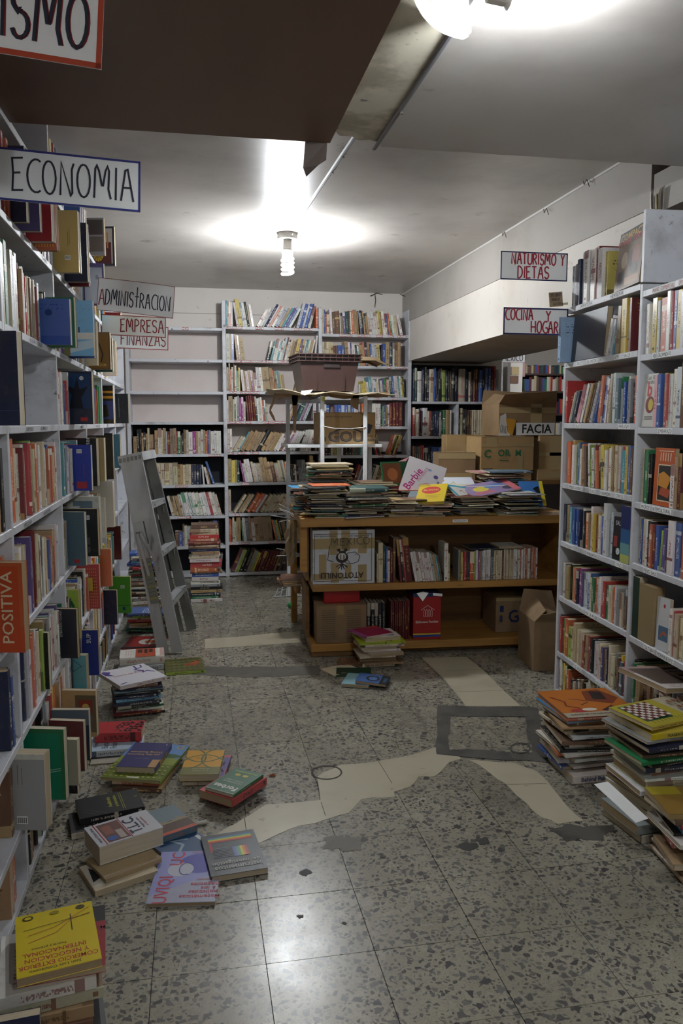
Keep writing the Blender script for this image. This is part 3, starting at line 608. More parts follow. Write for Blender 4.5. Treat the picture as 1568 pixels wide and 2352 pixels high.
brow('R', 2, "W3h30 <6 y6h38x2 W5h36 q8h48 W5h42 b4h40 c4h36 W4h44 m3h40 W5h40 v4h44 g4h46 r3h44 c6h42 e6h48 b5h50 W5h50x2 q4h46 W5h50 y3h46 k3h48 c5h46x2", 826, 17)
brow('R', 3, "n5h52 W5h52 b7h50 k4h48 G4h46 d4h48 b8h50x4 l7h50 b6h54x2 W6h54 n5h52 _2 o6h54 d5h50 k5h50 W6h54x5 k3h50 q3h48 L3h48 b4h50 t4h46 W5h52 d8h56x4", 738, 18)
brow('R', 4, "r6h50 k7h50x2 c5h48 t5h50 L4h46 r4h48 c8h50 W4h48 k5h50x2 _4 k7h52 d4h48 g4h48 m4h50 e7h48 q3h46 W7h52x3 <14 k4h50 r4h48 k5h50 y3h48 _14 >20 o4h50 y4h50 k3h48 y4h50 d4h48", 740, 19)
brow('R', 5, "b5h46 n8h46 l6h48 <6 b5h46x2 G5h46x2 m5h44 k8h44 c4h42 W4h42 m6h40 >18 r4h50 m4h48 l4h46 v4h46 W5h46 k7h48x3 c8h48 m6h46 t5h44 c6h42", 740, 20)
# the dark reference bookcase under the beam
root = empty('bookcase', (2.62, 7.70, 0)); inv = Vector(root.location)
def Bb(a, b_, n, m='white'): return board(root, Vector(a) - inv, Vector(b_) - inv, n, m)
BL = [1.706, 1.362, 1.02, .68, .34]
for z in BL: Bb((2.16, 7.70, z - .025), (3.1, 7.97, z), 'shelf')
Bb((2.612, 7.70, 0), (2.636, 7.97, 1.68), 'upright'); Bb((3.1, 7.70, 0), (3.125, 7.97, 1.706), 'upright'); Bb((2.16, 7.97, 0), (3.12, 7.99, 2.08), 'back_panel', 'navy_back')
tag(root, 'low bookcase of dark reference volumes under the beam', 'bookcase')
def blue(z, spec, x0, x1, seed, n, side): row(spec, (x0, 7.70, z), 0., x1 - x0, .00456, .0043, 'reference_book', f"on {n} shelf under the beam, {side} half", 'reference books under the beam', seed=seed, depth=(.17, .21), style='h')
blue(BL[0], "n4h74 e6h76 W11h70 n6h72 k5h78 n5h74 c11h74 b5h76 n4h70 k5h74 k4h76 L9h72 n5h74 k4h70 m3h70 k8h78 n6h80", 2.165, 2.64, 31, 'top', 'left')
blue(BL[0], "R15h76 n9h70 c5h68 n5h74 d5h74x2 n3h74 b7h74 k7h78 b8h78 b6h78 d7h70 r4h84 G6h76", 2.64, 3.11, 32, 'top', 'right')
blue(BL[1], "r6h66 y2h62 W6h62 d4h62 n3h58 W12h64 c4h58 r3h58 n4h58x5 W3h56 k4h56 g6h60 t9h60 W5h60 n9h58", 2.165, 2.61, 33, 'second', 'left')
blue(BL[1], "n3h62 c8h64 k4h62x2 m7h60 m4h60 c5h60x8 k6h60 G6h62 e4h62 c9h60 b3h58", 2.64, 3.09, 34, 'second', 'right')
blue(BL[2], "m6h56 r3h54 e4h54 m5h54 m4h54 r4h58 k9h52 n5h54 k4h54 b4h54x4 G7h54 k4h54 n5h54 v4h54 m4h54 k6h54", 2.165, 2.61, 35, 'third', 'left')
blue(BL[2], "r6h66 K7h66 n5h60x2 m6h58", 2.64, 2.85, 36, 'third', 'right')

# ------------------------------------------------------------------ long bookcase on the left, shelves facing right
LX = -.55; LZ = [2.46, 2.14, 1.80, 1.49, 1.175, .845, .51, .235, .03]; LU = [1.65, 2.585, 3.54, 4.44, 5.26, 6.1, 6.98]
for i in range(len(LU) - 1):
    y0, y1 = LU[i], LU[i + 1]
    root = empty('bookcase', (LX, (y0 + y1) / 2, 0)); inv = Vector(root.location)
    top = 2.46
    def Bl(a, b_, n, m='white'): return board(root, Vector(a) - inv, Vector(b_) - inv, n, m)
    Bl((-.86, y1 - .012, 0), (LX, y1 + .012, 2.785 if i == 1 else top), 'upright')
    if i == 0: Bl((-.86, y0 - .012, 0), (LX, y0 + .012, top), 'upright')
    for s, z in enumerate(LZ):
        Bl((-.86, y0 + .013, z - .026), (LX, y1 - .013, z), 'shelf')
        if s and i in (1, 2, 3):
            r = random.Random(i * 10 + s)
            for q_ in range(2): shelf_label(root, Vector((LX + .0005, r.uniform(y0 + .15, y1 - .15), z - .013)) - inv, r.uniform(.08, .16), .02, (0, 1, 0), i * 31 + s * 3 + q_, red=False)
    Bl((-.885, y0, 0), (-.862, y1, top), 'back_panel')
    tag(root, ['white bookcase bay of business books closest to the camera, along the left wall', 'white left-wall bookcase bay below the ECONOMIA sign', 'white left-wall bookcase bay third from the camera',
               'white left-wall bookcase bay fourth from the camera', 'white left-wall bookcase bay behind the stepladder', 'white left-wall bookcase bay touching the back wall'][i], 'bookcase', 'white bookcases along the left wall')
# ------------------------------------------------------------------ books pulled out of the left shelves, covers towards the viewer
def barcode(g, T, u, v, s, z):
    g.box((u - s * .6, v - s * .45, z), (u + s * .6, v + s * .45, z + .0003), M['paper'], T)
    for i in range(9): g.box((u - s * .5 + i * s * .115, v - s * .32, z + .0003), (u - s * .5 + i * s * .115 + s * (.035 if i % 2 else .07), v + s * .32, z + .0006), M['black'], T)
def art_items(o_parent, T, W, H, art, eps=.0006, name='cover_art'):
    """flat print on a cover. T maps (u across, v up, out) metres to the parent's space; art in fractions of W x H"""
    if o_parent.name in COVER: o_parent, Si = COVER[o_parent.name]; T = Si @ T
    g = MB(); n = 0
    for it in art:
        k = it[0]; n += 1; zz = eps + n * .00012
        if k == 'r': _, a, b_, c, d, col = it; g.add([(a * W, b_ * H, zz), (c * W, b_ * H, zz), (c * W, d * H, zz), (a * W, d * H, zz)], [(0, 1, 2, 3)], plain(col, .4), T)
        elif k == 'e': _, a, b_, ru, rv, col = it; g.add([(a * W + ru * W * math.cos(2 * math.pi * i / 24), b_ * H + rv * H * math.sin(2 * math.pi * i / 24), zz) for i in range(24)], [tuple(range(24))], plain(col, .4), T)
        elif k == 'p': _, pts, col = it; g.add([(a * W, b_ * H, zz) for a, b_ in pts], [tuple(range(len(pts)))], plain(col, .4), T)
        elif k == 'l': _, pts, w, col = it; g.ribbon([(a * W, b_ * H) for a, b_ in pts], w, plain(col, .5), T, zz)
        elif k == 'bar': _, a, b_, s = it; barcode(g, T, a * W, b_ * H, s, zz)
        elif k == 't':
            _, txt, a, b_, s, rot, col = it[:7]; sx = it[7] if len(it) > 7 else 1.; vs, fs = text_mesh(txt, it[8] if len(it) > 8 else .01)
            R = Matrix.Translation((a * W, b_ * H, zz + .0002)) @ Matrix.Rotation(math.radians(rot), 4, 'Z') @ Matrix.Diagonal((s * sx, s, 1, 1)); gt = MB(); gt.add(vs, fs, plain(col, .5), T @ R); gt.build('title_lettering', None, o_parent)
        elif k == 'h':
            _, txt, a, b_, w, h_, pen, rot, col = it; R = Matrix.Translation((a * W, b_ * H, zz + .0002)) @ Matrix.Rotation(math.radians(rot), 4, 'Z'); gt = MB(); hand(gt, txt, -w / 2, -h_ / 2, w, h_, pen, plain(col, .5), T @ R); gt.build('title_lettering', None, o_parent)
    if g.v: g.build(name, None, o_parent)
def unscale(o): return o.matrix_basis.inverted()
RES = {}
def pulled(Y, X1, z, h_, c, label, art=(), w=.17, th=.02, roll=0., c2=None, style='p', flip=True):
    """spine inwards, fore edge at X1, front board facing the viewer"""
    # local: x thickness -> -Y world (so +x board faces viewer), y depth -> +X , z up
    yaw = -math.radians(random.Random(label).uniform(7, 17)); K = Matrix.Translation((X1 - .09, Y, z + .001)) @ Matrix.Rotation(yaw, 4, 'Z') @ Matrix.Translation((.09 - w / 2, 0, 0)) @ Matrix.Rotation(roll, 4, 'Y'); th *= 1.25
    T = K @ Matrix.Translation((-w / 2, 0, 0)) @ Matrix.Rotation(-math.pi / 2, 4, 'Z')
    o = book('textbook', label, 'books pulled out of the left shelves', T, th, w, h_, c, style, c2=c2 or PAL.get(c, c))
    RES.setdefault(min(range(9), key=lambda q_: abs(LZ[q_] - z)), []).append((Y - th / 2 - .006, Y + th / 2 + .016))
    if art:
        # art frame: u along +X from X1-w, v up, outwards -Y
        Aw = K @ Matrix(((1, 0, 0, -w / 2), (0, 0, -1, -th / 2), (0, 1, 0, 0), (0, 0, 0, 1)))
        art_items(o, unscale(o) @ Aw, w, h_, art)
    return o
PW = '#dad8d2'
pulled(2.82, -.505, 2.14, .235, 'n', 'dark navy book jutting out below the ECONOMIA sign', w=.15)
pulled(2.94, -.487, 2.14, .235, 'v', 'mauve book with white fore edge jutting out under the ECONOMIA sign', w=.15)
pulled(3.10, -.470, 2.14, .24, 'r', 'bright red book jutting out under the ECONOMIA sign', w=.16, th=.03)
pulled(3.25, -.480, 2.14, .24, 'o', 'orange woven-pattern book behind the bright red one', [('r', .05 + .07 * (i % 13), .05 + .08 * (i // 13), .09 + .07 * (i % 13), .1 + .08 * (i // 13), '#dba05a') for i in range(143)], w=.15)
pulled(3.70, -.458, 2.14, .258, 't', 'tan book showing its back cover and a barcode', [('r', 0, 0, 1, 1, '#c2a868'), ('bar', .72, .24, .02), ('l', [(.78, .45), (.78, .72)], .0015, '#5a4a2c'), ('l', [(.74, .42), (.74, .66)], .0015, '#5a4a2c')], w=.17, th=.028)
pulled(3.93, -.450, 2.14, .262, 'n', 'dark navy book behind the tan barcoded one', w=.16, th=.03)
pulled(4.05, -.462, 2.14, .24, 'd', 'maroon book wedged beside the tan barcoded one, upper shelf', w=.15, th=.02)
pulled(4.68, -.455, 2.14, .226, 'v', 'violet book with a silver panel on the upper shelf', [('r', .3, .04, .93, .9, '#b9bdc6'), ('r', .7, .62, .8, .72, '#8a8f9c')], w=.15)
pulled(4.95, -.47, 2.46, .21, 'G', 'grey photo-covered book on top of the left bookcase', [('r', .05, .55, .95, .95, '#4c4a48'), ('r', .05, .1, .95, .5, '#6b6862')], w=.14)
o = pulled(5.27, -.438, 2.46, .237, 'n', 'black-edged picture book with a yellow sun, topmost on the left shelves',
   [('r', .08, .06, .92, .95, '#b8b6ae'), ('r', .08, .06, .86, .6, '#5a2226'), ('e', .3, .32, .24, .2, '#c9a92c'), ('r', .68, .45, .74, .85, '#c9822c'), ('r', .2, .6, .6, .66, '#5f7a40')] +
   [('l', [(.3, .32), (.3 + .34 * math.cos(a), .32 + .3 * math.sin(a))], .003, '#2c261c') for a in [i * .5 for i in range(13)]], w=.15)
pulled(3.33, -.455, 1.80, .176, 'b', 'royal blue book below the ADMINISTRACION sign, first of a face-out pair', [('e', .42, .7, .1, .07, '#16336e')], w=.14, th=.02, c2='#1c3f8c')
pulled(3.455, -.45, 1.80, .2, 'g', 'green-edged book behind the royal blue one', w=.15, th=.018)
pulled(3.86, -.428, 1.80, .247, 's', 'sky-blue book with white band and yellow disc jutting out', [('r', 0, .0, .34, 1, '#7d7a4c'), ('r', .34, .3, 1, .42, PW), ('e', .46, .62, .05, .04, '#d8b83a'), ('l', [(.6, .42), (.6, .52)], .006, '#2c3c56'), ('p', [(.34, .05), (1, .15), (1, .3), (.34, .22)], '#bcd2e0')], w=.16, th=.024)
pulled(3.99, -.437, 1.80, .24, 'b', 'deep blue book behind the sky-blue one', w=.16, th=.016)
pulled(4.82, -.445, 1.80, .21, 'm', 'brown book with a dark leaf motif on its cover', [('r', .05, .03, .95, .97, '#7d5a2c'), ('l', [(.3, .9), (.55, .7), (.7, .4), (.62, .2)], .008, '#2a1d10'), ('l', [(.45, .82), (.5, .5), (.45, .3)], .005, '#3b2a14'), ('t', 'JAM', .7, .12, .022, 0, '#c7a25c')], w=.14)
pulled(5.05, -.452, 1.80, .2, 'e', 'dark teal book third shelf beside the brown leaf book', w=.14, th=.02)
pulled(5.48, -.472, 1.80, .225, 'W', 'white-edged book beside the EMPRESA sign', w=.14)
pulled(5.88, -.468, 2.14, .12, 'd', 'short red and maroon book above the EMPRESA sign', [('r', .0, .55, 1, 1, '#8c2e30')], w=.13)
p = onx(58, 957, -.468); pulled(p.y, -.468, 1.49, .262, 'n', 'large near-black navy book at eye level close to the camera', [('l', [(.3, .2), (.3, .7)], .0022, '#5c6a92'), ('l', [(.4, .2), (.4, .75)], .003, '#5c6a92'), ('l', [(.52, .2), (.52, .62)], .0025, '#5c6a92'), ('l', [(0, .16), (1, .16)], .0015, '#39466c')], w=.19, th=.03)
p = onx(218, 972, -.455); pulled(p.y, -.455, 1.49, .248, 'n', 'dark blue book with a shadowy tree cover at eye level', [('r', .1, .3, .95, .95, '#1a3a63'), ('p', [(.35, .3), (.45, .55), (.25, .75), (.5, .68), (.6, .9), (.65, .66), (.9, .72), (.7, .5), (.75, .3)], '#0d1422'), ('e', .72, .87, .06, .04, '#b9bcc0'), ('r', .66, .06, .86, .13, '#b03034')], w=.17, th=.03)
p = onx(265, 968, -.5); pulled(p.y, -.5, 1.49, .25, 'k', 'black book with gold bands and a blue photo at eye level', [('r', .0, .8, 1, .86, '#c48f3a'), ('r', 0, .66, 1, .73, '#c48f3a'), ('r', 0, .12, 1, .6, '#243c88'), ('p', [(.3, .12), (.45, .5), (.7, .5), (.8, .2)], '#15161c')], w=.15)
pulled(6.75, -.5, 1.49, .24, 'k', 'small black book with faint white print beside the back wall', [('l', [(.5, .2), (.5, .85)], .004, '#5c6068')], w=.15)
pulled(3.96, -.470, 1.175, .218, 'b', 'bright violet-blue book with barcode and red logo', [('r', 0, 0, 1, 1, '#2f3f9c'), ('bar', .66, .86, .02), ('r', .56, .05, .86, .2, '#a8343c'), ('l', [(.78, .3), (.78, .6)], .004, '#8a3a6a')], w=.16, th=.024)
pulled(4.26, -.470, 1.175, .243, 'k', 'black book titled Porter on the fifth shelf', [('t', 'Porter', .72, .85, .034, 90, '#d8d8d4'), ('r', .6, .05, .85, .18, '#223a7c')], w=.16, th=.03)
pulled(5.7, -.53, 1.175, .25, 'k', 'black book with yellow and green blocks on its cover', [('r', .0, .25, .5, .8, '#b9b92c'), ('r', .05, .3, .42, .75, '#1f4a32'), ('p', [(.45, .2), (.85, .42), (.8, .5), (.42, .28)], '#b98a3c'), ('l', [(.2, .93), (.7, .85)], .004, '#b9b92c')], w=.15)
p = onz(310, 1050, 1.3); pulled(p.y, -.44, 1.175, .25, 'k', 'grey-and-black book with barcode behind the ladder top', [('r', 0, 0, .45, 1, '#4a4a50'), ('bar', .2, .75, .02)], w=.17)
pulled(3.79, -.483, .845, .248, 'x', 'plain steel-blue book with a small red logo', [('r', .7, .05, .85, .12, '#a8343c'), ('p', [(.35, .3), (.4, .4), (.36, .5)], '#1c2a3c')], w=.18, th=.02, c2='#57707f')
pulled(4.05, -.458, .845, .234, 'k', 'black book with barcode behind the steel-blue one', [('bar', .7, .82, .022), ('r', .5, .25, .6, .4, '#4c4c50'), ('r', .68, .25, .78, .4, '#4c4c50'), ('r', .5, .08, .6, .2, '#4c4c50'), ('r', .68, .08, .78, .2, '#4c4c50')], w=.17, th=.03)
pulled(4.26, -.470, .845, .275, 'W', 'white book with a blue-grey rounded panel', [('r', .2, .55, .8, .92, '#7a8f98')], w=.17, th=.024)
pulled(5.17, -.485, .845, .29, 'W', 'off-white book with barcode and orange print', [('r', 0, 0, 1, 1, '#c9c6bd'), ('bar', .4, .7, .02), ('l', [(.45, .12), (.45, .35)], .006, '#c0663a')], w=.16, th=.024)
pulled(5.92, -.517, .51, .245, 'd', 'dark maroon book with white barcode beside the ladder', [('bar', .6, .8, .022), ('r', .5, .12, .62, .24, '#2f3f7c')], w=.16)
pulled(5.4, -.42, .235, .247, 'L', 'bright green book with barcode low beside the ladder', [('r', 0, 0, 1, 1, '#4f9a2c'), ('r', 0, .2, 1, .22, '#2f6a1c'), ('bar', .72, .72, .022), ('r', .7, .08, .8, .17, '#24407c')], w=.18, th=.026)
pulled(4.36, -.497, .51, .24, 'r', 'red woven-pattern book with yellow square on the seventh shelf', [('r', .05 + .07 * (i % 13), .05 + .07 * (i // 13), .09 + .07 * (i % 13), .085 + .07 * (i // 13), '#c9863c') for i in range(169)] + [('r', .5, .42, .8, .72, '#b9a23c')], w=.15)
pulled(3.77, -.518, .51, .228, 'L', 'lime book with a swirling green ring on its cover', [('e', .55, .55, .36, .3, '#2f6a3c'), ('e', .55, .55, .28, .22, '#8aa83a'), ('e', .55, .55, .16, .12, '#3a7a44'), ('e', .57, .56, .08, .06, '#c9c83c')], w=.15)
pulled(2.38, -.475, .845, .26, 'o', 'large orange ECONOMIA POSITIVA book close to the camera', [('r', 0, 0, .93, .96, '#c0481c'), ('t', 'POSITIVA', .74, .5, .046, 90, '#e0c9a4', 1.1), ('t', 'ECONOMIA', .42, .5, .046, 90, '#e0c9a4', 1.1)], w=.17, th=.03, c2='#c0481c')
pulled(3.45, -.485, .51, .212, 'k', 'charcoal book by EDMUNDO FLORES with red lettering', [('r', 0, 0, 1, 1, '#2b2d34'), ('t', 'EDMUNDO FLORES', .58, .7, .013, 90, '#c4c4be'), ('l', [(.36, .08), (.36, .92)], .012, '#8a2228'), ('l', [(.2, .08), (.2, .9)], .009, '#8a2228')], w=.16, th=.02)
pulled(3.06, -.535, .51, .215, 'k', 'black barcoded book tilted out of the seventh shelf', [('bar', .7, .16, .022)], w=.15)
pulled(3.74, -.493, .235, .203, 'q', 'teal book with line drawing low on the left shelves', [('l', [(.3, .75), (.6, .9), (.85, .75), (.6, .62), (.3, .75)], .0025, '#1c3c4a'), ('l', [(.6, .9), (.6, .62)], .0025, '#1c3c4a'), ('t', 'S', .72, .14, .02, 0, '#c9d6d2')], w=.15, th=.03)
pulled(4.07, -.48, .235, .232, 'n', 'navy paperback marked SUP low on the left shelves', [('r', 0, 0, 1, 1, '#23317c'), ('t', 'SUP', .7, .82, .03, 90, '#d8d8d4')], w=.15)
pulled(2.525, -.462, .235, .246, 'W', 'white back cover with barcode hanging out near the floor', [('r', 0, 0, 1, .93, '#a9aaac'), ('bar', .55, .13, .028), ('l', [(.4, .6), (.4, .85)], .0015, '#55565c'), ('l', [(.5, .6), (.5, .86)], .0015, '#55565c'), ('l', [(.58, .6), (.58, .82)], .0015, '#55565c')], w=.17, th=.034)
pulled(2.72, -.435, .235, .246, 'g', 'dark green book with white diagonal lines near the floor', [('r', 0, 0, .92, .94, '#11795a'), ('l', [(0, .3), (.92, .42)], .002, '#b9cfc4'), ('l', [(0, .33), (.92, .45)], .002, '#b9cfc4')], w=.16, th=.022)
pulled(2.82, -.410, .235, .166, 'c', 'cream blank-backed book behind the dark green one', [('r', 0, 0, 1, 1, '#a29c8c')], w=.13, th=.02)
pulled(3.03, -.398, .235, .195, 'x', 'dark slate book low on the shelf near the red triangle book', [('r', 0, 0, 1, .7, '#2c3a44')], w=.14)
pulled(2.94, -.402, .235, .188, 'd', 'maroon-black book low beside the slate one', w=.13)
pulled(3.26, -.397, .235, .192, 't', 'collage-covered book low beside the floor piles', [('r', .4, .1, 1, .9, '#6a5c44'), ('r', .5, .5, .9, .8, '#8a3c2c'), ('r', .6, .15, .85, .35, '#2c3a5c'), ('e', .7, .65, .1, .07, '#c9a95c')], w=.14)
for (Y, X1, s, h_, c, lab) in [(3.62, -.50, 8, .168, 'W', 'white-edged book on the lowest left shelf beside the white stack'), (3.2, -.47, 8, .168, 'k', 'black book on the lowest left shelf by the red triangle book'),
                               (4.7, -.49, 5, .23, 'W', 'white-edged book sixth shelf behind the grey ladder rail'), (4.95, -.49, 6, .23, 'o', 'orange book seventh shelf beside the green barcoded book'), (5.1, -.48, 7, .22, 'n', 'navy book eighth shelf below the ladder middle'),
                               (4.6, -.47, 4, .24, 't', 'tan book fifth shelf beside the black Porter book'), (5.9, -.50, 4, .24, 'q', 'turquoise book fifth shelf beside the back bookcase'), (4.5, -.48, 2, .23, 'c', 'cream book third shelf below the ADMINISTRACION sign')]:
    pulled(Y, X1, LZ[s], h_, c, lab, w=.15)
# things lying at floor level behind the ladder: books piled against the left shelves come with the floor piles
MIX = 'WWcccttkknnbbsgerddooyypvmmGllKLqqx'
BAYN = ['first', 'second', 'third', 'fourth', 'fifth', 'sixth']
def auto(seed, n, light=.0, hh=(19, 24)):
    r = random.Random(seed); out = []
    for _ in range(n):
        c = r.choice(MIX if r.random() > light else 'WWcctlW'); out.append(f"{c}{r.uniform(1.2, 3.6):.1f}h{r.uniform(*hh):.1f}")
    return ' '.join(out)
def lrow(bay, s, spec, seed, y0=None, y1=None, h0=22):
    if bay == 1 and s not in (0, 3): spec += ' ' + auto(seed + 500, 14, .5, (13, 19) if s == 8 else (19, 24))
    a = y0 or LU[bay] + .016; e = y1 or LU[bay + 1] - .016
    return row(spec, (LX, a, LZ[s]), math.pi / 2, e - a, .01, .0085 if s == 8 else .01, ['economics_book', 'economics_book', 'management_book', 'management_book'][bay], f"on {NTH[s + 1]} shelf, {BAYN[bay]} bay of left bookcase", 'business books in the left bookcase', seed=seed, recess=.012, h0=h0, depth=(.15, .19), end='near end', res=sorted((q0 - a, q1 - a) for q0, q1 in RES.get(s, [])))
# near bay (only its far end is in the picture)
lrow(0, 0, "W2h22 n2h20 b3h19 c2h21", 40, 2.46); lrow(1, 0, auto(41, 5), 41, None, 2.78)
lrow(0, 1, "r3h24 b2h22 W2h22", 42, 2.5); lrow(1, 1, "n3h24 k2.4h24 d3h25 W1.6h24 r2.6h25 W2h25 c2h24 o2.4h25 m2h22 W3h23 t2h24 G2h22 k2h23 W2h24 c2h22 n2h23 W2h22 t2h22 k3h20 W3h23 t2h22 W2h20 k2h22 c3h21 W2h22 r2h22 c2h21 b2h22 W2h21 c3h21 t2h22 g2h22 W3h22", 43)
lrow(0, 2, "t3.4h25 W2h24 t2h26", 44, 2.46); lrow(1, 2, "W2h25 c3h24 K2h25 c2h23 g4h26 k1.5h25 c2h24 d2h25 l3h25 W3h24 c3h25 W3.4h23 d2h23 t2h22 c2h23 W2h23 k2h22 W3h22 r2h21 c2h22 m2h21 W2h22 t2h21 W2h22 c2h21 d2h20 W3h21", 45)
lrow(0, 3, "k3h26 n3h26", 46, 2.5); lrow(1, 3, "y2h20 t3h19", 47, 2.62)
lrow(0, 4, "t3h22 W2h24 k3h25", 48, 2.44); lrow(1, 4, "W3h24 n2h25 W2h22 k3h25 o5h27 c3h24 W3h22 d2h24 W2h24 c4h25 q2h25 W1.5h22 r2h25 t3h24 b3h25 L2h26 c2h23 o2h25 c6h25 t3h25 W3h24 W2h23 c3h25 t2h24 W2h22 c2h23 t2h21 o2h22", 49)
lrow(0, 5, "c3h24 o3h25", 50, 2.5); lrow(1, 5, "W5h24 n2h23 W3h22 c2h23 K1.6h22 W4h24 t4h23 c3h24 v3h26 W4h24 d5h27 W2h23 c3h25 m2h22 W2h24 k2h22 G3h23 W2h22 t2h22 c2h22", 51)
lrow(0, 6, "n3h25 b2h22 k2h24", 52, 2.46); lrow(1, 6, "b3h25 k2h24 m2h23 W3h22 n3h25 l3h26 W3h24 c4h26 o2h25 t2h25 o3h25 v2h25 W3h25 c2h24 k3h24 L3h23 t4h24 k2h22 G3h24 e2h23 q2h24 W2h22 v2h24 K2h22 W2h22", 53)
lrow(0, 7, "m3h21 t2h20 t2h21", 54, 2.46); lrow(1, 7, "o8h21 W3h22 e2h22 d5h23 k3h23 l2h22 W4h20 r3h22 c2h22 t2h23 y3h22 o2h22 t3h21 r2h21 W2h21 c3h22 o2h21 t2h20 m2h22 W2h22", 55)
lrow(0, 8, "t4h19 W4h17 o3h19 k2h19", 56, 2.36); lrow(1, 8, "W3h19 c3h18 k2h19 t3h18 o2h18 m2h19 t3h19 k2h18 r4h20 e2h20 g3h19 W3h20 t4h18 W3h20 d2h19 n2h19 k2h18 W2h18 t2h19", 57)
for s in range(1, 9):
    lrow(2, s, auto(120 + s, 44, .35, (18, 24) if s < 8 else (13, 17)), 220 + s)
# the two bays beyond are seen edge-on: their rows are too fine to pick apart, one joined object
far = MB(); fr_ = random.Random(9); fpal = [plain(PAL[c_], .5) for c_ in 'WWccttknbgdoyGlq']
for s in range(1, 9):
    y = LU[3] + .016; rs = sorted(RES.get(s, []))
    while y < LU[4] + .5:
        w = fr_.uniform(.012, .034); hit = [q1 + .022 for q0, q1 in rs if y + w > q0 - .02 and y < q1 + .02]
        if hit: y = max(hit); continue
        if abs(y - LU[4]) < .05: y = LU[4] + .055; continue
        far.box((LX - .012 - fr_.uniform(.15, .18), y, LZ[s] + .001), (LX - .012 + fr_.uniform(-.012, .006), y + w - .0012, LZ[s] + (fr_.uniform(.18, .24) if s < 8 else fr_.uniform(.13, .17))), fr_.choice(fpal)); y += w
tag(far.build('shelved_books'), 'fine rows of book spines in the far bays of the left bookcase', 'books', kind='stuff')
lrow(2, 0, auto(61, 18, .3), 61, None, 4.2); lrow(3, 0, auto(62, 10, .6), 62, 4.6, 5.0)
# ================================================================== FLAT BOOKS AND PILES
def flatbook(name, label, group, c, cx, cy, z0, rot, W, D, T, style='p', spine='l', art=(), tilt=None, c2=None, cat='book'):
    """a book lying down: W across (u), D away (v), thickness T, spine on side l r f b of its own frame"""
    Bf = Matrix.Translation((cx, cy, z0)) @ Matrix.Rotation(rot, 4, 'Z')
    if tilt: Bf = Bf @ Euler(tilt).to_matrix().to_4x4()
    u, v, up = Vector((1, 0, 0)), Vector((0, 1, 0)), Vector((0, 0, 1))
    if spine == 'l': y, z, o, dep, hgt = u, v, (-W / 2, -D / 2), W, D
    elif spine == 'f': y, z, o, dep, hgt = v, -u, (W / 2, -D / 2), D, W
    elif spine == 'r': y, z, o, dep, hgt = -u, -v, (W / 2, D / 2), W, D
    else: y, z, o, dep, hgt = -v, u, (-W / 2, D / 2), D, W
    R = Matrix(((up.x, y.x, z.x, o[0]), (up.y, y.y, z.y, o[1]), (up.z, y.z, z.z, T / 2), (0, 0, 0, 1)))
    ob = book(name, label, group, Bf @ R, T, dep, hgt, c, style, c2=c2, cat=cat)
    if art: art_items(ob, unscale(ob) @ Bf @ Matrix.Translation((-W / 2, -D / 2, T)), W, D, art)
    return ob
def front_text(ob, W, D, T, cx, cy, z0, rot, txt, u, size, col, sx=1., flip=False):
    """lettering on the front-facing edge (spine) of a lying book"""
    Bf = Matrix.Translation((cx, cy, z0)) @ Matrix.Rotation(rot, 4, 'Z') @ Matrix(((1, 0, 0, -W / 2), (0, 0, -1, -D / 2 - .0006), (0, 1, 0, 0), (0, 0, 0, 1)))
    art_items(ob, unscale(ob) @ Bf, W, T, [('t', txt, u, .5, size, 180 if flip else 0, col, sx, .012)])
def flat_px(name, label, group, c, FL, FR, BL, ztop, T, **kw):
    a, b_, d = onz(*FL, ztop), onz(*FR, ztop), onz(*BL, ztop); u = b_ - a; v = d - a; W, D = u.length, v.length
    rot = (math.atan2(u.y, u.x) + math.atan2(v.y, v.x) - math.pi / 2) / 2; c0 = a + u / 2 + v / 2
    kw2 = dict(kw); s = kw2.pop('size', None)
    if s: W, D = s
    return flatbook(name, label, group, c, c0.x, c0.y, ztop - T, rot, W, D, T, **kw2)
def pile(kind, where, group, cx, cy, z0, rot, spec, WD, seed, spread=.015, twist=.06, style='p', spine='f', cat='book', jit=0.):
    """spec: 'c1.2 t2.0 ...' colour + thickness in cm, bottom to top"""
    r = random.Random(seed); z = z0; out = []; n = 0
    for mm_ in re.finditer(r'([A-Za-z])([\d.]+)(?:x(\d+))?', spec):
        for _ in range(int(mm_.group(3) or 1)):
            n += 1; c, T = mm_.group(1), float(mm_.group(2)) * .01
            W, D = WD[0] * r.uniform(.86 - jit * 8, 1.06), WD[1] * r.uniform(.86 - jit * 8, 1.06)
            out.append(flatbook(kind, f"{CNAME[c]} {kind.replace('_', ' ')}, {ORD(n)} from bottom {where}", group, c, cx + r.uniform(-spread, spread), cy + r.uniform(-spread, spread), z, rot + r.uniform(-twist, twist),
                                W, D, T, style if T < .02 or r.random() < .7 else 'h', r.choice(spine), cat=cat, tilt=(r.uniform(-jit, jit), r.uniform(-jit, jit), 0) if jit else None)); z += T + .0004 + jit * .12
    return z
def topz(z): return z + .0005
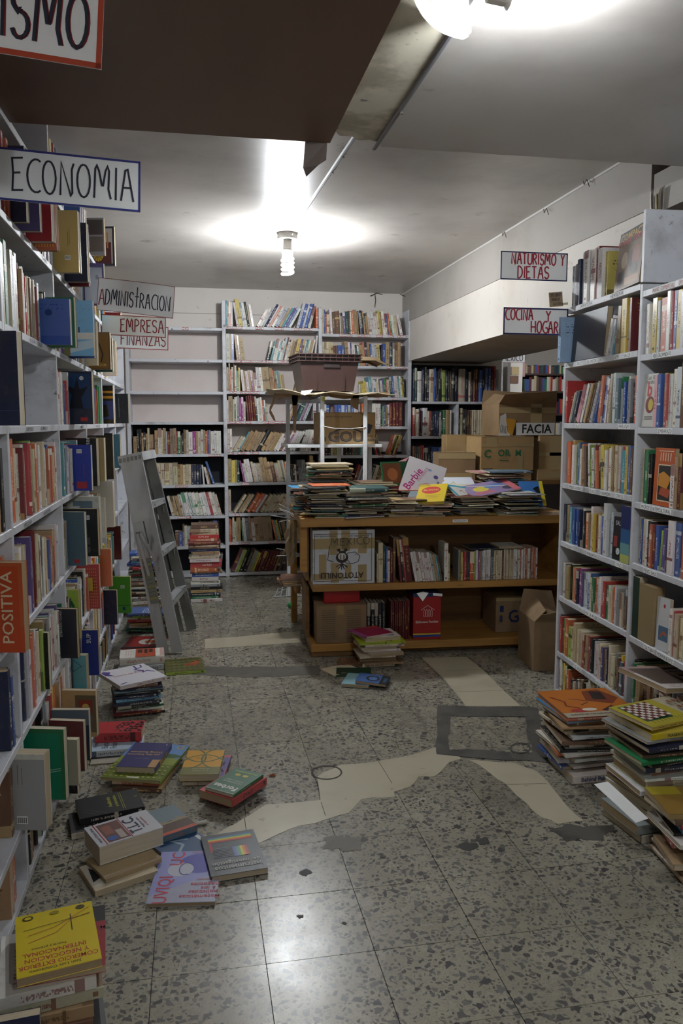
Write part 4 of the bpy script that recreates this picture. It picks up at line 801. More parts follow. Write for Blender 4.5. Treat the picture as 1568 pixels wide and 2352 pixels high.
# ------------------------------------------------------------------ the plywood display table
TR = math.radians(-3.0)                     # its turn on the floor
tb = empty('display_table', (.735, 4.93, 0), TR)
TW, TD = 1.72, .98
def tbx(a, b_, n, m='wood', bev=.003): g = MB(); g.box(a, b_); return g.build(n, M[m], tb, bev)
tbx((-.075, -.03, .845), (TW, TD + .03, .90), 'table_top')
tbx((0, 0, .425), (TW, TD * .5, .468), 'shelf'); tbx((-.012, -.012, .035), (TW, TD * .5, .085), 'bottom_shelf')
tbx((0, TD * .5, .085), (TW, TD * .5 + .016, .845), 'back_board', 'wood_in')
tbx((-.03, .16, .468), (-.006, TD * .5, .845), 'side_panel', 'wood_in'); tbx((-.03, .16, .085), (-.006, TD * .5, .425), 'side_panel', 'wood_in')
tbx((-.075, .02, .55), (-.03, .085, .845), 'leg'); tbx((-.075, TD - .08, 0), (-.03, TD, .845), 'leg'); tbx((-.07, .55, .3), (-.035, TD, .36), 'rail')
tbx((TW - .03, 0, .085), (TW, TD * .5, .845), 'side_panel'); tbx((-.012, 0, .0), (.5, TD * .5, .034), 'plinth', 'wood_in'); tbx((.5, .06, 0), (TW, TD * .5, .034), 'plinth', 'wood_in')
g = MB(); g.box((.9, -.0312, .862), (1.0, -.0303, .88), M['paper']); hand(g, 'MONICISM', -.04, -.006, .08, .012, .0016, M['black'], Matrix(((1, 0, 0, .95), (0, 0, -1, -.0314), (0, 1, 0, .871), (0, 0, 0, 1)))); g.build('shelf_label', None, tb)
tag(tb, 'plywood display table with two shelves, heaped with picture books', 'table')
TM = Matrix.Translation((.735, 4.93, 0)) @ Matrix.Rotation(TR, 4, 'Z')
def tp(x, y, z=0.): return TM @ Vector((x, y, z))
# books on the middle shelf (px 862..1275)
def trow(spec, x0, x1, z, seed, where, kind, y0=.02, u=.00272, uh=.0027, **kw):
    return row(spec, tp(x0, y0, z), TR, x1 - x0, u, uh, kind, where, 'books on the display table shelves', seed=seed, recess=.01, **kw)
# table-shelf x from the photo's pixel column
def tx(px_, z=.6): q = TM.inverted() @ ony(px_, 1300, 4.9); return q.x
trow("c3h70 c12h95 e7h88 b4h86 W6h78 d8h80 m6h106 <6 d6h104 k5h104 r5h104 d14h108 <11 W6h74x4 W7h72x3 l4h70 t4h66x2 q4h66 m4h62 _2 | W10h92 c4h68", tx(868), tx(1070), .468, 71, 'on middle shelf of the plywood table, left half', 'storybook')
trow("G5h74 y4h70 c3h70 r5h70 d4h70 n5h70 o11h70 L5h72 W5h74 p3h72 t5h72 l4h72 W6h74x3 G8h74 c4h72x5 m5h70 W4h74 c4h74x4 W4h74x4 o4h74 W4h74 o4h74 W4h75 o4h75 W4h75x2 o4h76 W4h76 o4h76 W4h76", tx(1054), TW - .04, .468, 72, 'on middle shelf of the plywood table, right half', 'storybook')
g_ = tp(tx(1110), .13, .672)
flatbook('picture_book', 'thin blue and lime book lying on the storybook row', 'books on the display table shelves', 'n', g_.x, g_.y, g_.z, TR, .19, .2, .008, c2='#9dbb3c', spine='f')
g_ = tp(tx(1170), .12, .676)
flatbook('picture_book', 'thin white-edged book lying on the orange-striped series', 'books on the display table shelves', 'W', g_.x, g_.y, g_.z, TR, .16, .2, .012, spine='b')
# bottom shelf: dark sets and the red slip case
trow("k9h92x6", tx(838), tx(900), .085, 73, 'on bottom shelf of the plywood table', 'encyclopedia_volume', y0=.03, style='h')
rr = trow("d4.6h95x10", tx(900), tx(950), .085, 74, 'on bottom shelf beside the red slipcase', 'encyclopedia_volume', y0=.02, style='h')
a = tp(tx(951), .02, .086); T = Matrix.Translation(a) @ Matrix.Rotation(TR, 4, 'Z')
sc = empty('slipcase', a, TR); g = MB(); w, hh = .185, .305
g.box((0, 0, 0), (w, .2, hh)); g.build('case_body', plain('#9c1a1c', .4), sc, .002)
g = MB(); g.box((-.001, -.001, hh - .022), (w + .001, .202, hh + .001)); g.build('blue_band', plain('#1f2c5c', .5), sc)
art = [('r', 0, .1, 1, .13, '#c9b52c'), ('r', 0, .05, 1, .1, '#1f3c8c'), ('t', 'Biblioteca Familiar', .5, .38, .023, 0, '#e8e0d8', .9)]
for k in range(4): art.append(('l', [(.37 + .085 * k, .5), (.37 + .085 * k, .62)] + [(.37 + .085 * k + .03, .66), (.37 + .085 * k + .06, .62), (.37 + .085 * k + .06, .5), (.37 + .085 * k, .5)], .0018, '#e8e0d8'))
art += [('l', [(.28, .64), (.51, .74), (.76, .64)], .0025, '#e8e0d8'), ('r', .3, .22, .7, .224, '#b84a48')]
art_items(sc, Matrix(((1, 0, 0, 0), (0, 0, -1, 0), (0, 1, 0, 0), (0, 0, 0, 1))), w, hh, art, name='printed_emblem')
tag(sc, 'red slipcase with a white temple emblem on the table bottom shelf', 'slipcase')
g = MB(); T2 = T
g.add([(.02, -.004, hh + .004), (.06, -.012, hh + .016), (.1, -.004, hh + .004), (.055, -.03, hh - .045)], [(0, 1, 2, 3)], M['paper']); g.add([(.13, -.004, hh + .003), (.19, -.012, hh - .002), (.19, -.01, hh - .02), (.13, -.004, hh - .014)], [(0, 1, 2, 3)], M['paper'])
o = g.build('torn_paper', None, sc)
# ------------------------------------------------------------------ cardboard boxes
def carton(name, label, loc, rot, W, D, H, m='card', flaps='closed', tape=(), art=(), tilt=None, side_tape=True, tm='tape', art2=()):
    root = empty(name, loc, rot)
    if tilt: root.rotation_euler = (tilt[0], tilt[1], rot)
    g = MB(); t_ = .005
    g.box((-W / 2, 0, 0), (W / 2, t_, H)); g.build('front_wall', M[m], root, .002)
    g = MB(); g.box((-W / 2, D - t_, 0), (W / 2, D, H)); g.build('back_wall', M[m], root, .002)
    for s in (-1, 1):
        g = MB(); g.box((s * W / 2 - (t_ if s > 0 else 0), t_, 0), (s * W / 2 + (t_ if s < 0 else 0), D - t_, H)); g.build('side_wall', M[m], root, .002)
    g = MB(); g.box((-W / 2 + t_, t_, .001), (W / 2 - t_, D - t_, t_)); g.build('bottom', M[m], root)
    if flaps == 'closed':
        for s in (0, 1):
            g = MB(); y0, y1 = (0, D / 2 - .001) if s == 0 else (D / 2 + .001, D); g.box((-W / 2, y0, H), (W / 2, y1, H + .004)); g.build('flap', M[m], root, .001)
    elif flaps == 'open':
        for k, (ax, an) in enumerate((('f', 1.2), ('b', .5), ('l', .9), ('r', .35))):
            g = MB()
            if ax == 'f': P = [(-W / 2, 0, H), (W / 2, 0, H), (W / 2 - .03, -math.cos(an) * D * .5, H + math.sin(an) * D * .3), (-W / 2 + .02, -math.cos(an) * D * .5, H + math.sin(an) * D * .3 - .03)]
            elif ax == 'b': P = [(-W / 2, D, H), (W / 2, D, H), (W / 2, D + D * .3, H + .1), (-W / 2 + .05, D + D * .25, H + .12)]
            elif ax == 'l': P = [(-W / 2, 0, H), (-W / 2, D, H), (-W / 2 + .1, D - .03, H + .09), (-W / 2 + .08, .03, H + .06)]
            else: P = [(W / 2, 0, H), (W / 2, D, H), (W / 2 - .16, D, H + .05), (W / 2 - .15, .03, H + .03)]
            P = [Vector(p_) for p_ in P]; nn = (P[1] - P[0]).cross(P[3] - P[0]).normalized() * .004
            g.add(P + [p_ + nn for p_ in P], [(3, 2, 1, 0), (4, 5, 6, 7), (0, 1, 5, 4), (1, 2, 6, 5), (2, 3, 7, 6), (3, 0, 4, 7)]); g.build('flap', M[m], root)
    for (x0, z0, x1, z1) in tape:
        g = MB(); g.add([(x0 * W - W / 2, -.0012, z0 * H), (x1 * W - W / 2, -.0012, z0 * H), (x1 * W - W / 2, -.0012, z1 * H), (x0 * W - W / 2, -.0012, z1 * H)], [(0, 1, 2, 3)])
        if z1 >= .999: g.add([(x0 * W - W / 2, -.0012, H + .0052), (x1 * W - W / 2, -.0012, H + .0052), (x1 * W - W / 2, D, H + .0052), (x0 * W - W / 2, D, H + .0052)], [(0, 1, 2, 3)])
        g.build('packing_tape', M[tm], root)
    for art in (art, art2):
      if art: art_items(root, Matrix(((1, 0, 0, -W / 2), (0, 0, -1, -.0016), (0, 1, 0, 0), (0, 0, 0, 1))), W, H, art, name='printed_pattern')
    return tag(root, label, 'box', 'cardboard boxes')
p = tp(tx(716) + .21, .02, .469)
carton('cardboard_box', 'white printed carton patched with tape on the table middle shelf', tuple(p), TR, .40, .34, .345, 'white', tape=[(.27, .55, .4, 1), (.46, .62, .6, 1), (.73, .57, .87, 1), (.1, .1, .22, .56), (.29, .03, .42, .4), (.52, .1, .62, .37), (.73, .03, .87, .36), (0, .66, 1, .86), (.0, .08, .5, .2)],
       tm='tape_clear', art=[('l', [(.03, .06), (.95, .06), (.95, .94), (.03, .94), (.03, .06)], .003, '#2c1c1c'), ('t', 'ATOTONILLI', .47, .17, .052, 180, '#2c2020', .92, .02), ('t', 'www.atotonilli.com', .2, .9, .017, 180, '#4a4444'), ('t', 'Atotonilli Alto, Jal.', .75, .9, .017, 180, '#4a4444'),
       ('h', 'MEXICO', .6, .8, .25, .045, .0032, 2, '#181818'), ('l', [(.27, .72), (.24, .46), (.33, .42)], .004, '#181818'), ('l', [(.6, .4), (.52, .5), (.56, .58), (.68, .6), (.76, .52), (.73, .42), (.64, .38), (.52, .4)], .004, '#181818'),
       ('e', .47, .5, .1, .1, '#241818'), ('e', .47, .52, .065, .07, '#c9c4bc'), ('e', .42, .64, .03, .03, '#241818'), ('e', .53, .64, .03, .03, '#241818'), ('r', .42, .58, .53, .62, '#241818'), ('l', [(.5, .55), (.5, .45)], .006, '#241818'), ('l', [(.45, .56), (.45, .44)], .005, '#241818')] +
       [('l', [(.47, .39), (.47 + .1 * math.cos(a), .36 + .09 * math.sin(a))], .006, '#241818') for a in (3.5, 4.1, 4.6, 5.1, 5.8)])
p = tp(tx(735) + .14, .0, .086)
carton('cardboard_box', 'brown carton printed with columns of text on the bottom shelf', tuple(p), TR, .325, .3, .245, 'card_dark', tape=[(.4, .75, .55, 1)],
       art=[('r', .1, .12 + .058 * i, .38, .135 + .058 * i, '#5c4a34') for i in range(14)], art2=[('r', .6, .12 + .058 * i, .88, .135 + .058 * i, '#5c4a34') for i in range(14)])
rb = empty('red_box', tuple(tp(tx(740) + .15, .06, .337)), TR + .05); g = MB(); g.box((-.13, 0, 0), (.105, .22, .085)); g.build('box_body', plain('#a3141c', .3), rb, .003); g = MB(); g.box((-.131, .04, .012), (-.129, .2, .075)); g.build('open_end', M['black'], rb)
tag(rb, 'glossy red box on top of the brown printed carton', 'box')
p = tp(tx(1185) + .06, .12, .086)
carton('cardboard_box', 'brown carton with blue script lettering at the bottom shelf end', tuple(p), TR, .33, .28, .235, 'card_dark', tape=[(0, .92, 1, 1)], art=[('t', 'Gray', .58, .5, .12, 12, '#24305c', .9, .02), ('r', .08, .6, .16, .78, '#24305c'), ('r', .08, .3, .14, .5, '#3a3a4c'), ('t', 'Wee', .62, .82, .04, 5, '#24305c')], tm='tape_clear')
p = onz(1262, 1512); carton('cardboard_box', 'open brown carton on the floor between table and white bookcase', (1.98 + .14, 4.38, .0), -.1, .24, .3, .31, 'card_dark', flaps='open')
# boxes stacked behind the table (rest on a low shelf hidden by the heap)
st = empty('storage_shelf', (2.55, 6.05, 0)); g = MB(); g.box((-.75, .0, 1.0), (.75, .6, 1.03)); g.build('shelf_board', M['wood_in'], st)
for x in (-.7, .7):
    for y in (.03, .57): g = MB(); g.box((x - .025, y - .025, 0), (x + .025, y + .025, 1.0)); g.build('leg', M['wood_in'], st)
tag(st, 'low wooden stand carrying the brown cartons behind the table', 'stand')
carton('cardboard_box', 'dull brown carton wrapped in clear tape, lowest of those behind the table', (2.07, 6.07, 1.031), -.12, .30, .24, .225, 'card_dark', tape=[(0, .8, 1, 1), (.1, .15, .9, .3)], tm='tape_clear')
carton('cardboard_box', 'brown carton with green printed letters and shiny tape behind the table', (2.49, 6.06, 1.112), .06, .46, .3, .27, 'card', tape=[(0, .72, 1, .8), (.1, .8, .3, 1), (.7, .0, .8, .6)],
       art=[('t', 'C', .12, .5, .09, 0, '#1f6a44', 1, .02), ('t', 'OR', .43, .52, .075, 0, '#1f6a44', 1, .02), ('t', 'M', .7, .52, .07, 0, '#1f6a44', 1, .02), ('r', .35, .36, .52, .37, '#3a5a44'), ('r', .35, .3, .52, .33, '#3a5a44')], art2=[('r', .04, .05, .22, .08, '#5c5034')], tm='tape_clear')
carton('cardboard_box', 'plain carton wedged under the green-lettered one', (2.5, 6.08, 1.031), .02, .42, .3, .075, 'card')
carton('cardboard_box', 'tan carton standing behind the green-lettered one', (2.30, 6.42, 1.031), -.1, .4, .2, .36, 'card', tape=[(.4, .8, .6, 1)])
carton('cardboard_box', 'battered open carton with a FACIA strip across its front', (2.68, 6.12, 1.392), .03, .5, .36, .26, 'card_dark', flaps='open', tape=[(0, .7, 1, .88), (.55, .3, .75, 1)],
       art=[('r', .3, .02, .98, .4, '#d8dadb'), ('t', 'FACIA', .66, .2, .1, 0, '#17181a', .95, .02), ('p', [(.0, .0), (.2, .0), (.12, .7), (.02, .6)], '#c9c7c2'), ('h', 'ONO', .09, .2, .06, .06, .003, -8, '#2c2c2c'), ('p', [(.12, .55), (.3, .5), (.24, .0), (.16, .1)], '#c48f2c'), ('p', [(.24, .02), (.3, .3), (.3, .02)], '#17181a')], tm='tape_clear')
carton('cardboard_box', 'tall brown carton against the white bookcase end', (2.93, 6.1, 1.12), 0, .3, .3, .27, 'card', tape=[(.3, 0, .95, 1), (0, .4, 1, .5)], tm='tape_clear')
carton('cardboard_box', 'brown carton lowest in the stack beside the white bookcase', (2.93, 6.08, 1.031), 0, .34, .3, .085, 'card', tape=[(.2, .2, .8, .8)], tm='tape_clear')
# ------------------------------------------------------------------ the heap of picture books on the table top
MIXP = 'WWWWccccttGGllkkmmtyqxneegKdLob'
def autop(seed, n, tmin=.4, tmax=.95, mix=MIXP):
    r = random.Random(seed); return ' '.join(f"{r.choice(mix)}{r.uniform(tmin, tmax):.2f}" for _ in range(n))
HEAP = 'picture books heaped on the table'
#   table x, y, z, count, w, d, seed, where
piles = [(.10, .13, 24, .24, .26, 1, 'of the front pile at the table corner'), (.335, .12, 17, .25, .25, 2, 'of the second front pile on the table'), (.60, .11, 13, .24, .24, 3, 'of the third front pile on the table'),
         (.79, .11, 10, .22, .24, 4, 'of the fourth front pile, below the yellow book'), (1.07, .12, 14, .25, .24, 5, 'of the fifth front pile on the table'), (1.36, .12, 17, .26, .25, 6, 'of the front pile beside the right bookcase'),
         (.16, .44, 37, .27, .27, 7, 'of the tallest pile on the table'), (.46, .44, 24, .26, .27, 8, 'of the rear pile behind the second'), (.78, .42, 17, .26, .26, 9, 'of the rear pile under the leaning books'),
         (1.08, .44, 20, .27, .27, 10, 'of the rear pile before the cartons'), (1.38, .44, 28, .27, .27, 11, 'of the rear pile by the right bookcase'), (.0, .30, 21, .2, .2, 12, 'of the pile overhanging the table end')]
PT = {}
for x, y, n, w, d, s, wh in piles:
    q = tp(x, y, .9005); PT[s] = pile('picture_book', wh, HEAP, q.x, q.y, q.z, TR + random.Random(s).uniform(-.08, .08), autop(s, n), (w, d), s, .038, .22, 'm', 'flrb', jit=.012)
# single covers one can make out
def on_heap(x, y, z): return tp(x, y, z)
q = ony(992, 1139, 5.0); YB_ = dict(tilt=(.42, -.08, 0))
flatbook('picture_book', 'bright yellow paperback with a red oval on the heap', HEAP, 'y', q.x, q.y, q.z, TR - .42, .19, .24, .022, 'p', 'f', [('r', 0, 0, 1, 1, '#c9ae1c'), ('e', .46, .66, .33, .2, '#b8302c'), ('t', 'BLOOD', .46, .66, .03, 0, '#d8c07a'), ('t', 'ENGLISH', .2, .93, .018, 0, '#4a4420'), ('l', [(.3, .36), (.85, .36)], .003, '#6a5c14'), ('l', [(.35, .28), (.8, .28)], .003, '#6a5c14'), ('l', [(.45, .2), (.75, .2)], .003, '#6a5c14')], c2='#d8b82c', **YB_)
q = ony(968, 1141, 5.03)
nb_ = flatbook('spiral_notebook', 'spiral-bound book under the bright yellow one', HEAP, 'x', q.x, q.y, q.z - .03, TR - .46, .2, .25, .014, 'm', 'f', **YB_)
for k in range(16):
    a = arc(0, 0, .009, .009, 0, 360, 8); g = MB(); g.tube([(x_, y_, .012 + .24 * k / 16) for x_, y_ in a], .0012, 4); g.build('wire_coil', M['metal'], nb_)
# standing / leaning covers
def leaning(name, label, cx, cy, z, rot, back, W, H, th, c, art=(), roll=0., group=HEAP):
    """a book propped up, cover to the viewer, leaning backwards by 'back'"""
    Bf = Matrix.Translation((cx, cy, z)) @ Matrix.Rotation(rot, 4, 'Z') @ Matrix.Rotation(-back, 4, 'X') @ Matrix.Rotation(roll, 4, 'Y')
    # local x thickness -> -y (front), local y depth -> +x (spine on the left), local z up
    R = Matrix(((0, 1, 0, -W / 2), (-1, 0, 0, 0), (0, 0, 1, 0), (0, 0, 0, 1)))
    o = book(name, label, group, Bf @ R, th, W, H, c, 'm' if th < .012 else 'p', c2=PAL.get(c, c))
    if art: art_items(o, unscale(o) @ Bf @ Matrix(((1, 0, 0, -W / 2), (0, 0, -1, -th / 2), (0, 1, 0, 0), (0, 0, 0, 1))), W, H, art)
    return o
q = ony(925, 1105, 5.2)
leaning('picture_book', 'green and red storybook standing behind the white ballet one', q.x - .02, 5.27, 1.02, .25, .3, .2, .22, .008, 'g', [('r', .05, .3, .75, .95, '#7a4a2c'), ('e', .4, .6, .2, .2, '#b06a3c'), ('r', .75, 0, 1, 1, '#1f5a3c'), ('r', 0, 0, .95, .22, '#8a2a34')])
leaning('picture_book', 'white and pink ballet storybook propped upright on the heap', q.x + .1, 5.2, 1.0, -.12, .38, .27, .26, .008, 'W', [('r', 0, 0, 1, 1, '#dad6da'), ('t', 'Barbie', .27, .42, .075, 72, '#b8247c', .9, .015), ('t', 'HOBBIES', .47, .62, .03, 72, '#c88aa8'), ('p', [(.5, .2), (.62, .42), (.7, .44), (.78, .2), (.66, .14)], '#c79ac4'), ('l', [(.45, .3), (.62, .42), (.85, .3)], .006, '#c9a48a'), ('e', .8, .66, .06, .05, '#5a4a8a'), ('e', .6, .8, .05, .03, '#8aa0c8'), ('e', .9, .52, .03, .05, '#8a6ab0'), ('l', [(.4, .16), (.95, .1)], .004, '#c9a0b8')], roll=.35)
leaning('picture_book', 'pink book with black bars rising behind the ballet storybook', q.x + .1, 5.36, 1.03, -.1, .3, .2, .22, .008, 'K', [('l', [(.5, .7), (.95, .95)], .02, '#1c1c1e'), ('l', [(.6, .55), (1, .78)], .02, '#1c1c1e')], roll=-.4)
q = ony(1045, 1100, 5.45); flatbook('picture_book', 'white picture book with an orange spot lying open-faced on the heap', HEAP, 'W', q.x, 5.42, PT[9] + .003, TR, .27, .2, .008, 'm', 'f', [('r', 0, 0, 1, 1, '#ccd2dc'), ('e', .12, .8, .1, .12, '#d8923c'), ('l', [(.3, .5), (.45, .7), (.5, .4), (.65, .55)], .006, '#c9a86a'), ('e', .55, .3, .1, .12, '#b9b4c4')], tilt=(.5, 0, 0))
q = tp(1.02, .16, PT[5] + .003); flatbook('picture_book', 'white card with a turquoise border tilted on the heap', HEAP, 's', q.x, q.y, q.z, TR + .5, .19, .19, .006, 'm', 'b', [('r', 0, 0, 1, 1, '#4fb0c4'), ('r', .12, .12, .88, .88, '#dcdad4'), ('l', [(.4, .6), (.55, .68), (.6, .5)], .006, '#8a2a34')], tilt=(.5, .15, 0))
q = tp(1.22, .2, PT[5] + .032); flatbook('picture_book', 'colourful mauve picture book spread over the fifth pile', HEAP, 'v', q.x, q.y, q.z, TR + .1, .34, .25, .008, 'm', 'b', [('r', 0, 0, 1, 1, '#8a7aa0'), ('e', .3, .5, .16, .2, '#c9b84a'), ('e', .6, .6, .2, .16, '#5a7ab0'), ('r', .1, .1, .5, .3, '#b06a7a'), ('l', [(.1, .9), (.9, .4)], .012, '#cfc8c0'), ('e', .8, .3, .1, .15, '#4a4a5c'), ('r', .85, 0, 1, 1, '#c06a74')], tilt=(.2, -.15, 0))
q = tp(.02, .2, .99); flatbook('picture_book', 'folded orange leaflet hanging off the table corner pile', HEAP, 'o', q.x, q.y, q.z - .01, TR + .3, .1, .13, .004, 'm', 'l', [('r', 0, 0, 1, 1, '#d8782c'), ('p', [(.4, .2), (.8, .2), (.6, .6)], '#c4cfd8')], tilt=(.7, -.2, 0))
q = tp(.0, .35, 1.065); flatbook('picture_book', 'sky-blue book sticking out of the table end pile', HEAP, 's', q.x, q.y, q.z, TR + .1, .24, .2, .008, 'm', 'f', [('r', 0, 0, 1, 1, '#3c94c8')])
q = tp(.36, .1, PT[2] + .001); flatbook('picture_book', 'wide dark green album bowing on the second pile', HEAP, 'e', q.x, q.y, q.z, TR, .25, .24, .03, 'h', 'f')
q = tp(1.48, .06, 1.0); leaning('picture_book', 'blue and yellow cartoon magazine slumped at the heap end', q.x, q.y - .0, q.z - .05, TR - .1, .7, .16, .2, .006, 'b', [('r', 0, 0, 1, 1, '#3c74b8'), ('p', [(.5, .3), (.7, .5), (.55, .7), (.8, .8), (.85, .4)], '#14141c'), ('r', .85, 0, 1, 1, '#d8c22c'), ('e', .3, .2, .2, .15, '#c8482c')])
for k, (x, y, rz) in enumerate(((1.33, .52, .1), (1.4, .4, -.05))):
    q = tp(x, y, PT[11] + .001 + k * .011); flatbook('picture_book', f"{['pale pink', 'grey-blue'][k]} hardback laid across the rear pile by the right bookcase", HEAP, 'Kx'[k], q.x, q.y, q.z, TR + rz, .3, .24, .01, 'm', 'f')
# books and ties on the ledge at the table's end
for k, (dz, c, l) in enumerate(((.30, 'd', 'dark red hardback on the rail at the table end'), (.262, 'W', 'white-edged hardback under the dark red one, table end'))):
    pass
q = TM @ Vector((-.11, .62, .361)); flatbook('hardback', 'maroon hardback lying on the rail at the table end', 'books at the table end', 'd', q.x + .03, q.y, q.z, TR + .1, .2, .25, .022, 'h', 'l')
flatbook('hardback', 'dark hardback on top of the maroon one, table end', 'books at the table end', 'm', q.x + .035, q.y + .01, q.z + .0225, TR - .05, .19, .24, .02, 'h', 'l')
# bundle of white plastic ties poking out behind the table end
for nm, (px_, py_), seed, lb in (('cable_tie_bundle', (665, 1178), 3, 'loose white plastic strips poking out beside the heap'), ('cable_tie_bundle', (672, 1262), 5, 'white plastic strips sticking out behind the white carton')):
    r = random.Random(seed); c = ony(px_ + 25, py_ + 14, 5.5); g = MB()
    for k in range(7):
        a = r.uniform(2.4, 3.5); L_ = r.uniform(.1, .22); e = c + Vector((math.cos(a) * L_, r.uniform(-.04, .04), math.sin(a) * L_ * .6 + r.uniform(-.02, .05)))
        g.tube([c, (c + e) / 2 + Vector((0, 0, r.uniform(-.02, .02))), e], .0035, 5)
    o = g.build(nm, plain('#c9ccd0', .4)); tag(o, lb, 'plastic strips')
# bag of brown paper hanging on the table end
g = MB(); r = random.Random(8); vs = []; n = 10
for i in range(7):
    for j in range(n):
        a = 2 * math.pi * j / n; rr = (.03 + .022 * math.sin(math.pi * i / 6)) * r.uniform(.6, 1.35); vs.append((-.12 + rr * math.cos(a) * .7, .3 + rr * math.sin(a) * 1.8, .55 + i * .05))
g.add(vs, [(i * n + j, i * n + (j + 1) % n, (i + 1) * n + (j + 1) % n, (i + 1) * n + j) for i in range(6) for j in range(n)] + [tuple(range(n - 1, -1, -1)), tuple(range(6 * n, 7 * n))], None, TM)
tag(g.build('paper_bundle', M['kraft']), 'crumpled brown paper bundle hanging at the table end', 'paper bundle')

# ------------------------------------------------------------------ white rack, cardboard sheet, crate, carton behind
rk = empty('metal_rack', (1.16, 6.2, 0))
def post(x, y, z0, z1, w=.03, n='post'): g = MB(); g.box((x - w / 2, y - w / 2, z0), (x + w / 2, y + w / 2, z1)); return g.build(n, M['rack'], rk, .003)
for x in (-.155, .19): post(x, 0, 0, 1.706)
for x in (-.36, .35): post(x, .55, 0, 1.69, .032)
post(.07, .5, 0, 1.3)
for z in (1.69, .95):
    for y in ((.55,) if z > 1 else (0, .55)): g = MB(); g.box((-.37, y - .012, z - .03), (.37, y + .012, z)); g.build('cross_bar', M['rack'], rk)
    for x in (-.155, .19): g = MB(); g.box((x - .012, 0, z - .03), (x + .012, .55, z)); g.build('side_bar', M['rack'], rk)
g = MB(); g.box((-.42, .05, 1.30), (.34, .55, 1.325)); g.build('rack_shelf', M['rack'], rk, .002)
g = MB(); g.tube([(-.15, -.017, 1.47 - .001), (-.06, -.025, 1.452), (.08, -.026, 1.45), (.19, -.017, 1.462)], .004, 6); g.build('string', plain('#d8d8d4', .7), rk)
g = MB(); g.tube([(-.155 + .01, -.02, 1.69), (-.145, -.03, 1.68), (-.15, -.022, 1.67)], .012, 7); g.build('yellow_tie', plain('#d8cf3c', .6), rk)
tag(rk, 'white metal rack standing behind the heaped table', 'rack')
cs = empty('cardboard_sheet', (1.06, 6.35, 1.716)); g = MB(); r = random.Random(2)
top = []; NX, NY = 12, 4
for i in range(NX + 1):
    for j in range(NY + 1):
        x = -.46 + .98 * i / NX; y = -.25 + .62 * j / NY; z = .012 * math.sin(i * 1.3 + j) + (.02 if i < 3 else 0) * (3 - i) * .4 - (.02 * max(0, i - 10)); top.append((x + (r.uniform(-.015, .015) if j in (0, NY) or i in (0, NX) else 0), y + (r.uniform(-.03, .03) if j == 0 else 0), max(.002, z + .012)))
q_ = lambda i, j: i * (NY + 1) + j
fs = [(q_(i, j), q_(i + 1, j), q_(i + 1, j + 1), q_(i, j + 1)) for i in range(NX) for j in range(NY)]; nv = len(top)
fs += [tuple(nv + k for k in reversed(f)) for f in fs]; bd = [q_(i, 0) for i in range(NX + 1)] + [q_(NX, j) for j in range(1, NY + 1)] + [q_(i, NY) for i in range(NX - 1, -1, -1)] + [q_(0, j) for j in range(NY - 1, 0, -1)]
fs += [(bd[k], nv + bd[k], nv + bd[(k + 1) % len(bd)], bd[(k + 1) % len(bd)]) for k in range(len(bd))]
g.add(top + [(x, y, z - .007) for x, y, z in top], fs); g.build('sheet', worn('cardboard_pale', '#b5a78d', '#9a8a6e', 4, .4, .75, .8), cs)
def flap(pts, n): g = MB(); P = [Vector(p_) for p_ in pts]; k = len(P); g.add(P + [p_ + Vector((0, .004, 0)) for p_ in P], [tuple(range(k - 1, -1, -1)), tuple(range(k, 2 * k))] + [(i, (i + 1) % k, k + (i + 1) % k, k + i) for i in range(k)]); return g.build(n, M['card_dark'], cs)
def cpt(x, y, Y=6.3): return ony(x, y, Y) - Vector(cs.location)
flap([cpt(630, 902), cpt(636, 905), cpt(628, 930), cpt(622, 942), cpt(629, 955), cpt(633, 967), cpt(628, 966), cpt(618, 948), cpt(619, 935), cpt(624, 925)], 'hanging_strip')
flap([cpt(634, 904), cpt(720, 906), cpt(712, 912), cpt(690, 908), cpt(680, 932), cpt(672, 930), cpt(669, 912), cpt(655, 912), cpt(640, 918)], 'torn_flap')
flap([cpt(670, 908), cpt(684, 908), cpt(679, 994), cpt(674, 994)], 'hanging_strip')
flap([cpt(752, 903), cpt(829, 903), cpt(822, 914), cpt(790, 917), cpt(758, 912)], 'sagging_fold')
flap([cpt(814, 905), cpt(825, 908), cpt(822, 942), cpt(808, 935), cpt(802, 922)], 'torn_flap')
flap([cpt(876, 900), cpt(893, 902), cpt(889, 913), cpt(874, 905)], 'bent_corner')
g = MB(); P = [cpt(692, 898, 6.08), cpt(718, 895, 6.08), cpt(712, 903, 6.06), cpt(700, 908, 6.06), cpt(691, 905, 6.06)]; g.add(P + [p_ + Vector((0, .004, 0)) for p_ in P], [(4, 3, 2, 1, 0), (5, 6, 7, 8, 9)] + [(i, (i + 1) % 5, 5 + (i + 1) % 5, 5 + i) for i in range(5)]); g.build('torn_scrap', M['paper'], cs)
tag(cs, 'torn cardboard sheet lying on the white rack under the brown crate', 'cardboard sheet')
cr = empty('plastic_crate', (1.065, 6.18, 1.7435), math.radians(4))
g = MB()
def ringv(w, d, z): return [(-w / 2, -d / 2 + .19, z), (w / 2, -d / 2 + .19, z), (w / 2, d / 2 + .19, z), (-w / 2, d / 2 + .19, z)]
R0, R1, R2, R3 = ringv(.40, .30, 0), ringv(.485, .37, .285), ringv(.465, .35, .285), ringv(.38, .28, .01)
g.add(R0 + R1 + R2 + R3, [(3, 2, 1, 0)] + [(i, (i + 1) % 4, 4 + (i + 1) % 4, 4 + i) for i in range(4)] + [(4 + i, 4 + (i + 1) % 4, 8 + (i + 1) % 4, 8 + i) for i in range(4)] + [(8 + i, 8 + (i + 1) % 4, 12 + (i + 1) % 4, 12 + i) for i in range(4)] + [(12, 13, 14, 15)])
g.build('crate_body', M['crate'], cr)
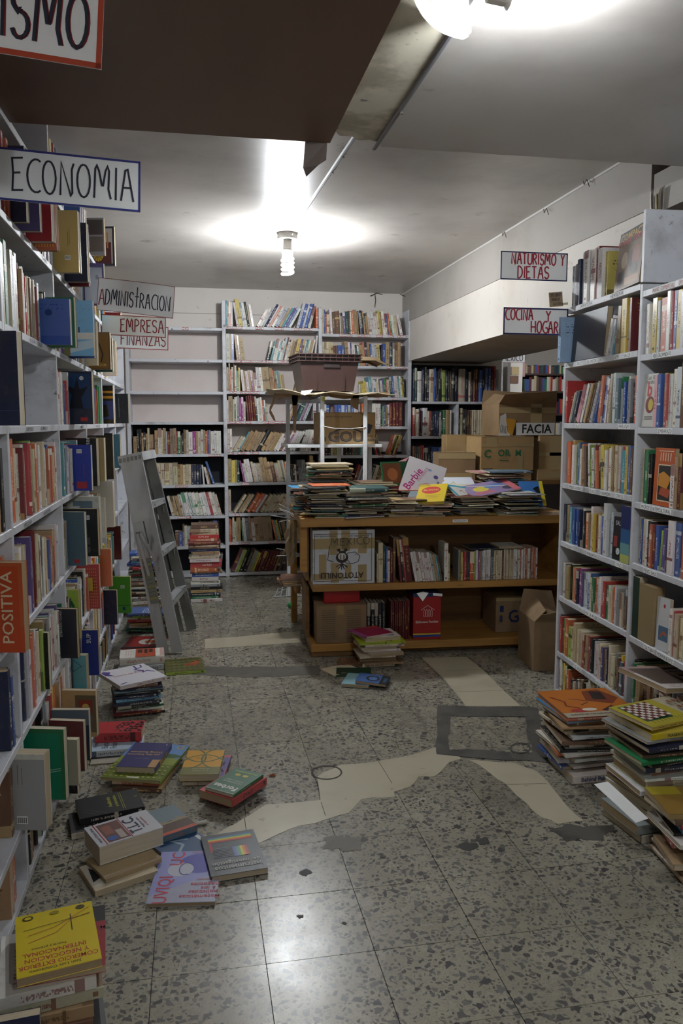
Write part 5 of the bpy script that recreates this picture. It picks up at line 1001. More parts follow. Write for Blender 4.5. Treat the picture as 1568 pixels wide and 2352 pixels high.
for z in (.225, .252, .278):
    g = MB(); w, d = .485, .37; o_, i_ = ringv(w + .03, d + .03, z), ringv(w - .02, d - .02, z); k_ = [(x, y, z + .007) for x, y, z in o_]; m_ = [(x, y, z + .007) for x, y, z in i_]
    g.add(o_ + i_ + k_ + m_, [(i, (i + 1) % 4, 8 + (i + 1) % 4, 8 + i) for i in range(4)] + [(8 + i, 8 + (i + 1) % 4, 12 + (i + 1) % 4, 12 + i) for i in range(4)] + [(4 + (i + 1) % 4, 4 + i, 12 + i, 12 + (i + 1) % 4) for i in range(4)] + [((i + 1) % 4, i, 4 + i, 4 + (i + 1) % 4) for i in range(4)]); g.build('rim_rib', M['crate'], cr)
for k in range(11):
    x = -.245 + .049 * k; g = MB(); g.box((x - .002, -.008, .222), (x + .002, .01, .286)); g.build('rim_fin', M['crate'], cr)
for k in range(8):
    y = .01 + .05 * k; g = MB(); g.box((-.256, y - .002, .222), (-.236, y + .002, .286)); g.build('rim_fin', M['crate'], cr)
for x in (-.1, .12): g = MB(); g.box((x - .003, .02, .02), (x + .003, .04, .22)); g.build('wall_rib', M['crate'], cr)
g = MB(); g.box((-.05, .008, .18), (.08, .02, .222)); g.build('hand_hold', plain('#241a18', .6), cr)
tag(cr, 'brown plastic crate on the torn cardboard sheet', 'crate')
g = MB(); A, Bp = ony(826, 822, 6.35), ony(885, 836, 6.45)
g.add([A + Vector((0, 0, .01)), A + Vector((0, 0, -.02)), (A + Bp) / 2 + Vector((.02, 0, .004)), Bp + Vector((0, 0, -.008)), Bp + Vector((0, 0, .004)), (A + Bp) / 2 + Vector((.02, 0, .03))], [(0, 1, 2, 5), (5, 2, 3, 4)], M['kraft'])
g.add([A + Vector((0, .3, .01)), A + Vector((0, .3, -.02)), (A + Bp) / 2 + Vector((.02, .3, .004)), Bp + Vector((0, .3, -.008)), Bp + Vector((0, .3, .004)), (A + Bp) / 2 + Vector((.02, .3, .03))], [(0, 5, 2, 1), (5, 4, 3, 2)], M['kraft'])
g.add([A + Vector((0, 0, .01)), (A + Bp) / 2 + Vector((.02, 0, .03)), (A + Bp) / 2 + Vector((.02, .3, .03)), A + Vector((0, .3, .01))], [(0, 1, 2, 3)], M['kraft']); g.add([(A + Bp) / 2 + Vector((.02, 0, .03)), Bp + Vector((0, 0, .004)), Bp + Vector((0, .3, .004)), (A + Bp) / 2 + Vector((.02, .3, .03))], [(0, 1, 2, 3)], M['kraft'])
tag(g.build('cardboard_strip'), 'bent cardboard strip sticking out from behind the brown crate', 'cardboard strip')
p = ony(722, 1008, 6.62)
carton('cardboard_box', 'printed snack carton lettered GOU standing on the rack shelf', (1.23, 6.32, 1.326), 0, .46, .3, .25, 'card', tape=[(.28, .0, .36, 1)],
       art=[('l', arc(.5, .3, .26, .2, 20, 160, 12), .012, '#2c2a34'), ('t', 'GOU', .47, .22, .115, 0, '#2a2834', 1.12, .035), ('t', 'GOU', .47, .225, .112, 0, '#6a5c50', 1.12, .004), ('t', 'Frutale', .87, .14, .038, 0, '#3a3430'), ('t', 'Sabores', .87, .26, .026, 0, '#5a4c40'), ('t', 'www.boro-gou.com', .35, .88, .026, 0, '#5a4a38'), ('p', [(.74, .55), (.8, .7), (.95, .6), (.9, .35), (.84, .3), (.82, .45)], '#2c2a2c'), ('r', .05, .08, .12, .22, '#4a4038')])
# ------------------------------------------------------------------ aluminium stepladder, folded, leaning on the left shelves
ld = empty('stepladder', (-.07, 5.45, 0))
wv = Vector((.157, .987, 0)); F0, F1 = Vector((-.12, 5.17, .012)), Vector((-.03, 5.735, .012)); T0, T1 = Vector((-.362, 5.37, 1.29)), Vector((-.300, 5.70, 1.29))
def beam_between(a, b_, dep, thk, name, m, d_hint, off=0., hollow=True, ridges=0):
    """a channel rail from a to b_: dep along d_hint, thk across"""
    A, B = Vector(a), Vector(b_); ax = (B - A).normalized(); d = (d_hint - ax * ax.dot(d_hint)).normalized(); s = ax.cross(d).normalized()
    A = A + d * off; B = B + d * off; g = MB(); w2, t2 = dep / 2, thk / 2
    if hollow:  # C profile: web plus two lips
        prof = [(-w2, -t2), (w2, -t2), (w2, t2), (w2 - .006, t2), (w2 - .006, -t2 + .005), (-w2 + .006, -t2 + .005), (-w2 + .006, t2), (-w2, t2)]
    else: prof = [(-w2, -t2), (w2, -t2), (w2, t2), (-w2, t2)]
    n = len(prof); vs = [A + d * p_ + s * q_ for p_, q_ in prof] + [B + d * p_ + s * q_ for p_, q_ in prof]
    vs = [v - Vector(ld.location) for v in vs]; O_ = Vector(ld.location)
    fs = [(i, (i + 1) % n, n + (i + 1) % n, n + i) for i in range(n)]
    if hollow: fs += [(0, 7, 6, 5), (0, 5, 4, 1), (1, 4, 3, 2), (n, n + 5, n + 6, n + 7), (n, n + 1, n + 4, n + 5), (n + 1, n + 2, n + 3, n + 4)]
    else: fs += [(3, 2, 1, 0), (n, n + 1, n + 2, n + 3)]
    g.add(vs, fs)
    if ridges:
        for q in range(ridges):
            e_ = -w2 + dep * (q + .7) / (ridges + .4); L4 = [(e_, -t2 - .0015), (e_ + .004, -t2 - .0015), (e_ + .004, -t2 + .001), (e_, -t2 + .001)]
            if ridges < 0: continue
            g.add([A + d * p_ + s * q_ - O_ for p_, q_ in L4] + [B + d * p_ + s * q_ - O_ for p_, q_ in L4], [(i, (i + 1) % 4, 4 + (i + 1) % 4, 4 + i) for i in range(4)])
    me_o = g.build(name, M[m], ld)
    bm = bmesh.new(); bm.from_mesh(me_o.data); bmesh.ops.recalc_face_normals(bm, faces=bm.faces); bm.to_mesh(me_o.data); bm.free(); return me_o
DH0 = Vector((.987, -.157, 0)); _ax = (T0 - F0).normalized(); DH = (DH0 - _ax * _ax.dot(DH0)).normalized()
# front rails carry the treads, rear legs nest behind them (towards the shelves)
beam_between(F0, T0, .07, .03, 'side_rail', 'alu', DH, ridges=5); beam_between(F1, T1, .07, .03, 'side_rail', 'alu_dark', DH)
beam_between(F0 + Vector((-.02, .01, 0)), T0 + Vector((.0, .01, 0)), .07, .026, 'rear_leg', 'alu', DH, off=-.073, ridges=4); beam_between(F1 + Vector((-.02, -.01, 0)), T1, .07, .026, 'rear_leg', 'alu_dark', DH, off=-.073)
for k, f in enumerate((.255, .505, .75)):
    a, b_ = F0.lerp(T0, f), F1.lerp(T1, f); ax = (b_ - a).normalized(); d = DH; up = Vector((0, 0, 1)); O = Vector(ld.location)
    g = MB(); e = .012
    P = [a - d * .034 + ax * e, b_ - d * .034 - ax * e, b_ + d * .042 - ax * e, a + d * .042 + ax * e]
    g.add([p_ - O for p_ in P] + [p_ - O - up * .004 for p_ in P], [(0, 3, 2, 1), (4, 5, 6, 7), (0, 1, 5, 4), (1, 2, 6, 5), (2, 3, 7, 6), (3, 0, 4, 7)])
    t_ = g.build('tread', M['alu'], ld)
    g = MB(); P = [a + d * .042 + ax * e, b_ + d * .042 - ax * e]; g.add([P[0] - O, P[1] - O, P[1] - O - up * .04, P[0] - O - up * .04] + [q_ - O - d * .004 for q_ in (P[0], P[1], P[1] - up * .04, P[0] - up * .04)], [(0, 3, 2, 1), (4, 5, 6, 7), (0, 1, 5, 4), (1, 2, 6, 5), (2, 3, 7, 6), (3, 0, 4, 7)]); g.build('tread_lip', M['alu'], t_)
    for q_ in (.12, .88):
        p_ = P[0].lerp(P[1], q_) - O - up * .02; g = MB(); g.tube([p_, p_ + d * .004], .006, 8); g.build('rivet', M['metal'], t_)
    for s_, (p0, n_) in enumerate(((a, 1), (b_, -1))):
        g = MB(); P2 = [p0 + d * .03 + ax * .012 * n_, p0 + d * .03 + ax * .09 * n_ - up * .005, p0 + d * .03 + ax * .012 * n_ - up * .12]; g.add([p_ - O for p_ in P2] + [p_ - O + d * .004 for p_ in P2], [(0, 1, 2), (3, 5, 4), (0, 3, 4, 1), (1, 4, 5, 2), (2, 5, 3, 0)]); g.build('gusset', M['alu_dark'], ld)
# top cap
O = Vector(ld.location); g = MB(); a, b_ = T0 - wv * .02, T1 + wv * .02; d = DH
P = [a - d * .115, b_ - d * .115, b_ + d * .045, a + d * .045]; g.add([p_ - O for p_ in P] + [p_ - O + _ax * .012 for p_ in P] , [(0, 1, 2, 3), (4, 7, 6, 5), (0, 4, 5, 1), (1, 5, 6, 2), (2, 6, 7, 3), (3, 7, 4, 0)])
tc = g.build('top_cap', M['alu'], ld)
g = MB(); g.add([p_ - O for p_ in (P[3], P[2])] + [p_ - O - _ax * .045 for p_ in (P[2], P[3])] + [p_ - O - d * .004 for p_ in (P[3], P[2])] + [p_ - O - d * .004 - _ax * .045 for p_ in (P[2], P[3])], [(0, 3, 2, 1), (4, 5, 6, 7), (0, 1, 5, 4), (3, 7, 6, 2)]); g.build('cap_lip', M['alu'], tc)
g = MB(); g.add([p_ - O for p_ in (P[0], P[3])] + [p_ - O - _ax * .05 for p_ in (P[3], P[0])], [(0, 3, 2, 1)]); g.build('cap_side', M['alu'], tc)
for k in range(6):
    p_ = P[0].lerp(P[3], .08 + .16 * k) - O - wv * .001 - _ax * .02; g = MB(); g.box((-.009, -.001, -.014), (.009, .001, .014), None, Matrix.Translation(p_) @ Matrix.Rotation(math.atan2(-.157, .987), 4, 'Z')); g.build('cap_notch', M['alu_dark'], tc)
# spreader bars outside the near rail
a = F0.lerp(T0, .62) - DH * .075 - wv * .019; b_ = F0.lerp(T0, .43) + DH * .0 - wv * .02
beam_between(a, b_, .018, .006, 'spreader_bar', 'alu', DH, hollow=False)
a2 = F0.lerp(T0, .62) - DH * .095 - wv * .019; b2 = F0.lerp(T0, .4) - DH * .075 - wv * .021
beam_between(a2, b2, .018, .006, 'spreader_bar', 'alu', DH, hollow=False)
for p_ in (a, b_, a2):
    g = MB(); q_ = p_ - O - wv * .003; g.tube([q_, q_ - wv * .005], .007, 8); g.build('rivet', M['metal'], ld)
# gusset plate over the head of both near rails
a_, b2_ = F0.lerp(T0, .67), T0; g = MB(); wn = -wv * .0172
g.add([p_ - O for p_ in (a_ - DH * .107 + wn, a_ + DH * .034 + wn, b2_ + DH * .034 + wn, b2_ - DH * .107 + wn)], [(0, 1, 2, 3)]); g.add([p_ - O for p_ in (a_ - DH * .107 + wn * .9, a_ + DH * .034 + wn * .9, b2_ + DH * .034 + wn * .9, b2_ - DH * .107 + wn * .9)], [(3, 2, 1, 0)])
g.build('head_plate', M['alu'], ld)
# rear cross brace and the safety label
a, b_ = F0.lerp(T0, .2) - DH * .1, F1.lerp(T1, .2) - DH * .1; beam_between(a, b_, .03, .006, 'rear_brace', 'alu_dark', Vector((0, 0, 1)), hollow=False)
a, b_ = F0.lerp(T0, .2) - DH * .1, F1.lerp(T1, .05) - DH * .1; beam_between(a, b_, .02, .005, 'rear_brace', 'alu_dark', Vector((0, 0, 1)), hollow=False)
ax = (T0 - F0).normalized(); c0 = F0.lerp(T0, .26) - DH * .073 - wv * .0165 - O; dd = (DH - ax * ax.dot(DH)).normalized(); nn = dd.cross(ax)
Tm = Matrix(((dd.x, ax.x, nn.x, c0.x), (dd.y, ax.y, nn.y, c0.y), (dd.z, ax.z, nn.z, c0.z), (0, 0, 0, 1)))
g = MB(); g.box((-.028, -.0, 0), (.028, .3, .001), plain('#77776f', .7), Tm)
for k in range(4): g.box((-.025, .03 + .075 * k, .001), (.025, .04 + .075 * k, .0016), plain('#9a9444', .7), Tm)
for k in range(9): g.box((-.026, .05 + .027 * k, .001), (.02, .053 + .027 * k, .0016), plain('#4c4c46', .7), Tm)
g.build('safety_label', None, ld)
tag(ld, 'worn folded aluminium stepladder leaning against the left shelves', 'ladder')

# ------------------------------------------------------------------ books on the floor
FB = 'books scattered on the floor'
# white-topped stack
r = random.Random(5)
z = pile('textbook', 'of the stack topped by the white book', FB, -.312, 4.21, .001, math.radians(9), "k1.1 d1.0 W1.2 g1.2 k1.6 n1.4 s1.5 n1.8 k1.4 s1.2 n1.2 m1.2", (.235, .27), 5, .012, .05, 'p', 'f')
flat_px('textbook', 'white geography book with purple ink figures topping a floor stack', FB, 'W', (264, 1581), (383, 1551), (225, 1547), z + .022, .02, size=(.255, .285), spine='f',
        art=[('r', 0, 0, 1, 1, '#cfcdd4'), ('t', 'Geografía General', .45, .55, .022, 180, '#a8483c'), ('l', [(.75, .95), (.72, .75), (.66, .72), (.78, .6), (.74, .5), (.86, .55), (.95, .4)], .011, '#4a3a84'), ('l', [(.72, .75), (.85, .8), (.9, .95)], .009, '#4a3a84'), ('l', [(.78, .6), (.6, .62)], .007, '#4a3a84'), ('p', [(.02, .7), (.16, .6), (.12, .75), (.2, .85), (.08, .95), (.02, .9)], '#4a3a84'), ('l', [(.05, .08), (.2, .12)], .01, '#4a3a84')])
# red triangles on the blue finance book
flat_px('textbook', 'pale blue finance book with a red arc under the red triangle book', FB, 'l', (203, 1731), (328, 1722), (211, 1690), .032, .028, size=(.24, .17), spine='f', art=[('r', 0, 0, 1, 1, '#a9bccc'), ('t', 'Bursátil y', .3, .5, .04, 90, '#16181c', .8), ('t', 'Financiero', .46, .5, .04, 90, '#16181c', .8), ('t', 'Portuario', .12, .5, .026, 90, '#16181c', .8), ('l', [(.2, .9), (.5, .85), (.8, .6), (.95, .3)], .012, '#b03a4c')])
flat_px('textbook', 'red book with black triangles lying on the pale blue finance book', FB, 'r', (220, 1684), (326, 1681), (228, 1659), .078, .045, size=(.21, .145), spine='f', c2='#1c1414',
        art=[('r', 0, 0, 1, 1, '#a8222a')] + [('p', [(.4 + .1 * i, .1 + .17 * j), (.5 + .1 * i, .1 + .17 * j), (.45 + .1 * i + (.04 if j % 2 else -.03), .25 + .17 * j)], '#1c1216') for i in range(6) for j in range(5) if (i * 3 + j * 5) % 4])
flatbook('textbook', 'thin dark magazine flat under the pale blue finance book', FB, 'k', -.345, 3.60, .0005, .02, .26, .19, .004, 'm')
# field book + purple
flatbook('textbook', 'brown paperback lowest below the yellow meadow book', FB, 'm', -.215, 3.33, .0005, -.25, .2, .27, .016, spine='f'); flatbook('textbook', 'orange-edged paperback just below the yellow meadow book', FB, 'o', -.22, 3.36, .017, -.28, .2, .27, .02, spine='f')
flat_px('picture_book', 'large meadow-photo book with blue sky on the floor', FB, 'L', (234, 1786), (367, 1797), (311, 1703), .05, .012, size=(.26, .36), style='m', spine='r', art=[('r', 0, 0, 1, .42, '#5c6a1c'), ('r', 0, .42, 1, .6, '#7c8a2c'), ('r', 0, .6, 1, 1, '#5c84b8'), ('e', .8, .66, .2, .06, '#3c5a2c'), ('r', .42, .03, .62, .06, '#d8d8d0'), ('t', 'D', .88, .92, .05, 180, '#b89a3c')] + [('e', .05 + .09 * (i % 11), .06 + .09 * (i // 11), .02, .012, '#b8b03a') for i in range(44)])
flat_px('textbook', 'purple Doing Business on the Internet book on the meadow book', FB, 'v', (267, 1761), (356, 1764), (311, 1705), .076, .025, size=(.165, .25), spine='r', c2='#c99a5c', art=[('r', 0, 0, 1, 1, '#2c2860'), ('t', 'Doing Business', .5, .6, .023, 180, '#c9a45c'), ('t', 'on the Internet', .46, .5, .023, 180, '#c9a45c'), ('r', .8, .0, 1, .3, '#b08a5c'), ('t', 'SIMON COLLIN', .5, .34, .008, 180, '#8a86a8'), ('l', [(.9, .9), (.9, .95)], .004, '#c9c9d0')])
# yellow book
flatbook('textbook', 'pale paperback lowest under the yellow interlaced book', FB, 'c', .02, 3.33, .0005, -.12, .15, .23, .014, spine='f'); flatbook('textbook', 'violet and orange book sticking out beneath the yellow interlaced one', FB, 'v', .045, 3.33, .0148, -.2, .155, .24, .014, spine='r', c2='#c8502c')
flat_px('textbook', 'yellow book with green interlaced arcs on the floor', FB, 'y', (419, 1778), (506, 1780), (428, 1723), .057, .027, size=(.16, .245), spine='l', art=[('r', 0, .3, 1, 1, '#c48f1c'), ('r', 0, 0, 1, .3, '#6a6a34')] + [('l', arc(.5, .3, .6, .5, 20, 160, 12), .007, '#4a5a2c'), ('l', arc(.5, 1.0, .6, .5, 200, 340, 12), .007, '#4a5a2c'), ('l', arc(.05, .65, .5, .42, -70, 70, 12), .007, '#4a5a2c'), ('l', arc(.95, .65, .5, .42, 110, 250, 12), .007, '#4a5a2c'), ('t', 'de valores', .5, .66, .016, 180, '#5a4a1c'), ('t', 'el mercado', .5, .22, .016, 180, '#b8b890'), ('t', 'y su análisis', .5, .14, .014, 180, '#b8b890')])
# green magazine on the red and blue
flat_px('textbook', 'thick blue book lowest under the green magazine', FB, 'b', (459, 1812), (537, 1836), (535, 1766), .033, .032, size=(.165, .225), spine='r', c2='#16306c')
flat_px('textbook', 'thick red book with a Z on its spine under the green magazine', FB, 'r', (459, 1812), (537, 1836), (535, 1766), .066, .032, size=(.165, .225), spine='r', c2='#1c1c3c')
flat_px('magazine', 'green Forbes book lying on the thick red one', FB, 'g', (472, 1808), (537, 1827), (541, 1762), .079, .012, size=(.135, .205), style='m', spine='r', art=[('r', 0, 0, 1, 1, '#1c5a3c'), ('r', 0, 0, 1, .04, '#6a7a6c'), ('t', 'Forbes', .5, .2, .042, 180, '#d8d8d0', .95, .03), ('t', 'LECCIONES DE', .5, .42, .013, 180, '#c9c9b8'), ('t', 'OCHO A DIEZ', .5, .5, .013, 180, '#c9c9b8'), ('r', .1, .86, .9, .9, '#8a9a3c'), ('e', .35, .74, .1, .05, '#b8a83c'), ('e', .62, .74, .1, .05, '#b8a83c')])
# black pair
flatbook('textbook', 'black book lowest of the black pair on the floor', FB, 'k', -.352, 2.965, .0005, math.radians(12), .25, .165, .022, spine='f')
flat_px('textbook', 'black book with yellow title on top of another black book', FB, 'k', (184, 1884), (331, 1853), (173, 1837), .05, .026, size=(.235, .165), spine='f', art=[('r', 0, 0, 1, 1, '#15161a'), ('t', 'Auditoria', .5, .55, .022, 90, '#b8b83c'), ('t', 'e Informática', .6, .55, .018, 90, '#b8b83c'), ('l', [(.68, .1), (.68, .95)], .0015, '#a8a83c'), ('l', [(.71, .1), (.71, .95)], .0015, '#a8a83c'), ('l', [(.05, .3), (.3, .05)], .0015, '#5a6a7a'), ('l', [(.08, .4), (.42, .05)], .0015, '#5a6a7a'), ('t', 'C', .93, .6, .014, 90, '#c9c93c')])
# T.L.C. on a thick block
flatbook('textbook', 'loose-paged paperback with a black and white photo under the TLC book', FB, 'c', -.27, 2.60, .0005, math.radians(24), .21, .17, .02, spine='l', art=[('r', .02, .1, .4, .95, '#b8b4a8'), ('p', [(.05, .3), (.2, .4), (.3, .25), (.35, .7), (.2, .6), (.1, .85)], '#16161a')])
flatbook('textbook', 'second loose-paged paperback fanned below the TLC book', FB, 't', -.255, 2.635, .021, math.radians(30), .2, .16, .014, spine='l')
flat_px('textbook', 'thick white T.L.C. book with a photo on its cover', FB, 'W', (233, 1941), (370, 1900), (197, 1902), .102, .064, size=(.225, .155), spine='b', c2='#8a2a30', art=[('r', 0, 0, 1, 1, '#b9bac0'), ('r', .16, .05, .5, .92, '#6a4a44'), ('r', .2, .4, .34, .8, '#8a5a4c'), ('e', .26, .2, .08, .1, '#3a5a9c'), ('r', .36, .1, .46, .5, '#a89c94'), ('t', 'T.L.C.', .64, .5, .058, 90, '#1c1e3c', .85, .02), ('r', .51, 0, .525, 1, '#a83038'), ('r', .12, 0, .135, 1, '#a83038'), ('t', 'Arturo Damm Arnal', .07, .5, .014, 90, '#2c2c34'), ('t', 'Preguntas sobre', .77, .5, .012, 90, '#3a3a44'), ('t', 'su negociación', .83, .5, .012, 90, '#a83038')])
flatbook('textbook', 'blue photo paperback half under the worn grey-brown one', FB, 'b', -.06, 2.73, .0005, math.radians(34), .17, .22, .012, spine='r', art=[('r', 0, 0, 1, 1, '#2c4a70'), ('r', .86, .1, .95, .6, '#b8bcc0'), ('l', [(.2, .3), (.5, .5), (.4, .7), (.7, .6)], .01, '#8a9cb0')])
flat_px('textbook', 'worn grey and brown paperback with an orange edge behind the TLC book', FB, 'x', (375, 1919), (436, 1895), (338, 1872), .038, .024, size=(.135, .2), spine='f', c2='#c8582c', art=[('r', 0, .45, 1, 1, '#6a7a84'), ('r', 0, .1, 1, .45, '#4a3428'), ('r', 0, 0, 1, .1, '#b0482c'), ('p', [(0, .4), (.2, .5), (.5, .42), (.8, .52), (1, .42), (1, .38), (0, .36)], '#8a7c64')])
# the two near books
flat_px('textbook', 'lavender mathematics book with overlapping circles on the floor', FB, 'l', (336, 2072), (500, 2070), (366, 1958), .013, .012, size=(.215, .3), spine='l', style='m', art=[('r', 0, 0, 1, 1, '#8d8fc4'), ('p', [(0, 0), (1, 0), (1, .55), (.5, .35), (0, .12)], '#9a9ab0'), ('e', .66, .74, .33, .2, '#4646a0'), ('e', .38, .62, .2, .14, '#b4b6c4'), ('t', 'UVIQI', .2, .24, .062, 90, '#b03040', .95), ('t', 'UC', .3, .84, .062, 90, '#b03040', .95), ('t', 'Matemáticas', .76, .1, .026, 180, '#b03040'), ('t', 'aplicadas', .79, .18, .026, 180, '#b03040'), ('t', 'a los', .86, .25, .026, 180, '#b03040'), ('t', 'negocios', .8, .32, .026, 180, '#b03040'), ('t', 'introducción', .84, .41, .014, 180, '#a04050'), ('l', arc(.46, .63, .1, .12, 60, 300, 12), .003, '#3c3c98'), ('t', 'Jean E. Weber', .66, .96, .012, 180, '#a05a60')])
flat_px('textbook', 'dark blue research book with a rainbow pipe on the floor', FB, 'n', (497, 2012), (622, 1997), (456, 1919), .024, .02, size=(.19, .265), spine='l', style='p', art=[('r', 0, 0, 1, 1, '#1e2530')] + [('l', [(.13, .55), (.13, .9 - .025 * i), (.92, .92 - .03 * i)], .009, c_) for i, c_ in enumerate(('#4a5a9c', '#4a9c6a', '#c8b83c', '#c8782c', '#b03c34'))] + [('r', .5 + .045 * i, .38, .545 + .045 * i, .62, c_) for i, c_ in enumerate(('#4a5a9c', '#6a7a9c', '#4a9c5a', '#c8b83c', '#c8782c', '#b03c34'))] + [('t', 'instrumentos', .52, .14, .034, 180, '#a8a8a0', .9, .02), ('t', 'de investigación', .5, .25, .03, 180, '#a8a8a0', .85, .02)] + [('r', .14, .4 + .035 * i, .46, .412 + .035 * i, '#6a7078') for i in range(7)])
# near-left stack with the yellow book
z = pile('textbook', 'of the stack by the camera, below the yellow book', FB, -.385, 1.955, .001, math.radians(8), "G2.6 k3.0 m2.2 t3.2 c2.8 W3.2", (.245, .25), 15, .01, .05, 'p', 'f')
flatbook('textbook', 'red and black book directly under the yellow Comercio Exterior book', FB, 'r', -.345, 1.985, z + .0003, math.radians(6), .2, .25, .02, spine='l', c2='#b8b0a8', art=[('r', 0, .72, 1, 1, '#1c1c22'), ('r', 0, 0, 1, .72, '#8a2228'), ('t', 'MACRO', .8, .6, .024, 180, '#5a1a20')])
flat_px('textbook', 'yellow Comercio Exterior book with red curves topping the stack by the camera', FB, 'y', (82, 2230), (208, 2204), (59, 2106), z + .046, .022, size=(.19, .25), spine='b', c2='#b03028', art=[('r', 0, 0, 1, 1, '#c9b414'), ('t', 'COMERCIO EXTERIOR', .5, .13, .022, 180, '#a8302c', .82), ('t', 'Y NEGOCIACION', .48, .22, .022, 180, '#a8302c', .85), ('t', 'INTERNACIONAL', .46, .31, .022, 180, '#a8302c', .85), ('t', 'Juan Luis Colaiácovo', .45, .05, .014, 180, '#5a4a14'), ('t', 'Teoría y práctica', .4, .385, .012, 180, '#5a4a14'), ('l', [(.15, .5), (.5, .58), (.7, .75), (.95, .8)], .002, '#a8502c'), ('l', [(.15, .62), (.5, .68), (.95, .9)], .002, '#a8502c'), ('l', [(.1, .72), (.95, .78)], .0018, '#2c2a14'), ('l', [(.7, .84), (.7, .56)], .0022, '#2c2a14'), ('e', .16, .92, .07, .04, '#3a3414'), ('e', .16, .92, .045, .024, '#c9b414'), ('e', .5, .93, .06, .03, '#8a7c14'), ('e', .84, .93, .06, .035, '#3a3414')])
leaning('textbook', 'dark navy paperback standing at the lower corner by the stack', -.43, 1.70, .001, .1, .12, .15, .2, .03, 'n', group=FB)
leaning('textbook', 'olive-green paperback leaning at the bottom corner', -.455, 1.64, .001, .3, .2, .15, .15, .02, 'L', group=FB)
# further back on the left
pb = flatbook('textbook', 'pale green Presupuestos book below the white and rust one', FB, 'l', -.335, 4.93, .0005, math.radians(2), .27, .18, .032, spine='f', c2='#8a9a90'); front_text(pb, .27, .18, .032, -.335, 4.93, .0005, math.radians(2), 'Presupuestos', .62, .026, '#2c4a40')
flatbook('textbook', 'thick white and rust book on the pale green one', FB, 'W', -.33, 4.94, .033, math.radians(3), .265, .18, .052, 'h', spine='f', c2='#a8482c', art=[('r', .35, 0, .8, 1, '#a3482c'), ('r', .4, .5, .5, .9, '#3a2420'), ('r', .55, .4, .62, .9, '#3a2420'), ('r', .66, .5, .74, .9, '#3a2420')])
flatbook('picture_book', 'mottled green book with a red arrow flat on the floor', FB, 'L', -.075, 4.86, .0005, math.radians(4), .235, .27, .018, spine='f', c2='#1c1c14', art=[('r', 0, 0, 1, 1, '#4f5026'), ('p', [(.5, .4), (.75, .45), (.72, .3), (.95, .6), (.78, .8), (.78, .65), (.52, .55)], '#a83a24'), ('t', 'ABC', .25, .6, .05, 0, '#6a6a34')] + [('e', .1 + .13 * (i % 7), .12 + .2 * (i // 7), .04, .05, '#6d6a34') for i in range(35)])
flatbook('magazine', 'black-edged red magazine with a white disc by the ladder foot', FB, 'r', -.335, 5.42, .0005, math.radians(-8), .26, .3, .018, spine='f', art=[('r', 0, 0, 1, 1, '#8a2824'), ('e', .6, .55, .3, .24, '#b8b4ac'), ('e', .6, .55, .14, .12, '#b05a34'), ('r', 0, 0, 1, .12, '#16161a')], c2='#16161a')
flatbook('magazine', 'black magazine lying under the red one', FB, 'k', -.30, 5.40, .0195, math.radians(20), .22, .26, .006, spine='l', style='m') if False else None
z = pile('magazine', 'of the low pile behind the ladder', FB, -.34, 5.85, .001, math.radians(-5), "k1.2 g1.0 e1.4 c2.4 m1.6 r2.2 c1.4 L1.2 b1.0", (.27, .24), 21, .02, .15, 'p', 'f')
z = pile('textbook', 'of the tall stack behind the ladder', FB, -.37, 6.3, .001, 0., "W2.5x2 t3 c2 W2x3 m2 c1.6 n2 W1.4 t2 c1.6 m1.2 W2.2 g1.2 r1.6 e1.4 L1.2 k1.2 r2 W1 b1.6 s1.2 W2 c2 b2.4", (.24, .17), 22, .02, .12, 'p', 'f')
# tall stack right of the ladder
z = pile('hardback', 'of the tall stack right of the ladder', 'stack of hardbacks right of the ladder', .085, 6.75, .001, 0., "W2.6 g2.0 n3.0 t2.4 k2.6 G2.0 W2.8 W3.4 b3.0 m1.0 o4.0 r4.4 W3.0 c1.6 W1.8 t2.4 b2.4 m1.4 c1.4 d3.4 o2.2 r3.0 c2.2 c2.8 m3.6", (.25, .17), 23, .01, .04, 'p', 'f')
# stack and strays before the table
TS = 'books on the floor before the table'
q = onz(868, 1535)
z = pile('storybook', 'of the stack topped by the crimson book', TS, 1.11, 4.74, .001, math.radians(4), "c2.2 t1.2 t2.2 e1.2 c0.8 c1.8 W1.4 c1.6 W1.2 c1.0", (.235, .22), 31, .025, .12, 'p', 'fl')
flatbook('picture_book', 'lime-yellow wide book near the top of the stack before the table', TS, 'L', 1.12, 4.74, z, .0, .29, .24, .012, spine='f', art=[('r', 0, 0, 1, 1, '#a8b41c'), ('l', [(.6, .1), (.65, .2), (.7, .12), (.75, .22)], .008, '#1c1c14')]); z += .0125
flatbook('storybook', 'white book with a small photo below the crimson one', TS, 'W', 1.12, 4.75, z, .12, .23, .19, .024, spine='b', art=[('r', .6, .1, .85, .5, '#5a6a9c'), ('r', .3, .3, .55, .6, '#a8a49c')]); z += .0245
flatbook('storybook', 'crimson-magenta book topping the stack before the table', TS, 'p', 1.075, 4.76, z, .38, .2, .2, .012, spine='l', art=[('r', .12, 0, 1, 1, '#9a1448'), ('p', [(.5, 1), (1, .6), (1, 1)], '#b8342c'), ('l', [(.3, .5), (.8, .5)], .002, '#c87a94')])
flatbook('storybook', 'dark green pamphlet fallen behind the stack', TS, 'g', .925, 4.55, .001, -.2, .21, .13, .008, spine='f', art=[('r', 0, 0, 1, 1, '#12301c'), ('r', .15, .4, .3, .45, '#a8b49c'), ('r', .5, .3, .8, .36, '#7a8a74')], tilt=(.12, 0, 0))
flatbook('storybook', 'yellowed pamphlet beneath the dark green one', TS, 'c', .86, 4.63, .0005, .4, .2, .15, .006, spine='f')
flatbook('storybook', 'brown small paperback against the table plinth', TS, 'm', .95, 4.76, .001, -.3, .16, .13, .016, spine='f')
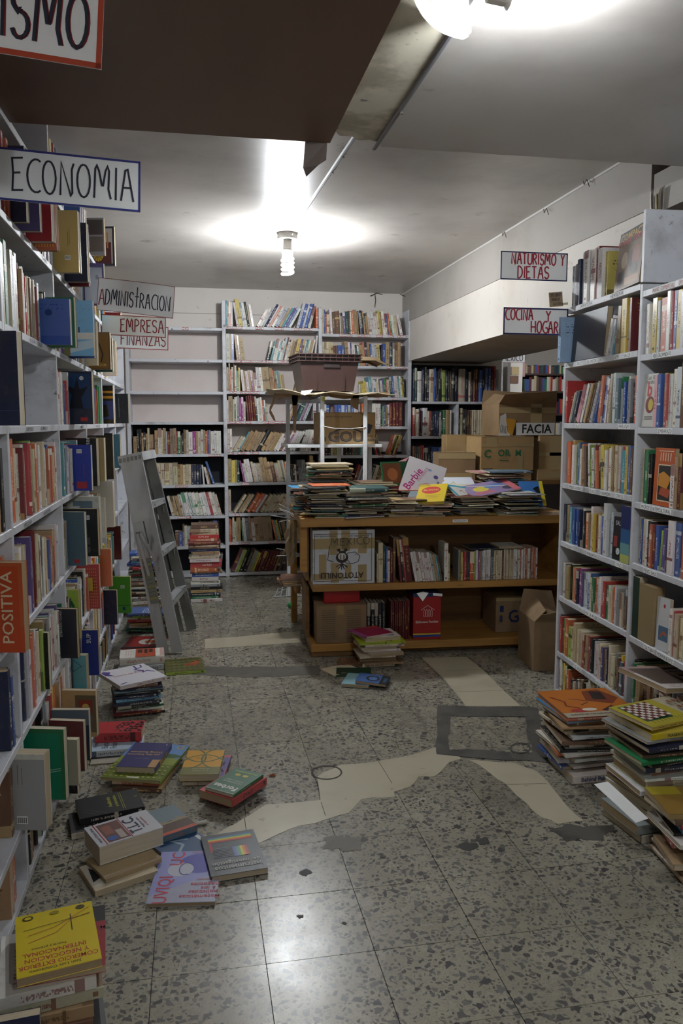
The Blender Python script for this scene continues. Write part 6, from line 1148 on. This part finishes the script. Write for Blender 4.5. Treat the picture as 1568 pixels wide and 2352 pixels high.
flat_px('storybook', 'pale turquoise book lying on the floor before the stack', TS, 's', (788, 1571), (848, 1577), (798, 1543), .02, .018, size=(.16, .2), spine='l', c2='#2c4a54', art=[('r', .05, .04, .95, .96, '#8ab4bc'), ('r', .4, .6, .7, .64, '#2c3c44'), ('r', .45, .7, .8, .74, '#2c3c44'), ('r', .4, .5, .75, .53, '#2c3c44')])
flat_px('storybook', 'blue book with a dark oval overlapping the turquoise one', TS, 'b', (820, 1566), (888, 1574), (826, 1544), .034, .014, size=(.18, .15), spine='r', c2='#14181c', art=[('r', 0, 0, 1, 1, '#3a5a94'), ('e', .5, .5, .22, .3, '#1c2430'), ('e', .5, .5, .14, .2, '#4a6a9c'), ('r', .75, 0, 1, 1, '#14181c'), ('r', .85, .2, .95, .7, '#2c4a6c')], tilt=(0, .06, 0))
# a white wire stand lying on the floor beside the table
g = MB(); c_ = onz(665, 1365); 
for k in range(6):
    a = k * .9; g.tube([c_ + Vector((-.14 + .05 * k, -.1, .01)), c_ + Vector((-.1 + .04 * k, .02, .05 + .01 * (k % 3))), c_ + Vector((-.02 + .02 * k, .14, .012))], .003, 5)
g.tube([c_ + Vector((-.15, -.1, .008)), c_ + Vector((.12, -.1, .008)), c_ + Vector((.1, .15, .008)), c_ + Vector((-.04, .15, .008)), c_ + Vector((-.15, -.1, .008))], .004, 6)
tag(g.build('wire_stand', plain('#c4c6c8', .4)), 'collapsed white wire stand lying on the floor beside the table', 'wire stand')
b = MB(); p_ = onz(668, 1390, .03); 
vs = [Vector((.03 * math.cos(t_) * math.cos(f_), .03 * math.sin(t_) * math.cos(f_), .03 * math.sin(f_))) + Vector((p_.x, p_.y, .03)) for f_ in [(-1.5 + 3. * i / 6) for i in range(7)] for t_ in [2 * math.pi * j / 10 for j in range(10)]]
b.add(vs, [(i * 10 + j, i * 10 + (j + 1) % 10, (i + 1) * 10 + (j + 1) % 10, (i + 1) * 10 + j) for i in range(6) for j in range(10)]); tag(b.build('green_ball', plain('#1c8a4a', .35), smooth=True), 'small green ball on the floor at the table end', 'ball')
# ------------------------------------------------------------------ the white bookcase on the right
RA = math.radians(-3.2)       # it stands a little askew: the near end comes out towards the aisle
RO = Vector((1.958, 4.02, 0))
dirn = Vector((math.sin(RA), -math.cos(RA), 0))          # along the shelves, towards the viewer
intoR = Vector((math.cos(RA), math.sin(RA), 0))         # into the shelves
RM = Matrix(((dirn.x, intoR.x, 0, RO.x), (dirn.y, intoR.y, 0, RO.y), (0, 0, 1, 0), (0, 0, 0, 1)))
def rp(x, y, z=0.): return RM @ Vector((x, y, z))
RZ1 = [2.095, 1.812, 1.495, 1.176, .861, .558, .245, .03]; RZ2 = [2.06, 1.79, 1.478, 1.152, .88, .55, .235, .03]
def rcase(x0, x1, Z, tops, label, names, backtop):
    root = empty('bookcase', RO); root.matrix_basis = RM
    def B(a, b_, n, m='white'): g = MB(); g.box(a, b_); return g.build(n, M[m], root, .002)
    if tops[0]: B((x0, 0, 0), (x0 + .024, .27, tops[0]), 'upright')
    B((x1 - .024, 0, 0), (x1, .27, tops[1]), 'upright')
    for z in Z: B((x0 + (.0245 if tops[0] else .001), 0, z - .028), (x1 - .0245, .26, z), 'shelf')
    B((x0 + .001, .262, 0), (x1 - .001, .275, backtop), 'back_panel', 'white')
    for i, (s, cx, w, txt) in enumerate(names):
        g = MB(); c_ = (cx, -.0006, Z[s] - .014)
        T = Matrix(((1, 0, 0, c_[0]), (0, 0, -1, c_[1]), (0, 1, 0, c_[2]), (0, 0, 0, 1)))
        g.box((-w / 2 - .006, -.011, -.0002), (w / 2 + .006, .011, .0), M['paper'], T)
        hand(g, txt, -w / 2, -.007, w, .014, .0019, plain('#222226' if s or x0 < .5 else '#a8303c', .7), T, .0003); g.build('shelf_label', None, root)
    return tag(root, label, 'bookcase', 'white bookcases on the right')
rcase(-.0, .82, RZ1, (1.812, 2.09), 'white right-hand bookcase of handicraft and health books beside the table',
      [(0, .25, .14, 'CARPINTERIA'), (0, .58, .12, 'HERRERIA'), (1, .06, .07, 'ORETAON'), (1, .2, .07, 'ORELES'), (1, .34, .1, 'BILOREGA'), (1, .6, .04, 'GYM'), (1, .7, .06, 'SALUD'), (2, .2, .05, 'SALUD'), (2, .7, .1, 'ARRUGAS'), (3, .2, .16, 'REMEDIOS NATURALES'), (3, .4, .05, 'SUGO'), (3, .54, .1, 'ENFERMEDAD'), (3, .68, .07, 'STRESS'), (4, .15, .08, 'BEBIDAS'), (4, .42, .11, 'MARGARITAS'), (4, .7, .06, 'VINO'), (5, .4, .2, 'BELLEZA DE LA MUJER'), (6, .3, .09, 'TEJIDO'), (6, .55, .08, 'HILOS')], 2.08)
rcase(.82, 1.76, RZ2, (0, 2.4), 'white right-hand bookcase of cookbooks at the picture edge, behind the floor piles',
      [(0, .93, .05, 'MANE'), (0, 1.02, .1, 'COMERCIAL'), (0, 1.14, .07, 'ORDEN'), (1, 1.0, .14, 'ADELGAZAMIENTO'), (2, 1.05, .1, 'EMBARAZO'), (3, .92, .07, 'MICROO'), (3, 1.05, .14, 'INTERCULTURAL'), (4, .98, .1, 'FENG SHUI'), (5, 1.0, .08, 'CULTURA'), (5, 1.13, .12, 'PERMANENTE')], 2.4)
g = MB(); g.box((.797, 0, 2.097), (.8195, .26, 2.4)); o = g.build('upright', M['white'], bpy.data.objects['bookcase'], .002); 
for ob in list(bpy.data.objects):
    if ob.name.startswith('bookcase') and 'cookbooks' in str(ob.get('label', '')): o.parent = ob
def rrow(spec, x0, x1, z, seed, where, u=.0043, uh=.0021, group='books in the right bookcases', fill=True, **kw):
    kind = 'cookbook' if seed > 90 else 'guidebook'
    if fill: r_ = random.Random(seed); hs = [float(h_) for h_ in re.findall(r'h([\d.]+)', spec)]; spec += ' | ' + ' '.join(f"{r_.choice('WWcctGlkmrnbgoyxq')}{r_.uniform(3, 6.5):.1f}h{r_.choice(hs) * r_.uniform(.9, 1):.0f}" for _ in range(14))
    p_ = rp(x0, 0, z); return row(spec, p_, -math.pi / 2 + RA, x1 - x0, u, uh, kind, where, group, seed=seed, recess=.012, depth=(.15, .2), end='far end', **kw)
w1 = lambda s: f"on {s} shelf of right bookcase, far bay"
w2 = lambda s: f"on {s} shelf of right bookcase, near bay"
rrow("l4h100x2 W4h100 G4h100 n5h108 W10h124 W8h122 l5h116 W8h118 d5h118 W9h112 y4h100", .03, .52, RZ1[0], 81, w1('top'), u=.0056, fill=False)
rrow(">17 W4h82 l4h78 q3h70 >6 t6h104 | y9h116 c5h100 d3h112", .47, .795, RZ1[1], 82, w1('second'), u=.0051, fill=False)
rrow("| r4h105 >24 c4h80 G5h82 m5h84 n4h86 y5h92 K8h94 W5h98 v4h95 t5h98 m6h98 o6h102 l5h98 b4h90 >9 o6h108 b7h106 W3h100 e5h110 c4h98 | k3h100 l6h110", .03, .795, RZ1[2], 83, w1('third'))
rrow("| q4h105 o12h108 t6h110 W6h98 L4h100 b5h104 W5h90 o5h100 <5 t5h98 m5h96 n4h95 W6h104 L6h100 W6h95 d6h100 o4h90 k5h98 y9h104 | W4h90 o4h92 W5h96 c4h100 t4h102 y4h98 c5h104 W5h100", .03, .795, RZ1[3], 84, w1('fourth'))
rrow("n4h95x2 t8h95 v5h95 q6h92 b6h90x3 W4h86 n4h92 W5h95 k6h90 o7h88 t4h88 W6h106 v4h88 y4h90 r4h86 t5h95 W4h90 c4h94 b5h90 W9h122", .03, .605, RZ1[4], 85, w1('fifth'))
rrow("W6h90x2 n4h88 t8h85 k5h90 L4h86 t5h85 o5h88 n5h84 p8h90 g4h86 v4h84 l5h86x2 b6h88 c6h80 g5h82 o5h84x2 l6h80 W5h92 c5h84 r4h86 g6h78", .03, .795, RZ1[5], 86, w1('sixth'))
rrow("n4h100 r4h96 g4h92 y6h95 o9h98 L10h82 c6h80 c6h98 c5h88x4 r4h84 m4h80 t6h86 r3h88 k7h84 n6h86 l5h84 W6h80 c5h84 v4h80", .03, .795, RZ1[6], 87, w1('seventh'))
rrow("b4h86 o4h84 W5h88 d4h84 y5h80 g4h78 o8h72 n4h50 q5h46 c6h50 k5h60 W5h58 m6h66 t4h70 k6h66 c5h70", .03, .795, RZ1[7], 88, w1('lowest'))
rrow("W4h132x3 y8h142 t3h138 l4h132 G2h130 o11h134 W5h150 r6h146 b5h146 y7h142 W5h138 q5h140 c6h138", .835, 1.45, RZ2[1], 91, w2('second'), uh=.0016)
rrow("K5h120 b6h122 y5h122 q3h118 r4h120 W6h118 d4h122 W7h128 l7h132 m6h142 t7h140 c6h132", .94, 1.45, RZ2[2], 92, w2('third'), uh=.0018)
rrow("c3h130 g9h128 g6h125 k5h120 _36 W9h100 t4h118 d5h125x2 W8h138 k4h122 c5h118", .835, 1.45, RZ2[3], 93, w2('fourth'), uh=.0018)
rrow("c5h116 b3h112 R7h112 W5h112 k7h108 o4h106 d6h104 b5h104 >4 L4h96 v6h100 m6h98 | W9h124 b9h122 r4h100 o9h106 y5h98", .835, 1.45, RZ2[4], 94, w2('fifth'), uh=.0018)
rrow("W4h108 r4h104 c5h102 t5h100 c4h98 | W6h112 d8h110x2 m5h98 k6h104", 1.135, 1.5, RZ2[5], 95, w2('sixth'), uh=.0018)
rrow("k5h112 g3h110 W4h104 t8h108 m8h112 b6h108 t6h106 c5h104 k9h106 W9h96 c5h100 k8h102 g5h98", .835, 1.45, RZ2[6], 96, w2('seventh'), uh=.0018)
# books shown with their covers towards the aisle
def facing(label, x, z, W, H, th, c, art, lean=.12, yoff=.03, roll=0., style='p'):
    """cover facing the aisle, leaning back a little; x = middle along the shelf"""
    Bf = RM @ Matrix.Translation((x, yoff, z + .002)) @ Matrix.Rotation(-lean, 4, 'X') @ Matrix.Rotation(roll, 4, 'Y')
    R = Matrix(((0, 1, 0, -W / 2), (-1, 0, 0, 0), (0, 0, 1, 0), (0, 0, 0, 1)))
    o = book('guidebook', label, 'books in the right bookcases', Bf @ R, th, W, H, c, style, c2=PAL.get(c, c))
    art_items(o, unscale(o) @ Bf @ Matrix(((1, 0, 0, -W / 2), (0, 0, -1, -th / 2), (0, 1, 0, 0), (0, 0, 0, 1))), W, H, art); return o
facing('brown power tools book facing out on the top shelf', .665, RZ1[0], .23, .265, .02, 'm', [('r', 0, .76, 1, 1, '#1c1a1c'), ('t', 'COMPACT', .5, .9, .044, 0, '#c9a45c', 1, .02), ('t', 'POWER TOOLS', .5, .81, .036, 0, '#b8503c', 1, .02), ('r', 0, 0, 1, .76, '#6a5238'), ('e', .3, .5, .12, .14, '#b8a890'), ('e', .75, .5, .14, .18, '#8a5a4c'), ('r', .1, .1, .35, .32, '#2a2420'), ('r', .45, .35, .6, .62, '#3c2e24'), ('e', .72, .3, .12, .1, '#2a2420'), ('r', .4, .05, .95, .18, '#a8825c')], roll=-.05, lean=.12, yoff=.01)
facing('big navy binder facing out on the second shelf', .265, RZ1[1], .38, .235, .03, 'n', [('r', .04, .03, .98, .97, '#161b2e')], lean=.06, yoff=.02)
row('s7h110', rp(.03, 0, RZ1[1]), -math.pi / 2 + RA, .05, .0051, .0021, 'guidebook', 'on second shelf of right bookcase, beside the navy binder', 'books in the right bookcases', seed=5, recess=-.06, end='far end')
facing('maroon line-drawing book standing behind the leaning ones', .16, RZ1[2], .2, .21, .014, 'd', [('r', 0, .55, 1, 1, '#7a2a2c')] + [('l', [(.05 + .2 * i, .58), (.25 + .17 * i, .96)], .002, '#c9b8a8') for i in range(5)], yoff=.238, lean=.01)
facing('small black saltwater book facing out on the fifth shelf', .65, RZ1[4], .09, .2, .016, 'k', [('r', 0, 0, 1, 1, '#16161c'), ('r', .1, .3, .5, .55, '#8a3434'), ('e', .6, .2, .2, .08, '#c9ccd0'), ('t', 'SALT', .6, .85, .03, 0, '#b8b8b8')], roll=-.04, lean=.05, yoff=.02)
facing('blue to yellow gradient book standing proud of the fifth shelf', .745, RZ1[4] - .0, .085, .26, .03, 'b', [('r', 0, .6, 1, 1, '#16245c'), ('r', 0, .35, 1, .6, '#2c5a8a'), ('r', 0, .15, 1, .35, '#6a9a9c'), ('r', 0, 0, 1, .15, '#b0b86a')], lean=.0, yoff=.018)
facing('white diet recipe book with a big red b facing out', .885, RZ2[2], .11, .225, .016, 'W', [('r', 0, 0, 1, 1, '#cdcbc4'), ('t', 'Las 10', .5, .93, .026, 0, '#1c1c1c'), ('t', 'recetas', .5, .85, .026, 0, '#1c1c1c'), ('t', 'b', .45, .7, .085, 0, '#b8282c', 1, .03), ('e', .55, .42, .34, .16, '#7a1c20'), ('e', .6, .42, .18, .11, '#c9b83c'), ('r', .2, .14, .8, .16, '#4a4a4a'), ('r', .2, .18, .8, .2, '#4a4a4a')], lean=.05, yoff=.02)
facing('orange massage book facing out on the fourth shelf', 1.03, RZ2[3], .15, .24, .018, 'o', [('r', 0, 0, 1, 1, '#b8541c'), ('r', .2, .08, .95, .72, '#d8c8a8'), ('r', .23, .1, .95, .7, '#1c1614'), ('p', [(.25, .35), (.7, .3), (.9, .5), (.5, .6), (.25, .55)], '#c8882c'), ('p', [(.3, .2), (.8, .15), (.9, .3), (.4, .32)], '#a84a2c'), ('l', [(.2, .95), (.95, .95)], .003, '#e0d0b8')] + [('l', [(.3 + .13 * i, .78), (.3 + .13 * i, .92)], .006, '#e0d0b8') for i in range(5)], lean=.03, yoff=.02)
facing('white book with a blue swimmer facing out on the sixth shelf', 1.075, RZ2[5], .1, .22, .014, 'W', [('r', 0, 0, 1, 1, '#c4c6c8'), ('r', .2, .18, .95, .46, '#4a6a84'), ('l', [(.3, .25), (.6, .35), (.85, .3)], .012, '#a85a4c'), ('e', .6, .85, .08, .04, '#a8303c')], lean=.04, yoff=.02, roll=-.05)
facing('tan blank-covered volume standing proud of the sixth shelf', .95, RZ2[5], .12, .25, .05, 't', [('r', 0, 0, 1, 1, '#8a7a58')], lean=.0, yoff=.03)
facing('dark green hardback standing proud beside the blank tan one', .86, RZ2[5], .05, .27, .04, 'e', [('r', 0, 0, 1, 1, '#22362c')], lean=.0, yoff=.025)
q = rp(1.14, -.02, RZ2[6] + .205); flatbook('guidebook', 'white opened book lying on the seventh-shelf row', 'books in the right bookcases', 'W', q.x, q.y, q.z, RA + .3, .22, .26, .02, spine='r', art=[('r', .1, .2, .9, .9, '#5a4c44')], tilt=(.05, .12, 0))
g = MB(); q = rp(1.0, .1, RZ2[0]); P = [Vector((0, 0, 0)), Vector((.03, .12, .015)), Vector((.09, .2, .05)), Vector((.03, .22, .03))]
g.add([q + Vector((-.03, -.1, .001)), q + Vector((.02, -.16, .003)), q + Vector((.05, -.02, .012)), q + Vector((.0, .0, .06))], [(0, 1, 2), (0, 2, 3), (1, 3, 2), (0, 3, 1)], M['card']); tag(g.build('cardboard_scrap'), 'torn cardboard scrap on the empty top shelf of the right bookcase', 'scrap')
g = MB(); c_ = onx(1508, 470, 2.119)
for k in range(5):
    o_ = Vector((-.012 * (k % 2), -.022 * k + .05, .01 * (k % 3))); g.add([c_ + o_ + Vector((0, .012, .05)), c_ + o_ + Vector((-.012, -.012, .055)), c_ + o_ + Vector((-.004, -.012, -.05)), c_ + o_ + Vector((.004, .012, -.05))], [(0, 1, 2, 3)], plain(['#c9b48a', '#d8d4cc', '#b89a6a', '#d8c890', '#8a7a64'][k], .8))
tag(g.build('paper_wad'), 'wad of torn paper stuffed above the right bookcase under the cross beam', 'paper wad')
# ------------------------------------------------------------------ floor piles before it
RS = 'floor piles before the right bookcase'
ob = flatbook('guidebook', 'white Behind Palace Doors book at the foot of the far floor pile', RS, 'W', 1.665, 3.06, .001, RA + .04, .27, .25, .034, spine='f', c2='#d0cec8'); front_text(ob, .27, .25, .034, 1.665, 3.06, .001, RA + .04, 'Behind Palace Doors', .52, .026, '#1c2c6c', .95)
z = pile('guidebook', 'of the far floor pile beside the right bookcase', RS, 1.665, 3.10, .0355, RA + .05, "b1.6 W1.2 l2.4 W1.4 o1.2 W1.0 k1.2 G0.8 k1.4 m1.8 W0.8 l1.0 c1.2 k0.9 W1.0 t0.9 W1.0", (.29, .27), 41, .03, .14, 'p', 'fl')
flatbook('guidebook', 'sky-blue book second from top of the far floor pile', RS, 's', 1.655, 3.12, z, RA + .12, .3, .28, .014, spine='f', art=[('r', 0, 0, 1, 1, '#2c84b8')]); z += .0145
flatbook('guidebook', 'large orange dancer book topping the far floor pile', RS, 'o', 1.675, 3.11, z, RA + .03, .33, .33, .02, 'h', 'f', [('r', 0, 0, 1, .16, '#b0a490'), ('r', 0, .16, 1, 1, '#b86a1c'), ('p', [(.5, .55), (.6, .9), (.85, .95), (.98, .6), (.8, .4)], '#7a3418'), ('p', [(.62, .6), (.7, .9), (.85, .85), (.8, .55)], '#241814'), ('p', [(.55, .2), (.75, .35), (.8, .16), (.6, .16)], '#3a1c20'), ('l', [(.5, .55), (.3, .65)], .006, '#4a2414'), ('l', [(.5, .5), (.36, .4)], .006, '#4a2414'), ('e', .25, .22, .12, .06, '#a83434'), ('e', .4, .24, .1, .05, '#d8d0c0'), ('l', [(.08, .75), (.2, .55), (.15, .4), (.3, .3)], .008, '#7a2a14'), ('t', 'DANSEUR TO DIE FOR', .35, .08, .018, 0, '#3a342c')], c2='#b0a490')
z = pile('guidebook', 'of the near floor pile before the right bookcase', RS, 1.70, 2.60, .001, RA + .12, "k3.0 G3.6 t2.2 d2.0 W2.8 m1.6 r2.2 W1.8 c3.4 W1.0 c2.4 n1.8 k1.0 g1.4 m1.2 e1.2 W1.4 n1.4 t1.2 G1.0", (.31, .26), 42, .03, .12, 'p', 'f')
ob = flatbook('guidebook', 'yellow diet-planning book just below the chess book', RS, 'y', 1.70, 2.585, z, RA + .16, .29, .24, .022, spine='f', c2='#c9b414'); front_text(ob, .29, .24, .022, 1.70, 2.585, z, RA + .16, 'PLANEACION DE UNA DIETA', .55, .014, '#1c1c14'); z += .0225
flatbook('guidebook', 'yellow chess book with a checkered board topping the near floor pile', RS, 'y', 1.695, 2.60, z + .011, RA + .38, .33, .2, .012, 'm', 'f', [('r', 0, 0, 1, 1, '#a89c1c'), ('r', .08, .22, .52, .92, '#24582c'), ('r', .7, .0, 1, 1, '#b0a890')] + [('r', .1 + .05 * i, .26 + .078 * j, .15 + .05 * i, .338 + .078 * j, '#d0ccc0' if (i + j) % 2 else '#6a2a24') for i in range(8) for j in range(8)] + [('l', [(.1 + .06 * i, .06), (.1 + .06 * i, .16)], .003, '#3a3a14') for i in range(9)] + [('e', .78 + .08 * (i % 3), .2 + .25 * (i // 3), .03, .06, '#7a4a34') for i in range(9)], tilt=(.05, .04, 0))
z = pile('guidebook', 'of the foremost floor pile at the picture edge', RS, 1.70, 2.30, .001, RA - .08, "t2.0 m2.0 t2.2 n1.6 d2.4 r1.6 W1.6 k1.0 s1.8 W0.9 r1.2 m1.6", (.30, .22), 43, .03, .14, 'p', 'fl')
flatbook('guidebook', 'tan ring-stained book topping the foremost floor pile', RS, 't', 1.66, 2.32, z, RA - .1, .27, .2, .018, spine='f', art=[('r', 0, 0, 1, 1, '#8a6c30'), ('r', 0, .7, .4, 1, '#a8982c')])
g = MB(); q = onz(1400, 1835, .17); g.add([q + Vector((-.03, .06, .03)), q + Vector((.03, .07, .03)), q + Vector((.09, -.1, -.03)), q + Vector((.03, -.12, -.03))], [(0, 1, 2, 3)], M['paper']); g.add([v + Vector((0, 0, -.001)) for v in (q + Vector((-.03, .06, .03)), q + Vector((.03, .07, .03)), q + Vector((.09, -.1, -.03)), q + Vector((.03, -.12, -.03)))], [(3, 2, 1, 0)], M['paper'])
tag(g.build('loose_sheet'), 'white loose sheet slipping out between the two floor piles', 'paper sheet')

# ------------------------------------------------------------------ hanging signs
def sign(name, label, loc, rz, W, H, border, items, bw=.006, board='paper', curve=0., roll=0.):
    root = empty(name, loc, rz); root.rotation_euler = (0, roll, rz); N = 10
    def bend(x): return curve * (x / W) ** 2 * 4
    g = MB(); vs = []; fs = []
    for i in range(N + 1):
        x = W * i / N; y = bend(x - W / 2)
        vs += [(x, y, -H), (x, y, 0), (x, y + .003, -H), (x, y + .003, 0)]
    for i in range(N):
        a = i * 4; b_ = a + 4; fs += [(a, b_, b_ + 1, a + 1), (a + 2, a + 3, b_ + 3, b_ + 2), (a + 1, b_ + 1, b_ + 3, a + 3), (a, a + 2, b_ + 2, b_)]
    fs += [(0, 1, 3, 2), (N * 4, N * 4 + 2, N * 4 + 3, N * 4 + 1)]
    g.add(vs, fs); g.build('board', M[board], root)
    g = MB(); T = Matrix(((1, 0, 0, 0), (0, 0, -1, -.0008), (0, 1, 0, -H), (0, 0, 0, 1)))
    if border:
        pts = [(W * i / N, bw / 2) for i in range(N + 1)] + [(W - bw / 2, H - bw / 2)] + [(W * i / N, H - bw / 2) for i in range(N - 1, -1, -1)] + [(bw / 2, bw / 2)]
        for a_, b_, c_, d_ in ((0, 0, W, bw), (0, H - bw, W, H), (0, 0, bw, H), (W - bw, 0, W, H)):
            K_ = 10 if c_ - a_ > bw * 2 else 1
            for k_ in range(K_): x0, x1 = a_ + (c_ - a_) * k_ / K_, a_ + (c_ - a_) * (k_ + 1) / K_; g.add([(x0, b_, .0), (x1, b_, .0), (x1, d_, .0), (x0, d_, .0)], [(0, 1, 2, 3)], plain(border, .6))
    gt = MB()
    for it in items:
        txt, x, y, w, h_, pen, col = it; hand(gt, txt, x, y, w, h_, pen, plain(col, .6), None, .0012)
    def place(mb, nm):
        mb.v = [(x, bend(x - W / 2) - .0008 - z * .4, y - H) for x, y, z in mb.v]; mb.build(nm, None, root)
    if border: place(g, 'border')
    place(gt, 'hand_lettering')
    return tag(root, label, 'sign', 'hand-lettered signs')
INK, RED, BLU = '#232436', '#8f2430', '#2c3380'
p = ony(5, 342, 2.52); sign('hanging_sign', 'white hand-lettered sign reading ECONOMIA on the left shelves', (p.x - .015, 2.50, p.z), .06, .40, .145, BLU, [('ECONOMIA', .045, .028, .335, .092, .0055, INK)], roll=.03)
p = ony(245, 115, 1.75); sign('hanging_sign', 'orange-bordered sign ending in ISMO at the upper corner', (p.x - .46, 1.75 - .0, p.z + .15), .02, .46, .15, '#b8482c', [('URBANISMO', .03, .034, .40, .1, .0085, '#242a3c'), ('URBANISMO', .034, .034, .40, .1, .004, '#8f3430')], bw=.011, roll=.075)
p = ony(225, 640, 4.6); sign('hanging_sign', 'curling grey sign lettered ADMINISTRACION on the left shelves', (p.x, 4.6, p.z + .01), .0, .41, .175, '#8f4a44', [('A', .01, .03, .03, .085, .0055, RED), ('DMINIStRACION', .045, .035, .345, .08, .0058, INK)], bw=.003, curve=.02, roll=.09)
p = ony(262, 722, 5.4); sign('hanging_sign', 'red-bordered EMPRESA sign below the ADMINISTRACION one', (p.x - .08, 5.4, p.z), .0, .405, .13, '#a83a34', [('EMPRESA', .12, .028, .27, .08, .0068, RED)], bw=.005, roll=.03)
p = ony(285, 745, 5.62); sign('hanging_sign', 'red-bordered FINANZAS sign below the EMPRESA one', (p.x - .13, 5.62, p.z), .0, .42, .155, '#a83a34', [('FINANZAS', .11, .024, .29, .08, .0062, RED)], bw=.005, roll=.03)
p = ony(1150, 576, 4.0); sign('hanging_sign', 'NATURISMO Y DIETAS sign sticking out from the right bookcase', (p.x, 4.0, p.z), .0, .37, .143, '#24285c', [('NATURISMO Y', .06, .08, .29, .055, .0075, '#a83040'), ('DIETAS', .095, .01, .17, .06, .0075, '#a83040')], bw=.006)
p = ony(1157, 705, 3.98); sign('hanging_sign', 'COCINA Y HOGAR sign sticking out from the right bookcase', (p.x, 3.985, p.z), .0, .36, .138, '#24285c', [('COCINA', .012, .075, .15, .055, .0075, '#a83040'), ('Y', .235, .07, .025, .055, .0075, '#a83040'), ('HOGAR', .155, .01, .15, .06, .0075, '#a83040')], bw=.008)
p = ony(1260, 672, 4.01); nt = sign('paper_note', 'yellowed note reading LOS LIBROS TIENEN EL beside the bookcase', (p.x, 4.01, p.z), .0, .075, .075, None, [('LOS LIBROS', .006, .052, .062, .016, .0018, '#2c2c3c'), ('TIENEN EL', .012, .03, .05, .014, .0018, '#2c2c3c'), ('AUTOR', .02, .006, .045, .014, .0018, '#2c2c3c')], board='kraft', roll=-.1)
g = MB(); g.box((.07, .0, -.07), (1.96 - nt.location.x, .002, -.058)); g.build('tape', plain('#c9bfa0', .4), nt)
p = ony(1150, 812, 9.2); ms = sign('hanging_sign', 'white MEXICO sign hanging in the gap to the next room', (p.x, 9.2, p.z + .1), .0, .31, .205, '#8a3444', [('MEXICO', .02, .02, .26, .075, .008, '#24243c'), ('NUEVA', .03, .12, .22, .06, .007, '#24243c')], bw=.004)
for x in (.05, .25): g = MB(); g.box((x - .002, .001, -.01), (x + .002, .005, 2.619 - ms.location.z)); g.build('hanger', M['rack'], ms)
# ------------------------------------------------------------------ the next room
fs_ = empty('bookcase', (4.95, 10.45, 0)); 
for z in (1.3, 1.62, 1.93, 2.17): g = MB(); g.box((-.47, 0, z - .025), (.5, .28, z)); g.build('shelf', plain('#4a3430', .6), fs_)
for x in (-.5, .5): g = MB(); g.box((x, 0, 0), (x + .025, .28, 2.3)); g.build('upright', plain('#4a3430', .6), fs_)
g = MB(); g.box((-.5, .28, 0), (.52, .3, 2.3)); g.build('back_panel', plain('#2a2220', .7), fs_)
tag(fs_, 'dark brown bookcase in the neighbouring room', 'bookcase')
r = random.Random(77)
bk = MB(); pal = [plain(PAL[c_], .5) for c_ in 'WcctmkngrdeqGlb']
for z in (1.3, 1.62, 1.93, 2.17):
    x = 4.51
    while x < 5.40:
        w = r.uniform(.02, .04); h_ = r.uniform(.16, .21) if z < 2.1 else r.uniform(.09, .12); bk.box((x, 10.47, z + .001), (x + w - .001, 10.66, z + h_), r.choice(pal)); x += w
o = bk.build('far_books'); tag(o, 'rows of small books on the brown bookcase in the neighbouring room', 'books', kind='stuff')
g = MB(); q = ony(1205, 850, 9.4); g.box((-.06, 0, -.1), (.06, .05, .1), plain('#d8b0b0', .6), Matrix.Translation(ony(1196, 848, 10.3))); tag(g.build('wall_plaque'), 'pinkish card pinned at the end of the neighbouring bookcase', 'card')
for k, (x, y, w, h_, c_) in enumerate(((1181, 872, .055, .045, '#7a5a4a'), (1183, 852, .05, .05, '#c9b48a'))):
    g = MB(); c0 = ony(x, y, 9.585); g.box((-w, 0, -h_), (w, .012, h_), plain(c_, .7), Matrix.Translation(c0)); tag(g.build('wall_picture'), ['small brown picture on the white pier in the next room', 'small yellowish card on the white pier in the next room'][k], 'picture')
nb = empty('bookcase', (3.62, 9.55, 0)); 
for z in (1.45, 1.75, 2.05): g = MB(); g.box((-.1, 0, z - .02), (.2, .25, z)); g.build('shelf', M['white'], nb)
for x in (-.12, .2): g = MB(); g.box((x, 0, 0), (x + .02, .25, 2.3)); g.build('upright', M['white'], nb)
tag(nb, 'narrow white bookcase glimpsed through the gap beside the pier', 'bookcase')
bk = MB()
for z in (1.45, 1.75, 2.05):
    x = 3.53
    while x < 3.78: w = r.uniform(.02, .035); bk.box((x, 9.57, z + .001), (x + w - .001, 9.75, z + r.uniform(.15, .22)), r.choice(pal)); x += w
tag(bk.build('far_books'), 'few small books on the narrow bookcase beside the pier', 'books', kind='stuff')
